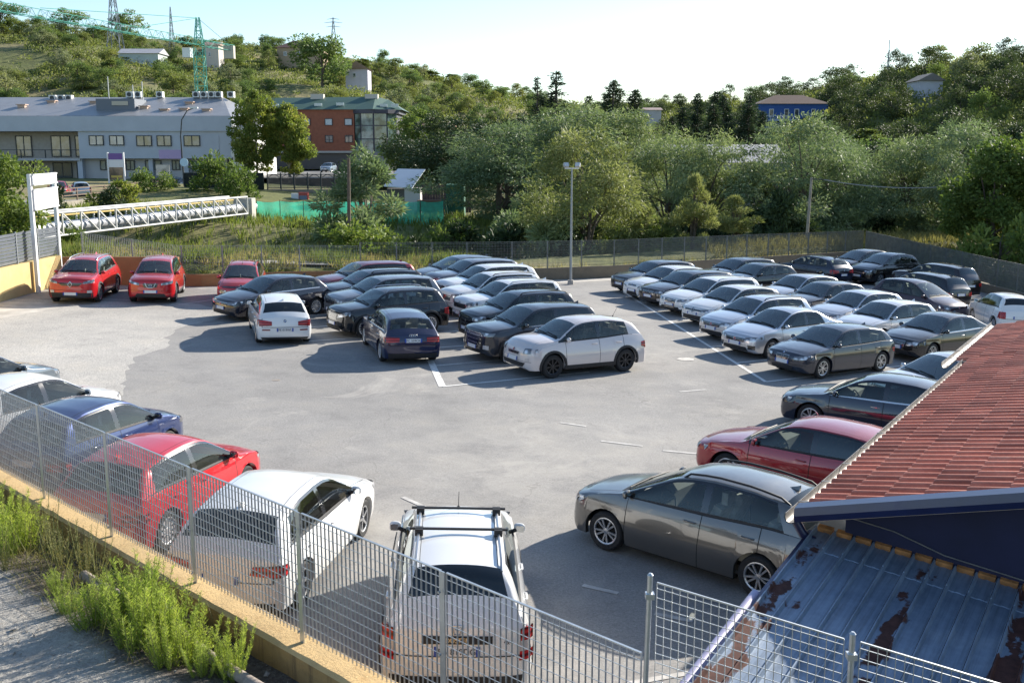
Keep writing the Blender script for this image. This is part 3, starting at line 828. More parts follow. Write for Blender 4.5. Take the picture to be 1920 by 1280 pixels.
def build_body(S):
    """returns verts (world-local, X forward, origin mid-length on the ground), station list and the quad grid index"""
    L = S.L
    st = set()
    def ad(*v):
        for q in v: st.add(round(float(q), 4))
    ad(0, .02, .06, .12, .20, .30, L, L - .02, L - .05, L - .10, L - .17, L - .25)
    for xa in (S.fo, S.fo + S.wb):
        ad(xa - S.Ra - .002, xa + S.Ra + .002)
        for k in range(0, 13): ad(xa - S.Ra * math.cos(math.pi * k / 12))
    for d in S.doors: ad(d, d + .014)
    ad(S.bp - .06, S.bp + .06, S.ws[0] - .05, S.ws[0] + .04, S.ws[0], S.ws[1], S.win[0], S.win[1], S.rg[0], S.rg[1])
    for q in np.linspace(S.ws[0], S.ws[1], 7): ad(q)
    for q in np.linspace(S.rg[0], S.rg[1], 5): ad(q)
    base = sorted(st)
    for q in np.arange(.4, L - .3, .13):
        if min(abs(q - b) for b in base) > .055: ad(q)
    s0 = np.array(sorted(st))
    # merge stations that nearly coincide (keep the seam pairs)
    keep = [s0[0]]
    for q in s0[1:]:
        if q - keep[-1] > .0015: keep.append(q)
    s0 = np.array(keep)
    n = len(s0)
    cpos = S.win[1]
    ln = S.lean * np.interp(s0, [S.bp + .15, cpos, L - .06, L], [0, 1, 0, 0])
    st_top = s0 - ln
    crown = .055
    zs = S.sil(st_top); ze = zs - crown
    zsh = np.minimum(S.belt(s0), ze - .02)
    zl = S.zlow(s0)
    rows = []   # list of (s, y, z)
    ylow = S.yside(s0, zl)
    rows.append((s0, ylow - .09, zl + .0))
    rows.append((s0, ylow, zl))
    for t in T_LOW:
        z = zl + (zsh - zl) * t
        rows.append((s0, S.yside(s0, z), z))
    ysh = S.yside(s0, zsh)
    yb = ysh - .018
    h = ze - zsh - .006
    rows.append((s0, yb, zsh + .006))
    for q in T_GH:
        y = yb - S.tumble * h * q - .05 * q ** 5 * np.clip(h / .2, .4, 1)
        rows.append((s0 - ln * q, y, zsh + .006 + h * q))
    ye = rows[-1][1]
    for a in A_TOP:
        rows.append((st_top, ye * a, zs - crown * a ** 2.4))
    M = len(rows)
    sarr = np.array([r[0] for r in rows]).T.copy(); yarr = np.array([r[1] for r in rows]).T.copy(); zarr = np.array([r[2] for r in rows]).T.copy()
    # rounded nose and tail
    qq = np.zeros(M); qq[10:16] = np.array(T_GH); qq[16:] = 1
    Df = (S.fo - S.Ra - .03) * (1 - qq) + .85 * qq
    Dr = (L - S.fo - S.wb - S.Ra - .03) * (1 - qq) + .42 * qq
    def warp(s, y, z, df, dr):
        f = np.minimum(S.F(y, z), df * .92); b = np.minimum(S.B(y, z), dr * .92)
        s2 = np.where(s < df, f + s * (1 - f / df), s)
        e = L - s2
        e2 = np.where(e < dr, b + e * (1 - b / dr), e)
        return L - e2
    sw = warp(sarr, yarr, zarr, Df[None, :], Dr[None, :])
    # mirror
    X = L / 2 - sw
    full = 2 * M - 1
    V = np.zeros((n, full, 3))
    V[:, :M, 0] = X; V[:, :M, 1] = -yarr; V[:, :M, 2] = zarr           # index 0.. right side (y<0), M-1 = centre
    V[:, M:, 0] = X[:, :M-1][:, ::-1]; V[:, M:, 1] = yarr[:, :M-1][:, ::-1]; V[:, M:, 2] = zarr[:, :M-1][:, ::-1]
    # caps
    caps = []
    for end, fn in ((0, S.F), (n - 1, S.B)):
        yb_ = np.concatenate([-yarr[end], yarr[end, :M-1][::-1]]); zb_ = np.concatenate([zarr[end], zarr[end, :M-1][::-1]])
        zc = .5 * (zb_.min() + zb_.max())
        rings = []
        for k in (.96, .88, .76, .6, .42, .24, .1):
            yy = yb_ * k; zz = zc + (zb_ - zc) * k
            ss = fn(yy, zz)
            lim = Df[0] * .92 if end == 0 else Dr[0] * .92
            ss = np.minimum(ss, lim)
            xx = L / 2 - ss if end == 0 else -L / 2 + ss
            rings.append(np.stack([xx, yy, zz], 1))
        caps.append(rings)
    return s0, V, caps, M, zsh, ze

def submesh(name, V, faces, mats, midx=None, smooth=True, sharp=38):
    V = np.asarray(V)
    fa = np.array(faces, dtype=np.int64)
    used = np.unique(fa)
    mp = np.full(len(V), -1, dtype=np.int64); mp[used] = np.arange(len(used))
    return mesh_data(name, V[used], mp[fa], mats, midx, smooth, sharp)

def patch(S, pts, end, nu=8, nv=4, off=.008):
    """bilinear patch on the nose (end=0) or tail (end=1); pts four (y,z) corners; returns verts, faces; outward facing"""
    p = [np.array(q, float) for q in pts]
    V = []; fn = S.F if end == 0 else S.B
    for j in range(nv + 1):
        for i in range(nu + 1):
            u, v = i / nu, j / nv
            q = (1-u)*(1-v)*p[0] + u*(1-v)*p[1] + u*v*p[2] + (1-u)*v*p[3]
            s = float(fn(q[0], q[1])) - off
            V.append(((S.L/2 - s) if end == 0 else (-S.L/2 + s), q[0], q[1]))
    F_ = []
    a = nu + 1
    area = sum(p[i][0] * p[(i+1) % 4][1] - p[(i+1) % 4][0] * p[i][1] for i in range(4))
    flip = (area < 0) if end == 0 else (area > 0)
    for j in range(nv):
        for i in range(nu):
            q = (j*a+i, j*a+i+1, (j+1)*a+i+1, (j+1)*a+i)
            F_.append(q[::-1] if flip else q)
    return V, F_

def wrap_patch(S, end, zc0, zc1, zf0, zf1, sgn, length, off=.010, nu=6, nv=3):
    """lamp glass that wraps from the nose or tail round onto the flank"""
    D = (S.fo - S.Ra - .03) if end == 0 else (S.L - S.fo - S.wb - S.Ra - .03)
    fn = S.F if end == 0 else S.B
    V = []; F_ = []
    for i in range(nu + 1):
        u = i / nu; e = .005 + length * u
        for j in range(nv + 1):
            v = j / nv
            z = (zc0 + (zf0 - zc0) * u) * (1 - v) + (zc1 + (zf1 - zc1) * u) * v
            s0_ = e if end == 0 else S.L - e
            y = float(S.yside(np.array(s0_), np.array(z)))
            b_ = min(float(fn(y, z)), D * .92)
            e2 = b_ + e * (1 - b_ / D)
            x = (S.L / 2 - e2 + off * (1 - u) * .7) if end == 0 else (-S.L / 2 + e2 - off * (1 - u) * .7)
            V.append((x, sgn * (y + off), z))
    k = nv + 1
    for i in range(nu):
        for j in range(nv):
            q = (i*k+j, i*k+j+1, (i+1)*k+j+1, (i+1)*k+j)
            F_.append(q if (sgn > 0) == (end == 0) else q[::-1])
    return V, F_

def mirror_pts(pts): return [(-y, z) for y, z in pts]

_text_cache = {}
def text_mesh(txt, size):
    key = (txt, size)
    if key in _text_cache: return _text_cache[key]
    c = bpy.data.curves.new('lettering', 'FONT'); c.body = txt; c.size = size; c.align_x = 'CENTER'; c.align_y = 'CENTER'
    c.extrude = .001
    o = bpy.data.objects.new('lettering', c); COL.objects.link(o)
    dg = bpy.context.evaluated_depsgraph_get()
    me = bpy.data.meshes.new_from_object(o.evaluated_get(dg))
    bpy.data.objects.remove(o)
    _text_cache[key] = me
    return me

def seat_interior(S):
    mb = MB()
    L = S.L; W = S.Wh
    zf = S.z0 + .10
    X = lambda s: L / 2 - s
    zb = float(S.belt(S.bp))
    def seat(sx, yc, w, hgt):
        for (a, b, c, d) in ((0, .50, zf + .12, zf + .30),):
            mb.box((X(sx + .05), yc - w/2, c), (X(sx - .47), yc + w/2, d), 1)
        # backrest, leaning
        p0, p1 = Vector((X(sx + .02), yc, zf + .25)), Vector((X(sx + .24), yc, hgt))
        mb.bar(p0, p1, w * .92, .14, 1, up=(1, 0, 0))
    rt = min(zb + .12, S.H - .45)
    for yc in (-.36, .36):
        seat(S.bp - .10, yc, .50, rt)
        mb.box((X(S.bp + .24), yc - .13, rt + .03), (X(S.bp + .14), yc + .13, rt + .22), 1)
    seat(S.bp + .82, 0, W * 1.5, rt - .02)
    for yc in (-.4, .4):
        mb.box((X(S.bp + 1.16), yc - .13, rt), (X(S.bp + 1.07), yc + .13, rt + .13), 1)
    # dashboard
    zd = float(S.sil(S.ws[0])) - .05
    mb.box((X(S.ws[0] + .55), -W + .14, zd - .30), (X(S.ws[0] + .16), W - .14, zd - .03), 0)
    # parcel shelf
    mb.box((X(S.rg[1] - .06), -W + .22, zb - .08), (X(S.bp + 1.22), W - .22, zb - .06), 0)
    # floor tub
    mb.box((X(L - .35), -W + .12, zf - .05), (X(.6), W - .12, zf), 0)
    # steering wheel
    c = Vector((X(S.ws[0] + .66), .36, zd - .05)); ax = Vector((-.86, 0, .5)).normalized()
    u = Vector((0, 1, 0)); v_ = ax.cross(u)
    mb.tube([c + (u * math.cos(a) + v_ * math.sin(a)) * .18 for a in np.linspace(0, 2 * math.pi, 15)], .016, 5, 0, False)
    mb.bar(c - u * .17, c + u * .17, .05, .03, 0); mb.bar(c, c - ax * .25, .08, .08, 0)
    return mb.data('interior', [INTERIOR, SEATCLOTH])

def under_mesh(S):
    mb = MB(); L = S.L; W = S.Wh
    mb.box((-L/2 + .25, -W + .36, S.z0 - .04), (L/2 - .35, W - .36, .62), 0)
    mb.box((L/2 - (S.fo + S.wb - S.Ra - .02), -W + .07, S.z0 - .03), (L/2 - (S.fo + S.Ra + .02), W - .07, S.z0 + .06), 0)
    mb.box((-L/2 + .20, -W + .22, S.z0 - .0), (L/2 - (S.fo + S.wb + S.Ra + .02), W - .22, .45), 0)
    return mb.data('underbody', [UNDER])

def slabpatch(name, mats, parent, items, smooth=True):
    mb = MB()
    for (V, F_), mi in items: mb.add(V, F_, mi)
    return mb.build(name, mats, parent, smooth, 40)

def ring_pts(c, r, n=14):
    return [(c[0] + r * math.cos(2*math.pi*i/n), c[1] + r * math.sin(2*math.pi*i/n)) for i in range(n)]

BADGE_BLUE = simple('badge_blue', (.05, .18, .5), .3)
BADGE_WHITE = simple('badge_white', (.75, .75, .75), .3)
BADGE_RED = simple('badge_red', (.35, .02, .03), .3)

def badge(S, kind, y, z, r, end, parent):
    fn = S.F if end == 0 else S.B
    sg = 1 if end == 0 else -1
    def P(yy, zz, off=.016):
        s = float(fn(yy, zz)) - off
        return Vector((sg * (S.L/2 - s), yy, zz))
    mb = MB(); mats = [CHROME, BADGE_BLUE, BADGE_WHITE, BADGE_RED, GLOSSBLACK]
    def disc(cy, cz, rr, mi, off, n=14, a0=0, a1=2*math.pi):
        c = P(cy, cz, off)
        ps = [P(cy + rr * math.cos(a), cz + rr * math.sin(a), off) for a in np.linspace(a0, a1, n)]
        fs = []
        for i in range(n - 1):
            t = (0, i + 1, i + 2)
            fs.append(t if end == 0 else t[::-1])
        mb.add([c] + ps, fs, mi)
    def ring(cy, cz, rr, th):
        mb.tube([P(cy + rr * math.cos(a), cz + rr * math.sin(a), .012) for a in np.linspace(0, 2*math.pi, 17)], th, 5, 0, False)
    if kind == 'roundel':
        disc(y, z, r, 4, .012); ring(y, z, r, .005)
        for q in range(4): disc(y, z, r * .66, 2 if q % 2 else 1, .015, 5, q * math.pi/2, (q + 1) * math.pi/2)
    elif kind == 'rings':
        for k in range(4): ring(y + (k - 1.5) * r * 1.45, z, r, .009)
    elif kind == 'diamond':
        h_, w_ = r * 1.25, r * .95
        for sc_ in (1.0,):
            pts = [(0, h_), (w_, 0), (0, -h_), (-w_, 0), (0, h_)]
            mb.tube([P(y + a, z + b, .02) for a, b in pts], r * .22, 6, 0, False)
    elif kind == 'vgrille':
        for sd in (-1, 1):
            mb.tube([P(sd * .20, z + .10, .016), P(sd * .13, z - .05, .02), P(sd * .05, z - .085, .022), P(0, z - .085, .022)], .018, 6, 0, False)
        ring(y, z, r, .012); mb.tube([P(y - r * 1.3, z, .02), P(y + r * 1.3, z, .02)], .014, 5, 0)
    elif kind == 'disc_red':
        disc(y, z, r, 3, .014); ring(y, z, r, .008)
    elif kind == 'star':
        ring(y, z, r, .007)
        for k in range(3):
            a = math.pi/2 + k * 2 * math.pi/3
            mb.tube([P(y, z, .015), P(y + r * math.cos(a), z + r * math.sin(a), .015)], .006, 4, 0)
    elif kind == 'chevron':
        for k in (0, 1):
            mb.tube([P(y - r * 1.5, z - .03 + k * .045), P(y, z + .03 + k * .045), P(y + r * 1.5, z - .03 + k * .045)], .008, 5, 0, False)
    elif kind == 'oval':
        mb.tube([P(y + r * 1.6 * math.cos(a), z + r * .7 * math.sin(a), .014) for a in np.linspace(0, 2*math.pi, 15)], .006, 5, 0, False)
        disc(y, z, r * .6, 1, .013)
    elif kind == 'shield':
        pts = [(-r, .6*r), (r, .6*r), (.6*r, -r), (-.6*r, -r), (-r, .6*r)]
        mb.tube([P(y + a, z + b) for a, b in pts], .010, 5, 0, False)
        mb.tube([P(y - .4*r, z + .2*r), P(y, z - .5*r), P(y + .4*r, z + .2*r)], .008, 5, 0, False)
    else:
        disc(y, z, r, 0, .014)
    mb.build('badge', mats, parent, True, 40)

def make_car(name, label, group, arch, dims, pos, yaw, col, metal=.35, dust=.25, wheel='ten', rear_dark=False,
             face=None, tail=None, plate_rear='', clad=False, rails=None, antenna='fin', trim='black', two_door=False,
             cat='car', bars=False, ground=None, shape=None):
    jr = random.Random(label); sh = dict(fa=jr.uniform(.29, .41), ra=jr.uniform(.15, .25), lean=ARCH[arch]['lean'] * jr.uniform(.7, 1.5), tumble=ARCH[arch]['tumble'] * jr.uniform(.88, 1.1)); sh.update(shape or {})
    jz = jr.uniform(-.03, .03); a0 = ARCH[arch]
    sh.setdefault('sil', [(x, z + (jz * max(0, 1 - x / a0['ws'][0]) if x < a0['ws'][0] else 0)) for x, z in a0['sil']])
    S = CarShape(arch, *dims, **sh)
    L, W = S.L, S.Wh
    P = paint(col, metal, dust)
    root = bpy.data.objects.new(name, None); COL.objects.link(root)
    root.empty_display_size = .3
    tag(root, label, cat, group)
    if ground is None:
        z = lotz(pos[0]); tilt = Matrix.Rotation(-math.atan(LOT_A), 4, 'Y')
    else:
        z = ground; tilt = Matrix.Identity(4)
    root.matrix_world = Matrix.Translation((pos[0], pos[1], z + .004)) @ tilt @ Matrix.Rotation(R(yaw), 4, 'Z')
    s0, V, caps, M, zsh, ze = build_body(S)
    n, full = V.shape[0], V.shape[1]
    allV = V.reshape(-1, 3)
    idx = lambda i, j: i * full + j
    parts = {'body': []}; seam = []
    def put(k, q): parts.setdefault(k, []).append(q)
    mid = .5 * (s0[:-1] + s0[1:])
    # row numbers: 0 lip, 1 low edge, 2..8 flank, 9 ledge, 10..15 glasshouse side, 16..21 roof half
    for i in range(n - 1):
        s = mid[i]
        isseam = any(abs(s - (d + .007)) < .0035 for d in S.doors)
        hband = .5 * (ze[i] - zsh[i] + ze[i+1] - zsh[i+1])
        for j in range(full - 1):
            r = j if j < M - 1 else full - 2 - j            # face row counted from the sill, 0..M-2
            side = 'r' if j < M - 1 else 'l'
            q = (idx(i, j), idx(i, j + 1), idx(i + 1, j + 1), idx(i + 1, j))
            k = 'body'
            if 1 <= r <= 7 and S.doors[0] < s < S.doors[2]:
                if isseam: k = 'seam'
                elif s < S.doors[1] or two_door: k = 'doorF' + side
                else: k = 'doorR' + side
                if s > S.doors[1] and two_door: k = 'body'
            if isseam and 1 <= r <= 7: k = 'seam'
            if r == 8 and S.win[0] < s < S.win[1] + .1: k = 'trim'
            if 9 <= r <= 12 and S.win[0] - .3 < s < S.win[1] and hband > .07:
                if r == 9: k = 'trim'
                elif abs(s - S.bp) < .065: k = 'pillar'
                elif s < S.bp: k = 'winF' + side
                elif s < S.doors[2] - .05 or s < S.bp + .75: k = 'winR' + side
                elif s < min(S.doors[2] + .02, S.bp + .80): k = 'pillar'
                else: k = 'winQ' + side
            if r == 13 and S.win[0] < s < S.win[1] and hband > .16: k = 'pillar'
            if r == 17 and (.16 < s < S.ws[0] - .05 or S.ws[1] < s < S.rg[0] - .05): k = 'seam'
            if r >= 17 and S.ws[0] - .05 < s <= S.ws[0] + .04: k = 'cowl'
            if r >= 16 and S.ws[0] + .04 < s < S.ws[1] - .02: k = 'windscreen'
            if r >= 16 and S.rg[0] + .02 < s < S.rg[1] - .03: k = 'rear_window'
            put(k, q)
    # caps
    vv = [allV]; base = len(allV)
    for e, rings in enumerate(caps):
        prev = [idx(0 if e == 0 else n - 1, j) for j in range(full)]
        for rg_ in rings:
            cur = [base + j for j in range(full)]; base += full; vv.append(rg_)
            for j in range(full):
                j2 = (j + 1) % full
                q = (prev[j], cur[j], cur[j2], prev[j2])
                put('body', q if e == 0 else q[::-1])
            prev = cur
        c = rings[-1].mean(axis=0); vv.append(c[None, :]); ci = base; base += 1
        for j in range(full):
            j2 = (j + 1) % full
            put('tri0' if e == 0 else 'tri1', (prev[j], ci, prev[j2]) if e == 0 else (prev[j2], ci, prev[j]))
    AV = np.concatenate(vv)
    bf = list(parts['body']); mi = [0] * len(bf)
    for k, m in (('seam', 1), ('pillar', 3), ('trim', 2), ('cowl', 4), ('tri0', 0), ('tri1', 0)):
        for q in parts.get(k, []): bf.append(q); mi.append(m)
    used = np.unique(np.concatenate([np.array(q) for q in bf]))
    mp = {int(u): a for a, u in enumerate(used)}
    bm_ = mesh_data('body', AV[used], [tuple(mp[int(v)] for v in q) for q in bf], [P, SEAM, CHROME if trim == 'chrome' else BLACK, GLOSSBLACK, BLACK], mi, True, 34)
    body = link('body', bm_, root)
    zbelt = float(S.belt(S.bp))
    for k, nm in (('doorFr', 'front_door'), ('doorFl', 'front_door'), ('doorRr', 'rear_door'), ('doorRl', 'rear_door')):
        if not parts.get(k): continue
        d = link(nm, submesh(nm, AV, parts[k], [P]), root)
        se_ = S.doors[1] if k[4] == 'F' else S.doors[2]
        sy = -1 if k[5] == 'r' else 1
        hz = zbelt - .13
        hs = se_ - .17
        y0 = float(S.yside(np.array(hs), np.array(hz)))
        mb = MB(); x0 = L/2 - hs
        mb.tube([(x0 - .10, sy * (y0 - .005), hz), (x0 - .08, sy * (y0 + .022), hz + .002), (x0 + .08, sy * (y0 + .022), hz + .002), (x0 + .10, sy * (y0 - .005), hz)], .014, 6)
        mb.build('door_handle', CHROME if trim == 'chrome' else P, d, True, 50)
    for k, nm, m in (('windscreen', 'windscreen', GLASS_WS), ('rear_window', 'rear_window', GLASS_DARK if rear_dark else GLASS),
                     ('winFr', 'side_window', GLASS), ('winFl', 'side_window', GLASS),
                     ('winRr', 'side_window', GLASS_DARK if rear_dark else GLASS), ('winRl', 'side_window', GLASS_DARK if rear_dark else GLASS),
                     ('winQr', 'quarter_window', GLASS_DARK if rear_dark else GLASS), ('winQl', 'quarter_window', GLASS_DARK if rear_dark else GLASS)):
        if parts.get(k): link(nm, submesh(nm, AV, parts[k], [m], smooth=True, sharp=60), root)
    link('interior', seat_interior(S), root)
    link('underbody', under_mesh(S), root)
    # windscreen wipers at the cowl
    mb = MB()
    for y0, y1 in ((.55, -.05), (-.02, -.60)):
        a = S.ws[0] + .05; b_ = S.ws[0] + .09
        mb.tube([(L/2 - a, y0 * W/.9, float(S.sil(a)) - .055 * (abs(y0)/W) ** 2.4 + .012), (L/2 - b_, y1 * W/.9, float(S.sil(b_)) - .055 * (abs(y1)/W) ** 2.4 + .02)], .011, 5)
    mb.build('wiper', BLACK, root)
    # ---- nose
    fc = dict(hl=[(.46, .78), (.84, .82), (.88, .97), (.48, .90)], grille=[(.36, .72), (.40, .86)], intake=[(.62, .25), (.54, .38)], plate=.47, gmat='black', bars=0, badge=None, fog=None, chin=False, chrome=0)
    fc.update(face or {})
    zt = S.zt
    hl = [(y * W, z * zt) for y, z in fc['hl']]
    for sgn in (1, -1):
        pts = hl if sgn > 0 else mirror_pts(hl)
        o = slabpatch('headlight', [HEADLAMP, GLOSSBLACK], root, [(patch(S, pts, 0, 8, 4, .020), 0), (wrap_patch(S, 0, hl[1][1], min(hl[2][1], .97 * zt), hl[1][1] + .06, hl[2][1], sgn, .16), 0)])
        if fc['fog']:
            fy, fz, fr_, fm = fc['fog']
            q = [(fy*W - fr_, fz - fr_*.6), (fy*W + fr_, fz - fr_*.6), (fy*W + fr_, fz + fr_*.6), (fy*W - fr_, fz + fr_*.6)]
            if sgn < 0: q = mirror_pts(q)
            slabpatch('fog_light', [CLEARLAMP if fm else GLOSSBLACK], root, [(patch(S, q, 0, 3, 2, .010), 0)])
    if fc['grille']:
        (wl, zl_), (wu, zu) = fc['grille']
        items = []
        g = [(-wl*W, zl_*zt), (wl*W, zl_*zt), (wu*W, zu*zt), (-wu*W, zu*zt)]
        if fc['chrome']:
            e = fc['chrome']
            ge = [(-(wl*W+e), zl_*zt-e), (wl*W+e, zl_*zt-e), (wu*W+e, zu*zt+e), (-(wu*W+e), zu*zt+e)]
            items.append((patch(S, ge, 0, 10, 3, .006), 1))
        if fc['gmat'] == 'kidney':
            for sgn in (1, -1):
                k1 = [(.02, zl_*zt), (wl*W, zl_*zt + .01), (wu*W, zu*zt), (.035, zu*zt)]
                k2 = [(.012, zl_*zt - .012), (wl*W + .012, zl_*zt), (wu*W + .014, zu*zt + .012), (.022, zu*zt + .012)]
                if sgn < 0: k1, k2 = mirror_pts(k1), mirror_pts(k2)
                items.append((patch(S, k2, 0, 4, 3, .010), 1)); items.append((patch(S, k1, 0, 4, 3, .015), 0))
        else:
            items.append((patch(S, g, 0, 10, 3, .011), 0))
            for b_ in range(fc['bars']):
                t0 = (b_ + .5) / fc['bars']; t1 = t0 + .17 / fc['bars']
                lw = lambda t: (wl + (wu - wl) * t) * W * .97
                lz = lambda t: (zl_ + (zu - zl_) * t) * zt
                items.append((patch(S, [(-lw(t0), lz(t0)), (lw(t0), lz(t0)), (lw(t1), lz(t1)), (-lw(t1), lz(t1))], 0, 10, 1, .017), 1))
        slabpatch('grille', [GLOSSBLACK, CHROME], root, items)
    if fc['intake']:
        (wl, zl_), (wu, zu) = fc['intake']
        slabpatch('lower_intake', [BLACK], root, [(patch(S, [(-wl*W, zl_), (wl*W, zl_), (wu*W, zu), (-wu*W, zu)], 0, 10, 3, .007), 0)])
    if fc['chin']:
        zc_ = S.z0 + .02
        slabpatch('bumper_cladding', [BLACK], root, [(patch(S, [(-.86*W, zc_), (.86*W, zc_), (.86*W, fc['chin']), (-.86*W, fc['chin'])], 0, 16, 3, .005), 0)])
    if fc['plate']:
        pz = fc['plate']
        pl = slabpatch('front_plate', [PLATEW, PLATEB], root, [(patch(S, [(-.26, pz-.055), (.26, pz-.055), (.26, pz+.055), (-.26, pz+.055)], 0, 6, 1, .022), 0),
              (patch(S, [(-.26, pz-.055), (-.215, pz-.055), (-.215, pz+.055), (-.26, pz+.055)], 0, 1, 1, .025), 1), (patch(S, [(.215, pz-.055), (.26, pz-.055), (.26, pz+.055), (.215, pz+.055)], 0, 1, 1, .025), 1)], False)
    if fc['badge']:
        bk, bz, br = fc['badge']
        badge(S, bk, 0, bz * zt, br, 0, root)
    # ---- tail
    tc = dict(tl=[(.58, .66), (.90, .66), (.90, .84), (.56, .80)], plate=.70, badge=None, diffuser=.32, lower=None, two=None)
    tc.update(tail or {})
    zr = S.zr
    tl = [(y * W, z * zr) for y, z in tc['tl']]
    for sgn in (1, -1):
        pts = tl if sgn > 0 else mirror_pts(tl)
        its = [(patch(S, pts, 1, 8, 4, .012), 0)]
        if tc['two']:
            t0, t1 = tc['two']
            lerp = lambda a, b, t: (a[0] + (b[0]-a[0])*t, a[1] + (b[1]-a[1])*t)
            p = pts
            q = [lerp(p[0], p[3], t0), lerp(p[1], p[2], t0), lerp(p[1], p[2], t1), lerp(p[0], p[3], t1)]
            its.append((patch(S, q, 1, 6, 2, .017), 1))
        its.append((wrap_patch(S, 1, tl[1][1], tl[2][1], tl[1][1] + .05, tl[2][1] - .02, sgn, .20), 0))
        slabpatch('tail_light', [REDLAMP, CLEARLAMP], root, its)
    if tc['diffuser']:
        slabpatch('rear_valance', [BLACK], root, [(patch(S, [(-.80*W, S.z0+.01), (.80*W, S.z0+.01), (.84*W, tc['diffuser']), (-.84*W, tc['diffuser'])], 1, 14, 2, .006), 0)])
    if tc['lower']:
        zz = tc['lower']
        for sgn in (1, -1):
            q = [(.52*W, zz-.02), (.80*W, zz-.02), (.80*W, zz+.02), (.52*W, zz+.02)]
            slabpatch('reflector', [REDLAMP], root, [(patch(S, q if sgn > 0 else mirror_pts(q), 1, 4, 1, .010), 0)])
    zg = .60 if arch not in ('suv', 'round') else .68
    its = [(patch(S, [(-.80*W, zg - .006), (.80*W, zg - .006), (.80*W, zg + .006), (-.80*W, zg + .006)], 1, 14, 1, .009), 0)]
    for sgn in (1, -1):
        q = [(.795*W, zg), (.81*W, zg), (.80*W, zr * .97), (.785*W, zr * .97)]
        its.append((patch(S, q if sgn > 0 else mirror_pts(q), 1, 1, 6, .009), 0))
    slabpatch('tailgate_gap', [SEAM], root, its)
    its = [(patch(S, [(-.86*W, .56*zt - .005), (.86*W, .56*zt - .005), (.86*W, .56*zt + .005), (-.86*W, .56*zt + .005)], 0, 14, 1, .006), 0)]
    slabpatch('bumper_gap', [SEAM], root, its)
    pz = tc['plate']
    pl = slabpatch('rear_plate', [PLATEW, PLATEB], root, [(patch(S, [(-.26, pz-.055), (.26, pz-.055), (.26, pz+.055), (-.26, pz+.055)], 1, 6, 1, .014), 0),
          (patch(S, [(-.26, pz-.055), (-.215, pz-.055), (-.215, pz+.055), (-.26, pz+.055)], 1, 1, 1, .018), 1), (patch(S, [(.215, pz-.055), (.26, pz-.055), (.26, pz+.055), (.215, pz+.055)], 1, 1, 1, .018), 1)], False)
    if plate_rear:
        s_ = float(S.B(0, pz)) - .022
        sl = math.atan2(float(S.B(0, pz + .05)) - float(S.B(0, pz - .05)), .1)
        me = text_mesh(plate_rear, .098)
        if not me.materials: me.materials.append(PLATET)
        t = link('plate_text', me, pl, loc=(-L/2 + s_, 0, pz - .003), rot=(math.pi/2 - sl, 0, -math.pi/2))
    if tc['badge']:
        bk, bz, br = tc['badge']
        badge(S, bk, 0, bz, br, 1, root)
    if tc.get('strip'):
        zs_ = tc['strip']
        st_ = slabpatch('tailgate_strip', [BLACK], root, [(patch(S, [(-.40, zs_ - .045), (.40, zs_ - .045), (.40, zs_ + .045), (-.40, zs_ + .045)], 1, 10, 1, .012), 0)], False)
    for txt, size, ty_, tz_, white in tc.get('text', ()):
        s_ = float(S.B(ty_, tz_)) - .020
        sl = math.atan2(float(S.B(ty_, tz_ + .05)) - float(S.B(ty_, tz_ - .05)), .1)
        me = text_mesh(txt, size)
        if not me.materials: me.materials.append(CHROME if white else PLATET)
        link('lettering', me, root, loc=(-L/2 + s_, ty_, tz_), rot=(math.pi/2 - sl, 0, -math.pi/2))
    # ---- mirrors
    for sgn in (-1, 1):
        sm = S.win[0] + .02; zz = float(S.belt(sm)) + .09; yy = float(S.yside(np.array(sm), np.array(zz - .09)))
        mb = MB()
        xm = L/2 - sm
        mb.tube([(xm, sgn * (yy - .04), zz - .07), (xm + .01, sgn * (yy + .04), zz - .04)], [.03, .03], 6, 1)
        ringn = 10
        secs = [(.0, .03, .04), (.02, .06, .062), (.07, .075, .07), (.13, .065, .062), (.155, .03, .035)]
        vv_ = []; ff_ = []
        for a, rx, rz in secs:
            for k in range(ringn):
                an = 2 * math.pi * k / ringn
                vv_.append((xm + .02 + rx * .9 * math.cos(an) * (1 if math.cos(an) > 0 else .45), sgn * (yy + .0 + a), zz - .02 + rz * math.sin(an)))
        for i in range(len(secs) - 1):
            for k in range(ringn):
                k2 = (k + 1) % ringn
                q = (i*ringn+k, i*ringn+k2, (i+1)*ringn+k2, (i+1)*ringn+k)
                ff_.append(q if sgn < 0 else q[::-1])
        ff_.append(tuple(range(ringn)) if sgn > 0 else tuple(range(ringn))[::-1]); e_ = (len(secs)-1) * ringn
        ff_.append(tuple(e_ + k for k in range(ringn))[::1 if sgn < 0 else -1])
        mb.add(vv_, ff_, 0)
        mr = mb.build('door_mirror', [P, BLACK], root, True, 50)
        MB().quad((xm - .016, sgn * (yy + .035), zz - .07), (xm - .016, sgn * (yy + .14), zz - .07), (xm - .016, sgn * (yy + .14), zz + .02), (xm - .016, sgn * (yy + .035), zz + .02)).build('mirror_glass', MIRRORGLASS, mr)
    # ---- wheels
    ty, rm = WHEELS[wheel]
    for s_ in (S.fo, S.fo + S.wb):
        for sgn in (-1, 1):
            wy = float(S.w(np.array(s_))) - .03 - .33 * S.wr
            o = link('wheel', ty, root, loc=(L/2 - s_, sgn * wy, S.wr), rot=(0, random.random() * 6, 0 if sgn < 0 else math.pi), scale=(S.wr,) * 3)
            link('rim', rm, o)
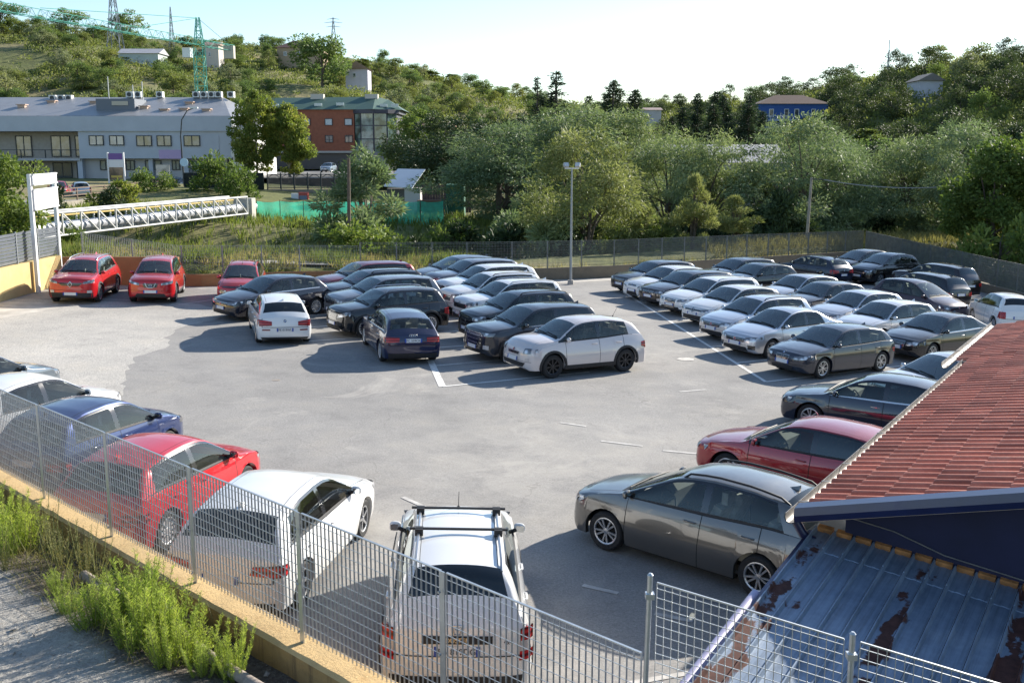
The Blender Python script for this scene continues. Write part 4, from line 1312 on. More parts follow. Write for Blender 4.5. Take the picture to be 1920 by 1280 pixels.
    # ---- cladding
    if clad:
        for s_ in (S.fo, S.fo + S.wb):
            for sgn in (-1, 1):
                mb = MB(); vv_ = []; ff_ = []
                nn = 18
                for k in range(nn + 1):
                    a = math.pi * (-.10 + 1.20 * k / nn)
                    for rr, of in ((S.Ra - .006, -.03), (S.Ra - .004, .014), (S.Ra + .06, .012), (S.Ra + .068, -.004)):
                        ss = s_ - rr * math.cos(a); zz = max(S.z0 + .005, S.wr + rr * math.sin(a))
                        vv_.append((L/2 - ss, sgn * (float(S.yside(np.array(ss), np.array(zz))) + of), zz))
                for k in range(nn):
                    for c in range(3):
                        q = (k*4+c, k*4+c+1, (k+1)*4+c+1, (k+1)*4+c)
                        ff_.append(q if sgn < 0 else q[::-1])
                mb.add(vv_, ff_); mb.build('wheel_arch_trim', BLACK, root, True, 40)
        for sgn in (-1, 1):
            a, b_ = S.fo + S.Ra + .05, S.fo + S.wb - S.Ra - .05
            vv_ = []; ff_ = []
            for k in range(7):
                ss = a + (b_ - a) * k / 6
                for zz, of in ((S.z0 - .01, -.04), (S.z0 + .005, .014), (S.z0 + .10, .014), (S.z0 + .115, -.004)):
                    vv_.append((L/2 - ss, sgn * (float(S.yside(np.array(ss), np.array(zz))) + of), zz))
            for k in range(6):
                for c in range(3):
                    q = (k*4+c, k*4+c+1, (k+1)*4+c+1, (k+1)*4+c); ff_.append(q if sgn > 0 else q[::-1])
            MB().add(vv_, ff_).build('sill_trim', BLACK, root, True, 40)
    # ---- roof things
    def roof_pt(s, yf, up=0.0):
        zc = float(S.sil(s)); hh = zc - .055 - float(min(S.belt(s), zc - .08))
        ye_ = float(S.yside(np.array(s), np.array(zc - hh - .055))) - .018 - S.tumble * hh - .05
        return (L/2 - s, ye_ * yf, zc - .055 * abs(yf) ** 2.4 + up)
    if rails:
        for sgn in (-1, 1):
            pts = [roof_pt(S.ws[1] + .08, .93 * sgn, -.01)] + [roof_pt(q, .93 * sgn, .045) for q in np.linspace(S.ws[1] + .18, S.rg[0] - .25, 7)] + [roof_pt(S.rg[0] - .10, .93 * sgn, -.01)]
            MB().tube(pts, .018, 6).build('roof_rail', {'chrome': CHROME, 'black': BLACK, 'alloy': ALLOY}[rails], root, True, 50)
    if bars:
        for q in bars:
            a, b_ = roof_pt(q, -.95, .10), roof_pt(q, .95, .10)
            mb = MB(); mb.bar((a[0], a[1] - .10, a[2]), (b_[0], b_[1] + .10, b_[2]), .035, .025)
            for pp in (roof_pt(q, -.92, .0), roof_pt(q, .92, .0)):
                mb.box((pp[0] - .06, pp[1] - .05, pp[2] + .02), (pp[0] + .06, pp[1] + .05, a[2] + .008))
            mb.build('roof_bar', BLACK, root)
    if antenna == 'fin':
        p0 = roof_pt(S.rg[0] - .28, 0)
        mb = MB(); x, y, z = p0
        mb.add([(x + .12, 0, z - .002), (x - .08, .03, z - .006), (x - .08, -.03, z - .006), (x - .09, 0, z + .075), (x - .02, 0, z + .045)],
               [(0, 4, 1), (4, 3, 1), (0, 2, 4), (4, 2, 3), (1, 3, 2)])
        mb.build('roof_antenna', P if dust < .9 else BLACK, root)
    elif antenna == 'whip':
        x, y, z = roof_pt(S.rg[0] - .25, 0)
        mb = MB(); mb.tube([(x, 0, z - .01), (x, 0, z + .03)], [.035, .018], 6); mb.tube([(x, 0, z + .02), (x - .16, 0, z + .30)], [.006, .004], 5)
        mb.build('roof_antenna', BLACK, root)
    elif antenna == 'front':
        x, y, z = roof_pt(S.ws[1] + .15, 0)
        mb = MB(); mb.tube([(x, 0, z - .01), (x, 0, z + .02)], [.03, .018], 6); mb.tube([(x, 0, z + .02), (x - .12, 0, z + .26)], [.006, .004], 5)
        mb.build('roof_antenna', BLACK, root)
    return root
# ------------------------------------------------------------------ building on the right: red tiled roof, blue canopy
BA = Vector((.545, .838, 0)).normalized(); BB = Vector((BA.y, -BA.x, 0))
E0 = Vector((2.70, 9.38, 2.90)); PITCH = .262
def bp_(a, b_, z=0.0):
    """point a along the eave, b in from the eave, z above the eave"""
    p = E0 + BA * a + BB * b_; return Vector((p.x, p.y, E0.z + z))
TILE = None
def tile_mat():
    m, nt, N, L, b = new_mat('red_metal_tile')
    p = worldpos(nt)
    oi = N.new('ShaderNodeObjectInfo')
    f = noise(nt, 2.2, 5, .65, p); g = noise(nt, 30, 3, .7, p)
    c = ramp(nt, f, [(.28, (.45, .140, .085)), (.55, (.57, .20, .125)), (.8, (.64, .30, .20))])
    c = mixc(nt, .35, c, ramp(nt, g, [(.3, (.6, .6, .6)), (.7, (1.3, 1.25, 1.2))]), 'MULTIPLY')
    c = mixc(nt, 1.0, c, ramp(nt, oi.outputs['Random'], [(0, (.68, .66, .64)), (.7, (1.08, 1.07, 1.05)), (1, (1.25, 1.25, 1.22))]), 'MULTIPLY')
    L.new(c, b.inputs['Base Color']); b.inputs['Roughness'].default_value = .5; b.inputs['Specular IOR Level'].default_value = .25
    return m
TILE = tile_mat()
NAVYM = simple('navy_sheet_metal', (.014, .020, .075), .35, .2, var=.2, vscale=3, coat=.3)
NAVYW = simple('navy_wall_render', (.010, .012, .045), .8, var=.2, vscale=2)
CREAM = simple('cream_render', (.55, .48, .38), .9, var=.15)
GUTTER = simple('pale_gutter_metal', (.24, .225, .21), .5, .35, var=.2, vscale=5)
RUSTO = simple('rusty_orange_flashing', (.36, .15, .045), .8, var=.45, vscale=9, bmp=.4)

def tile_mesh():
    """one pressed tile: wave across local X (pitch), running up local Y (course); lower lip at y=0"""
    PW, CL = .185, .36
    n = 8; V = []; F_ = []
    def wave(t): return .056 * math.sin(math.pi * min(1, t * 1.08)) ** 1.1 if t < .93 else 0.0
    for yy, dz in ((0.0, .034), (.02, .040), (CL + .03, .004)):
        for i in range(n + 1):
            t = i / n; V.append((t * PW, yy, wave(t) + dz))
    for i in range(n + 1): V.append((i / n * PW, .0, wave(i / n) + .004))
    k = n + 1
    for r in range(2):
        for i in range(n): F_.append((r*k+i, r*k+i+1, (r+1)*k+i+1, (r+1)*k+i))
    for i in range(n): F_.append((3*k+i, 3*k+i+1, i+1, i))
    me = mesh_data('tile', V, F_, [TILE], None, True, 40)
    return me, V, F_, PW, CL

def building():
    root = link('roofed_building', None, loc=bp_(0, .4, -2.9)); root.empty_display_size = .5
    tag(root, 'low building with red tiled metal roof and navy gable wall at right', 'building')
    inv = Matrix.Translation(root.location).inverted()
    def own(o, par=None):
        if par is None:
            o.parent = root; o.matrix_parent_inverse = inv
        return o
    LEN = 13.3; RW = 4.6
    # walls
    mb = MB()
    for a0, a1, b0, b1 in ((.35, LEN - .2, .35, RW * 2 - .35),):
        cs = [(a0, b0), (a1, b0), (a1, b1), (a0, b1)]
        V = [tuple(bp_(a, b_, -4.2)) for a, b_ in cs] + [tuple(bp_(a, b_, -.10 + PITCH * .35)) for a, b_ in cs]
        V += [tuple(bp_(a0, RW, PITCH * RW - .12)), tuple(bp_(a1, RW, PITCH * RW - .12))]
        mb.add(V, [(0, 4, 7, 3), (4, 8, 7), (1, 2, 6, 5), (5, 6, 9)], 0)
        mb.add(V, [(0, 1, 5, 4), (2, 3, 7, 6)], 1)
    own(mb.build('wall', [NAVYW, CREAM]))
    # roof deck, first part with its eave at b=0, second part stepping out
    mb = MB()
    def deck(a0, a1, b0):
        for (x0, x1, s) in ((b0, RW, 1), (RW, RW * 2 - b0, -1)):
            z = lambda b_: PITCH * (b_ if b_ <= RW else 2 * RW - b_)
            t = .05
            V = [tuple(bp_(a, b_, z(b_) + k)) for k in (-t, 0) for a, b_ in ((a0, x0), (a1, x0), (a1, x1), (a0, x1))]
            mb.add(V, [(0,1,2,3), (7,6,5,4), (0,4,5,1), (1,5,6,2), (2,6,7,3), (3,7,4,0)])
    deck(.0, 8.85, .03); deck(8.86, LEN, -.20)
    roof = own(mb.build('roof', [simple('roof_deck', (.40, .34, .30), .7)]))
    # tiles
    me, TV, TF, PW, CL = tile_mesh()
    sl = math.hypot(1, PITCH); CLb = CL / sl
    ex = BA; ey = (BB + Vector((0, 0, PITCH))).normalized(); ez = ex.cross(ey)
    if ez.z < 0: ez = -ez
    spots = []
    for (a0, a1, b0) in ((.04, 8.84, .03), (8.88, LEN - .02, -.20)):
        na = int((a1 - a0) / PW)
        for i in range(na):
            for j in range(int((RW - b0) / CLb)):
                a = a0 + i * PW; b_ = b0 + j * CLb
                p = bp_(a, b_, PITCH * b_ + .003)
                v = p - Vector((0, 0, CAM_H)); cy = v.y * math.cos(CAM_TILT) - v.z * math.sin(CAM_TILT)
                px = 960 + 1954 * v.x / max(cy, .1)
                spots.append(((v.length + (60 if px > 1935 else 0)), p))
    spots.sort(key=lambda q: q[0])
    Rm = Matrix((ex, ey, ez)).transposed().to_4x4()
    rnd = random.Random(3)
    for d, p in spots[:300]:
        o = link('tile', me, roof)
        M_ = Matrix.Translation(p) @ Rm @ Matrix.Rotation(rnd.uniform(-.008, .008), 4, 'Z')
        o.matrix_local = M_
    rest = MB(); Rn = np.array(Rm.to_3x3())
    TVn = np.array(TV)
    for d, p in spots[300:]:
        rest.add((TVn @ Rn.T + np.array(p)).tolist(), TF)
    ro = rest.build('tile_field', TILE, None, True, 40); ro['kind'] = 'stuff'; ro.parent = roof
    # gutters
    for a0, a1, b0 in ((-.04, 8.86, -.06), (8.4, LEN, -.30)):
        mb = MB(); prof = [(-.055, .035), (-.06, -.01), (-.04, -.05), (0, -.062), (.04, -.05), (.055, -.01)]
        V = []; k = len(prof)
        for a in (a0, a1):
            V += [tuple(bp_(a, b0 + pb, pz)) for pb, pz in prof] + [tuple(bp_(a, b0 + pb * .88, pz + .008 if q else pz)) for q, (pb, pz) in enumerate(prof)]
        F_ = []
        for i in range(k - 1):
            F_.append((i, i+1, 2*k+i+1, 2*k+i)); F_.append((k+i, 3*k+i, 3*k+i+1, k+i+1))
        F_.append((0, 2*k, 3*k, k)); F_.append((k-1, 2*k-1, 4*k-1, 3*k-1)[::-1])
        mb.add(V, F_)
        for a in np.arange(a0 + .4, a1, .75):       # hangers
            mb.bar(bp_(a, b0 - .055, .038), bp_(a, b0 + .10, .055), .022, .006)
        g = own(mb.build('gutter', GUTTER, None, True, 50))
    # verge flashing: stepped navy trim along the gable edge
    mb = MB()
    prof = [(-.07, .115), (.07, .13), (.07, .10), (-.04, .085), (-.045, .06), (-.02, .045), (-.035, -.03), (-.01, -.055), (-.01, -.075), (-.06, -.06), (-.085, .02)]
    for s0_, s1_, f in ((-.02, RW, 1), (RW, 2 * RW + .02, -1)):
        V = []
        for b_ in (s0_, s1_):
            zz = PITCH * (b_ if b_ <= RW else 2 * RW - b_)
            V += [tuple(bp_(pa, b_, zz + pz * .82 + .02)) for pa, pz in prof]
        k = len(prof); F_ = [(i, (i+1) % k, k + (i+1) % k, k + i) for i in range(k)] + [tuple(range(k))[::-1], tuple(range(k, 2*k))]
        mb.add(V, F_)
    own(mb.build('verge_trim', NAVYM, None, True, 30))
    # downpipe elbow at the corner
    mb = MB(); mb.tube([bp_(.10, -.06, -.06), bp_(.12, .02, -.20), bp_(.2, .18, -.30), bp_(.24, .24, -.6), bp_(.24, .24, -2.9)], .045, 8)
    own(mb.build('downpipe', NAVYM, None, True, 60))
    # loose cable on the gable
    mb = MB(); pts = [bp_(.33, .35 + k * .45, -.02 - .085 * k + .03 * math.sin(k * 2.1)) for k in range(12)]
    mb.tube(pts, .006, 4); own(mb.build('cable', GUTTER))
    return root
bld = building()

def canopy():
    T0 = Vector((2.97, 9.62, 2.69)); dA = (Vector((1.39, 7.18, 2.40)) - T0).normalized(); dB = (Vector((4.50, 8.62, 2.51)) - T0).normalized()
    nz = dB.cross(dA).normalized()
    if nz.z < 0: nz = -nz
    root = link('metal_canopy', None, loc=(2.2, 8.4, -.2)); root.empty_display_size = .4
    tag(root, 'blue ribbed metal canopy roof with peeling rust patches at lower right', 'canopy')
    m, nt, N, L, b = new_mat('blue_peeling_metal')
    p = worldpos(nt)
    # canopy-plane coordinates from world position, measured across the ribs and along them
    dv = N.new('ShaderNodeVectorMath'); dv.operation = 'SUBTRACT'; L.new(p, dv.inputs[0]); dv.inputs[1].default_value = T0
    d1 = N.new('ShaderNodeVectorMath'); d1.operation = 'DOT_PRODUCT'; L.new(dv.outputs[0], d1.inputs[0]); d1.inputs[1].default_value = dB
    d2 = N.new('ShaderNodeVectorMath'); d2.operation = 'DOT_PRODUCT'; L.new(dv.outputs[0], d2.inputs[0]); d2.inputs[1].default_value = dA
    cb = N.new('ShaderNodeCombineXYZ'); L.new(d1.outputs['Value'], cb.inputs[0]); L.new(d2.outputs['Value'], cb.inputs[1])
    f = noise(nt, 1.3, 5, .6, cb.outputs[0])
    fine = noise(nt, 11, 4, .7, cb.outputs[0])
    base = ramp(nt, f, [(.3, (.18, .235, .31)), (.55, (.26, .325, .41)), (.75, (.36, .42, .49))])
    base = mixc(nt, .4, base, ramp(nt, fine, [(.3, (.7, .7, .7)), (.7, (1.2, 1.2, 1.2))]), 'MULTIPLY')
    # dirt streaks down the sheets
    mps = N.new('ShaderNodeMapping'); mps.inputs['Scale'].default_value = (26, 1.1, 1); L.new(cb.outputs[0], mps.inputs[0])
    base = mixc(nt, .8, base, ramp(nt, noise(nt, 1.0, 4, .7, mps.outputs[0]), [(.30, (.58, .56, .54)), (.55, (1, 1, 1)), (.8, (1.12, 1.12, 1.1))]), 'MULTIPLY')
    # peeling follows one sheet in four and breaks up along it
    wv = N.new('ShaderNodeMath'); wv.operation = 'PINGPONG'; L.new(mathn(nt, 'ADD', d1.outputs['Value'], -.10), wv.inputs[0]); wv.inputs[1].default_value = .46
    near = mathn(nt, 'SUBTRACT', .17, wv.outputs[0])
    mp = N.new('ShaderNodeMapping'); mp.inputs['Scale'].default_value = (3.0, 1.5, 1); L.new(cb.outputs[0], mp.inputs[0])
    br = noise(nt, 1.5, 3, .45, mp.outputs[0], .4)
    k = mathn(nt, 'ADD', mathn(nt, 'MULTIPLY', near, 1.35), mathn(nt, 'SUBTRACT', br, .50))
    k = mathn(nt, 'ADD', k, mathn(nt, 'MULTIPLY', mathn(nt, 'SUBTRACT', d2.outputs['Value'], 1.4), .05))
    rust = mathn(nt, 'MULTIPLY', mathn(nt, 'SUBTRACT', mathn(nt, 'ADD', k, mathn(nt, 'MULTIPLY', mathn(nt, 'SUBTRACT', noise(nt, 16, 5, .75, cb.outputs[0]), .5), .22)), .135, True), 26, True)
    rc = ramp(nt, fine, [(.3, (.060, .024, .018)), (.7, (.14, .056, .040))])
    L.new(mixc(nt, rust, base, rc), b.inputs['Base Color'])
    L.new(mathn(nt, 'ADD', mathn(nt, 'MULTIPLY', rust, .4), .45), b.inputs['Roughness'])
    b.inputs['Metallic'].default_value = .25
    inv = Matrix.Translation(root.location).inverted()
    def own(o): o.parent = root; o.matrix_parent_inverse = inv; return o
    SP = .182; NR = 38; LENA = 3.35
    Q = lambda b_, a, h=0.0: T0 + dB * b_ + dA * a + nz * h
    for i in range(NR):
        b0 = -.02 + i * SP; e = .0015
        mb = MB(); prof = [(b0, .048), (b0 + .012, .048), (b0 + .026, .004), (b0 + .07, .0), (b0 + SP * .55, .006), (b0 + SP - .03, .0), (b0 + SP - .016, .004), (b0 + SP - .004, .046)]
        V = []
        for a in (0.03, .42, .425, LENA):
            lift = .006 if a < .422 else 0
            V += [tuple(Q(pb, a, ph + lift)) for pb, ph in prof]
        kk = len(prof); F_ = []
        for r in range(3):
            for j in range(kk - 1): F_.append((r*kk+j, r*kk+j+1, (r+1)*kk+j+1, (r+1)*kk+j))
        mb.add(V, F_)
        own(mb.build('roof_sheet', m, None, True, 25))
        # rusty filler piece under the gable at the head of each sheet
        mb = MB()
        c0, c1 = Q(b0 + .022, -.01, .0), Q(b0 + SP - .022, .03, .06)
        mb.add([tuple(Q(b0 + .018, -.03, .0)), tuple(Q(b0 + SP - .018, -.03, .0)), tuple(Q(b0 + SP - .018, .045, .0)), tuple(Q(b0 + .018, .045, .0)),
                tuple(Q(b0 + .018, -.03, .055)), tuple(Q(b0 + SP - .018, -.03, .055)), tuple(Q(b0 + SP - .018, .03, .048)), tuple(Q(b0 + .018, .03, .048))],
               [(0,3,2,1),(4,5,6,7),(0,1,5,4),(1,2,6,5),(2,3,7,6),(3,0,4,7)])
        own(mb.build('head_flashing', RUSTO))
    # edge beam, pale gutter pipe and posts
    mb = MB(); mb.bar(Q(-.05, .05, -.06), Q(-.05, LENA, -.06), .05, .12, 0, up=nz); own(mb.build('edge_trim', NAVYM))
    mb = MB(); mb.tube([Q(-.10, 1.45, -.02), Q(-.10, LENA + .1, -.06)], .045, 10); own(mb.build('edge_pipe', simple('lavender_pipe', (.36, .34, .48), .5, .1, var=.2, vscale=5), None, True, 50))
    mb = MB(); mb.bar(Q(.04, 1.7, -.10), Q(.04, LENA, -.10), .10, .14, 0, up=nz); own(mb.build('timber_plate', simple('salmon_timber', (.42, .20, .12), .8, var=.2)))
    for a in (.4, 1.8, 3.1):
        q = Q(.04, a, -.12); mb = MB(); mb.box((q.x - .04, q.y - .04, -.6), (q.x + .04, q.y + .04, q.z)); own(mb.build('post', NAVYM))
canopy()
# ------------------------------------------------------------------ street furniture by the car park
WHITEP = simple('white_painted_metal', (.72, .73, .74), .5, .1, var=.06)
DARKM = simple('dark_metal', (.05, .055, .06), .5, .5)
GLASSWIN = simple('window_glass', (.05, .065, .075), .06, .0, coat=1.0)
BLIND = simple('pale_blind', (.50, .54, .56), .6, var=.1, vscale=1)
def ownf(root):
    m = Matrix.Translation(root.location).inverted()
    def own(o):
        if o.parent is None: o.parent = root; o.matrix_parent_inverse = m
        return o
    return own
def thing(name, label, cat, loc, group=None):
    r = link(name, None, loc=loc); r.empty_display_size = .4
    tag(r, label, cat, group)
    return r, ownf(r)

def billboard():
    r, own = thing('billboard', 'blank white billboard on two tall posts by the yellow wall', 'billboard', (-19.3, 42.2, .7))
    p0, p1 = np.array((-19.32, 42.2)), np.array((-20.0, 46.0))
    for p, zb in ((p0, .6), (p1, .9)):
        own(MB().box((p[0] - .07, p[1] - .08, zb), (p[0] + .07, p[1] + .08, 5.45)).build('post', WHITEP))
    d = (p1 - p0); n = np.array((d[1], -d[0])); n /= np.linalg.norm(n)
    for z0, z1 in ((5.02, 5.42), (4.02, 4.82)):
        a, b_ = p0 + n * .11, p1 + n * .11
        own(MB().bar((*a, (z0 + z1) / 2), (*b_, (z0 + z1) / 2), .05, z1 - z0).build('board', simple('board_white', (.80, .80, .80), .5)))
        for z in (z0, z1): own(MB().bar((*(p0 + n * .125), z), (*(p1 + n * .125), z), .09, .05).build('frame_rail', WHITEP))
billboard()

def lamp():
    z = lotz(2.9)
    r, own = thing('lamp_post', 'tall grey floodlight pole with two lamps at the back fence', 'lamp post', (2.9, 51.2, z))
    own(MB().tube([(2.9, 51.2, z - .1), (2.9, 51.2, z + 2.2), (2.9, 51.2, 5.55)], [.065, .055, .038], 12).build('pole', simple('pole_grey', (.30, .32, .33), .5, .4, var=.1), None, True, 60))
    own(MB().tube([(2.9, 51.2, z - .05), (2.9, 51.2, z + .22)], [.17, .14], 12).build('footing', CONCRETE, None, True, 50))
    own(MB().bar((2.55, 51.2, 5.55), (3.25, 51.2, 5.55), .06).build('crossarm', GALV))
    for x, a in ((2.62, .35), (3.18, -.35)):
        M_ = Matrix.Translation((x, 51.12, 5.72)) @ Matrix.Rotation(a, 4, 'Z') @ Matrix.Rotation(R(-25), 4, 'X')
        l = own(MB().box((-.12, -.05, -.10), (.12, .08, .10), 0, M_).box((-.07, .08, -.06), (.07, .13, .06), 0, M_).build('floodlight', simple('lamp_housing', (.45, .46, .47), .5, .3)))
        f = MB().box((-.105, -.058, -.085), (.105, -.051, .085), 0, M_).build('lamp_glass', simple('floodlight_glass', (.55, .58, .60), .1, .2, coat=1)); f.parent = l
lamp()

def utility(x, y, z0, z1, lean, mat, label, arms=False):
    r, own = thing('utility_pole', label, 'utility pole', (x, y, z0))
    own(MB().tube([(x, y, z0 - .4), (x + lean * .5, y, (z0 + z1) / 2), (x + lean, y, z1)], [.115, .10, .08], 10).build('pole', mat, None, True, 60))
    if arms:
        own(MB().bar((x + lean, y - .1, z1 - .12), (x + lean + .9, y - .1, z1 - .16), .06).build('bracket', DARKM))
WOODP = simple('creosoted_pole', (.14, .105, .08), .9, var=.3, vscale=6)
utility(-9.0, 57.5, .5, 6.0, .12, WOODP, 'plain brown wooden pole in front of the light green willow')
utility(20.3, 72.0, -.3, 4.65, .15, simple('concrete_pole', (.34, .30, .25), .9, var=.2), 'concrete pole carrying the drooping cable behind the far fence', True)
def cable(pts, label):
    P_ = []
    for (a, b_, sag) in pts:
        a, b_ = Vector(a), Vector(b_)
        for t in np.linspace(0, 1, 14): P_.append(a.lerp(b_, t) - Vector((0, 0, sag * 4 * t * (1 - t))))
    mb = MB().tube(P_, .03, 5)
    tag(mb.build('overhead_cable', simple('cable_grey', (.30, .30, .32), .5)), label, 'cable')
cable([((21.2, 71.9, 4.5), (30.5, 71.0, 4.15), .35)], 'thick cable drooping right from the concrete pole')

# ------------------------------------------------------------------ truss pipe bridge
def truss():
    A0, A1 = np.array((-26.0, 56.5)), np.array((-20.6, 79.0))
    TP = simple('white_truss_paint', (.50, .50, .48), .55, .1, var=.12, vscale=2)
    PP = simple('pipe_paint', (.42, .43, .45), .5, .15, var=.1, vscale=1)
    r, own = thing('pipe_bridge', 'white steel truss bridge carrying a fat pale pipe over the river', 'bridge', (A0[0], A0[1], 1.4))
    d = (A1 - A0) / np.linalg.norm(A1 - A0); n = np.array((-d[1], d[0]))
    NB = 14; zt, zb = 3.05, 1.80
    pts = [A0 + (A1 - A0) * k / NB for k in range(NB + 1)]
    for sgn, tz in ((-1, 1), (1, 1)):
        o = n * .75 * sgn
        own(MB().tube([(*(pts[0] + o), zt), (*(pts[-1] + o), zt)], .07, 8).build('top_chord', TP, None, True, 60))
        own(MB().tube([(*(pts[0] + o), zb), (*(pts[-1] + o), zb)], .06, 8).build('bottom_chord', TP, None, True, 60))
        for k in range(NB + 1):
            own(MB().bar((*(pts[k] + o), zb), (*(pts[k] + o), zt), .085).build('upright', TP))
            if k < NB: own(MB().bar((*(pts[k] + o), zt), (*(pts[k + 1] + o), zb), .07).build('diagonal', TP))
    for k in range(NB + 1):
        own(MB().bar((*(pts[k] - n * .75), zb), (*(pts[k] + n * .75), zb), .10).build('cross_beam', TP))
    own(MB().tube([(*(A0 - d * 5), zb + .42), (*(A1 + d * 2.5), zb + .42)], .30, 16).build('pipe', PP, None, True, 60))
    for k in np.linspace(0, 1, 22):
        c = A0 + (A1 - A0) * k
        own(MB().tube([(*(c - d * .05), zb + .42), (*(c + d * .05), zb + .42)], .32, 16).build('pipe_band', PP, None, True, 40))
    own(MB().tube([(*(A0 + n * .4), zt - .25), (*(A1 + n * .4), zt - .25)], .05, 6).build('yellow_gas_pipe', simple('yellow_pipe', (.55, .40, .12), .6)))
    c = A1 + d * 1.2
    tag(MB().box((c[0] - .8, c[1] - .6, -2.6), (c[0] + .6, c[1] + .6, 2.9)).build('concrete_pier', simple('pale_pier', (.42, .40, .35), .9, var=.15)), 'pale concrete block at the far end of the pipe bridge', 'pier')
truss()

# ------------------------------------------------------------------ road on the far left with railing
ROADM = simple('far_road_asphalt', (.20, .195, .185), .9, var=.15, vscale=.6)
def flat(name, poly, z, mat):
    o = link(name, mesh_data(name, [(x, y, z) for x, y in poly], [tuple(range(len(poly)))], [mat])); tag(o, kind='structure'); return o
flat('road', [(-62, 80), (-36.2, 82), (-36.2, 124), (-62, 124)], 2.25, ROADM)
flat('forecourt', [(-36.0, 122), (-8, 122), (-8, 172), (-36.0, 172)], 3.42, ROADM)
def deck():
    o = MB().box((-36.9, 82, .6), (-36.0, 124, 2.42)).build('road_parapet', simple('bridge_concrete', (.30, .27, .22), .9, var=.25, vscale=1.5))
    tag(o, 'concrete edge of the road bridge under the brown railing', 'parapet')
    r, own = thing('railing', 'thin brown metal railing along the road bridge', 'railing', (-36.4, 82, 2.42))
    RM = simple('railing_brown', (.16, .11, .08), .6, .3)
    for y in np.arange(82, 124.1, 3.0): own(MB().box((-36.45, y - .05, 2.42), (-36.35, y + .05, 3.45)).build('post', RM))
    for z in (2.85, 3.15, 3.42): own(MB().bar((-36.4, 82, z), (-36.4, 124, z), .07).build('rail', RM))
deck()

# ------------------------------------------------------------------ grey office building
def window(mb_own, x0, x1, z0, z1, y, frame, pane, parts=2, name='window', depth=.12):
    y = y - .10; mb = MB(); fw = .10
    mb.box((x0, y - .03, z0), (x0 + fw, y + depth, z1)); mb.box((x1 - fw, y - .03, z0), (x1, y + depth, z1))
    mb.box((x0 + fw, y - .03, z0), (x1 - fw, y + depth, z0 + fw)); mb.box((x0 + fw, y - .03, z1 - fw), (x1 - fw, y + depth, z1))
    for k in range(1, parts):
        xm = x0 + (x1 - x0) * k / parts; mb.box((xm - fw / 2, y - .025, z0 + fw), (xm + fw / 2, y + depth, z1 - fw))
    w = mb_own(mb.build(name, frame))
    for k in range(parts):
        a = x0 + (x1 - x0) * k / parts + fw * .6; b_ = x0 + (x1 - x0) * (k + 1) / parts - fw * .6
        g = MB().box((a, y + .03, z0 + fw), (b_, y + .06, z1 - fw)).build('pane', pane if not isinstance(pane, list) else pane[k % len(pane)])
        g.parent = w
    return w

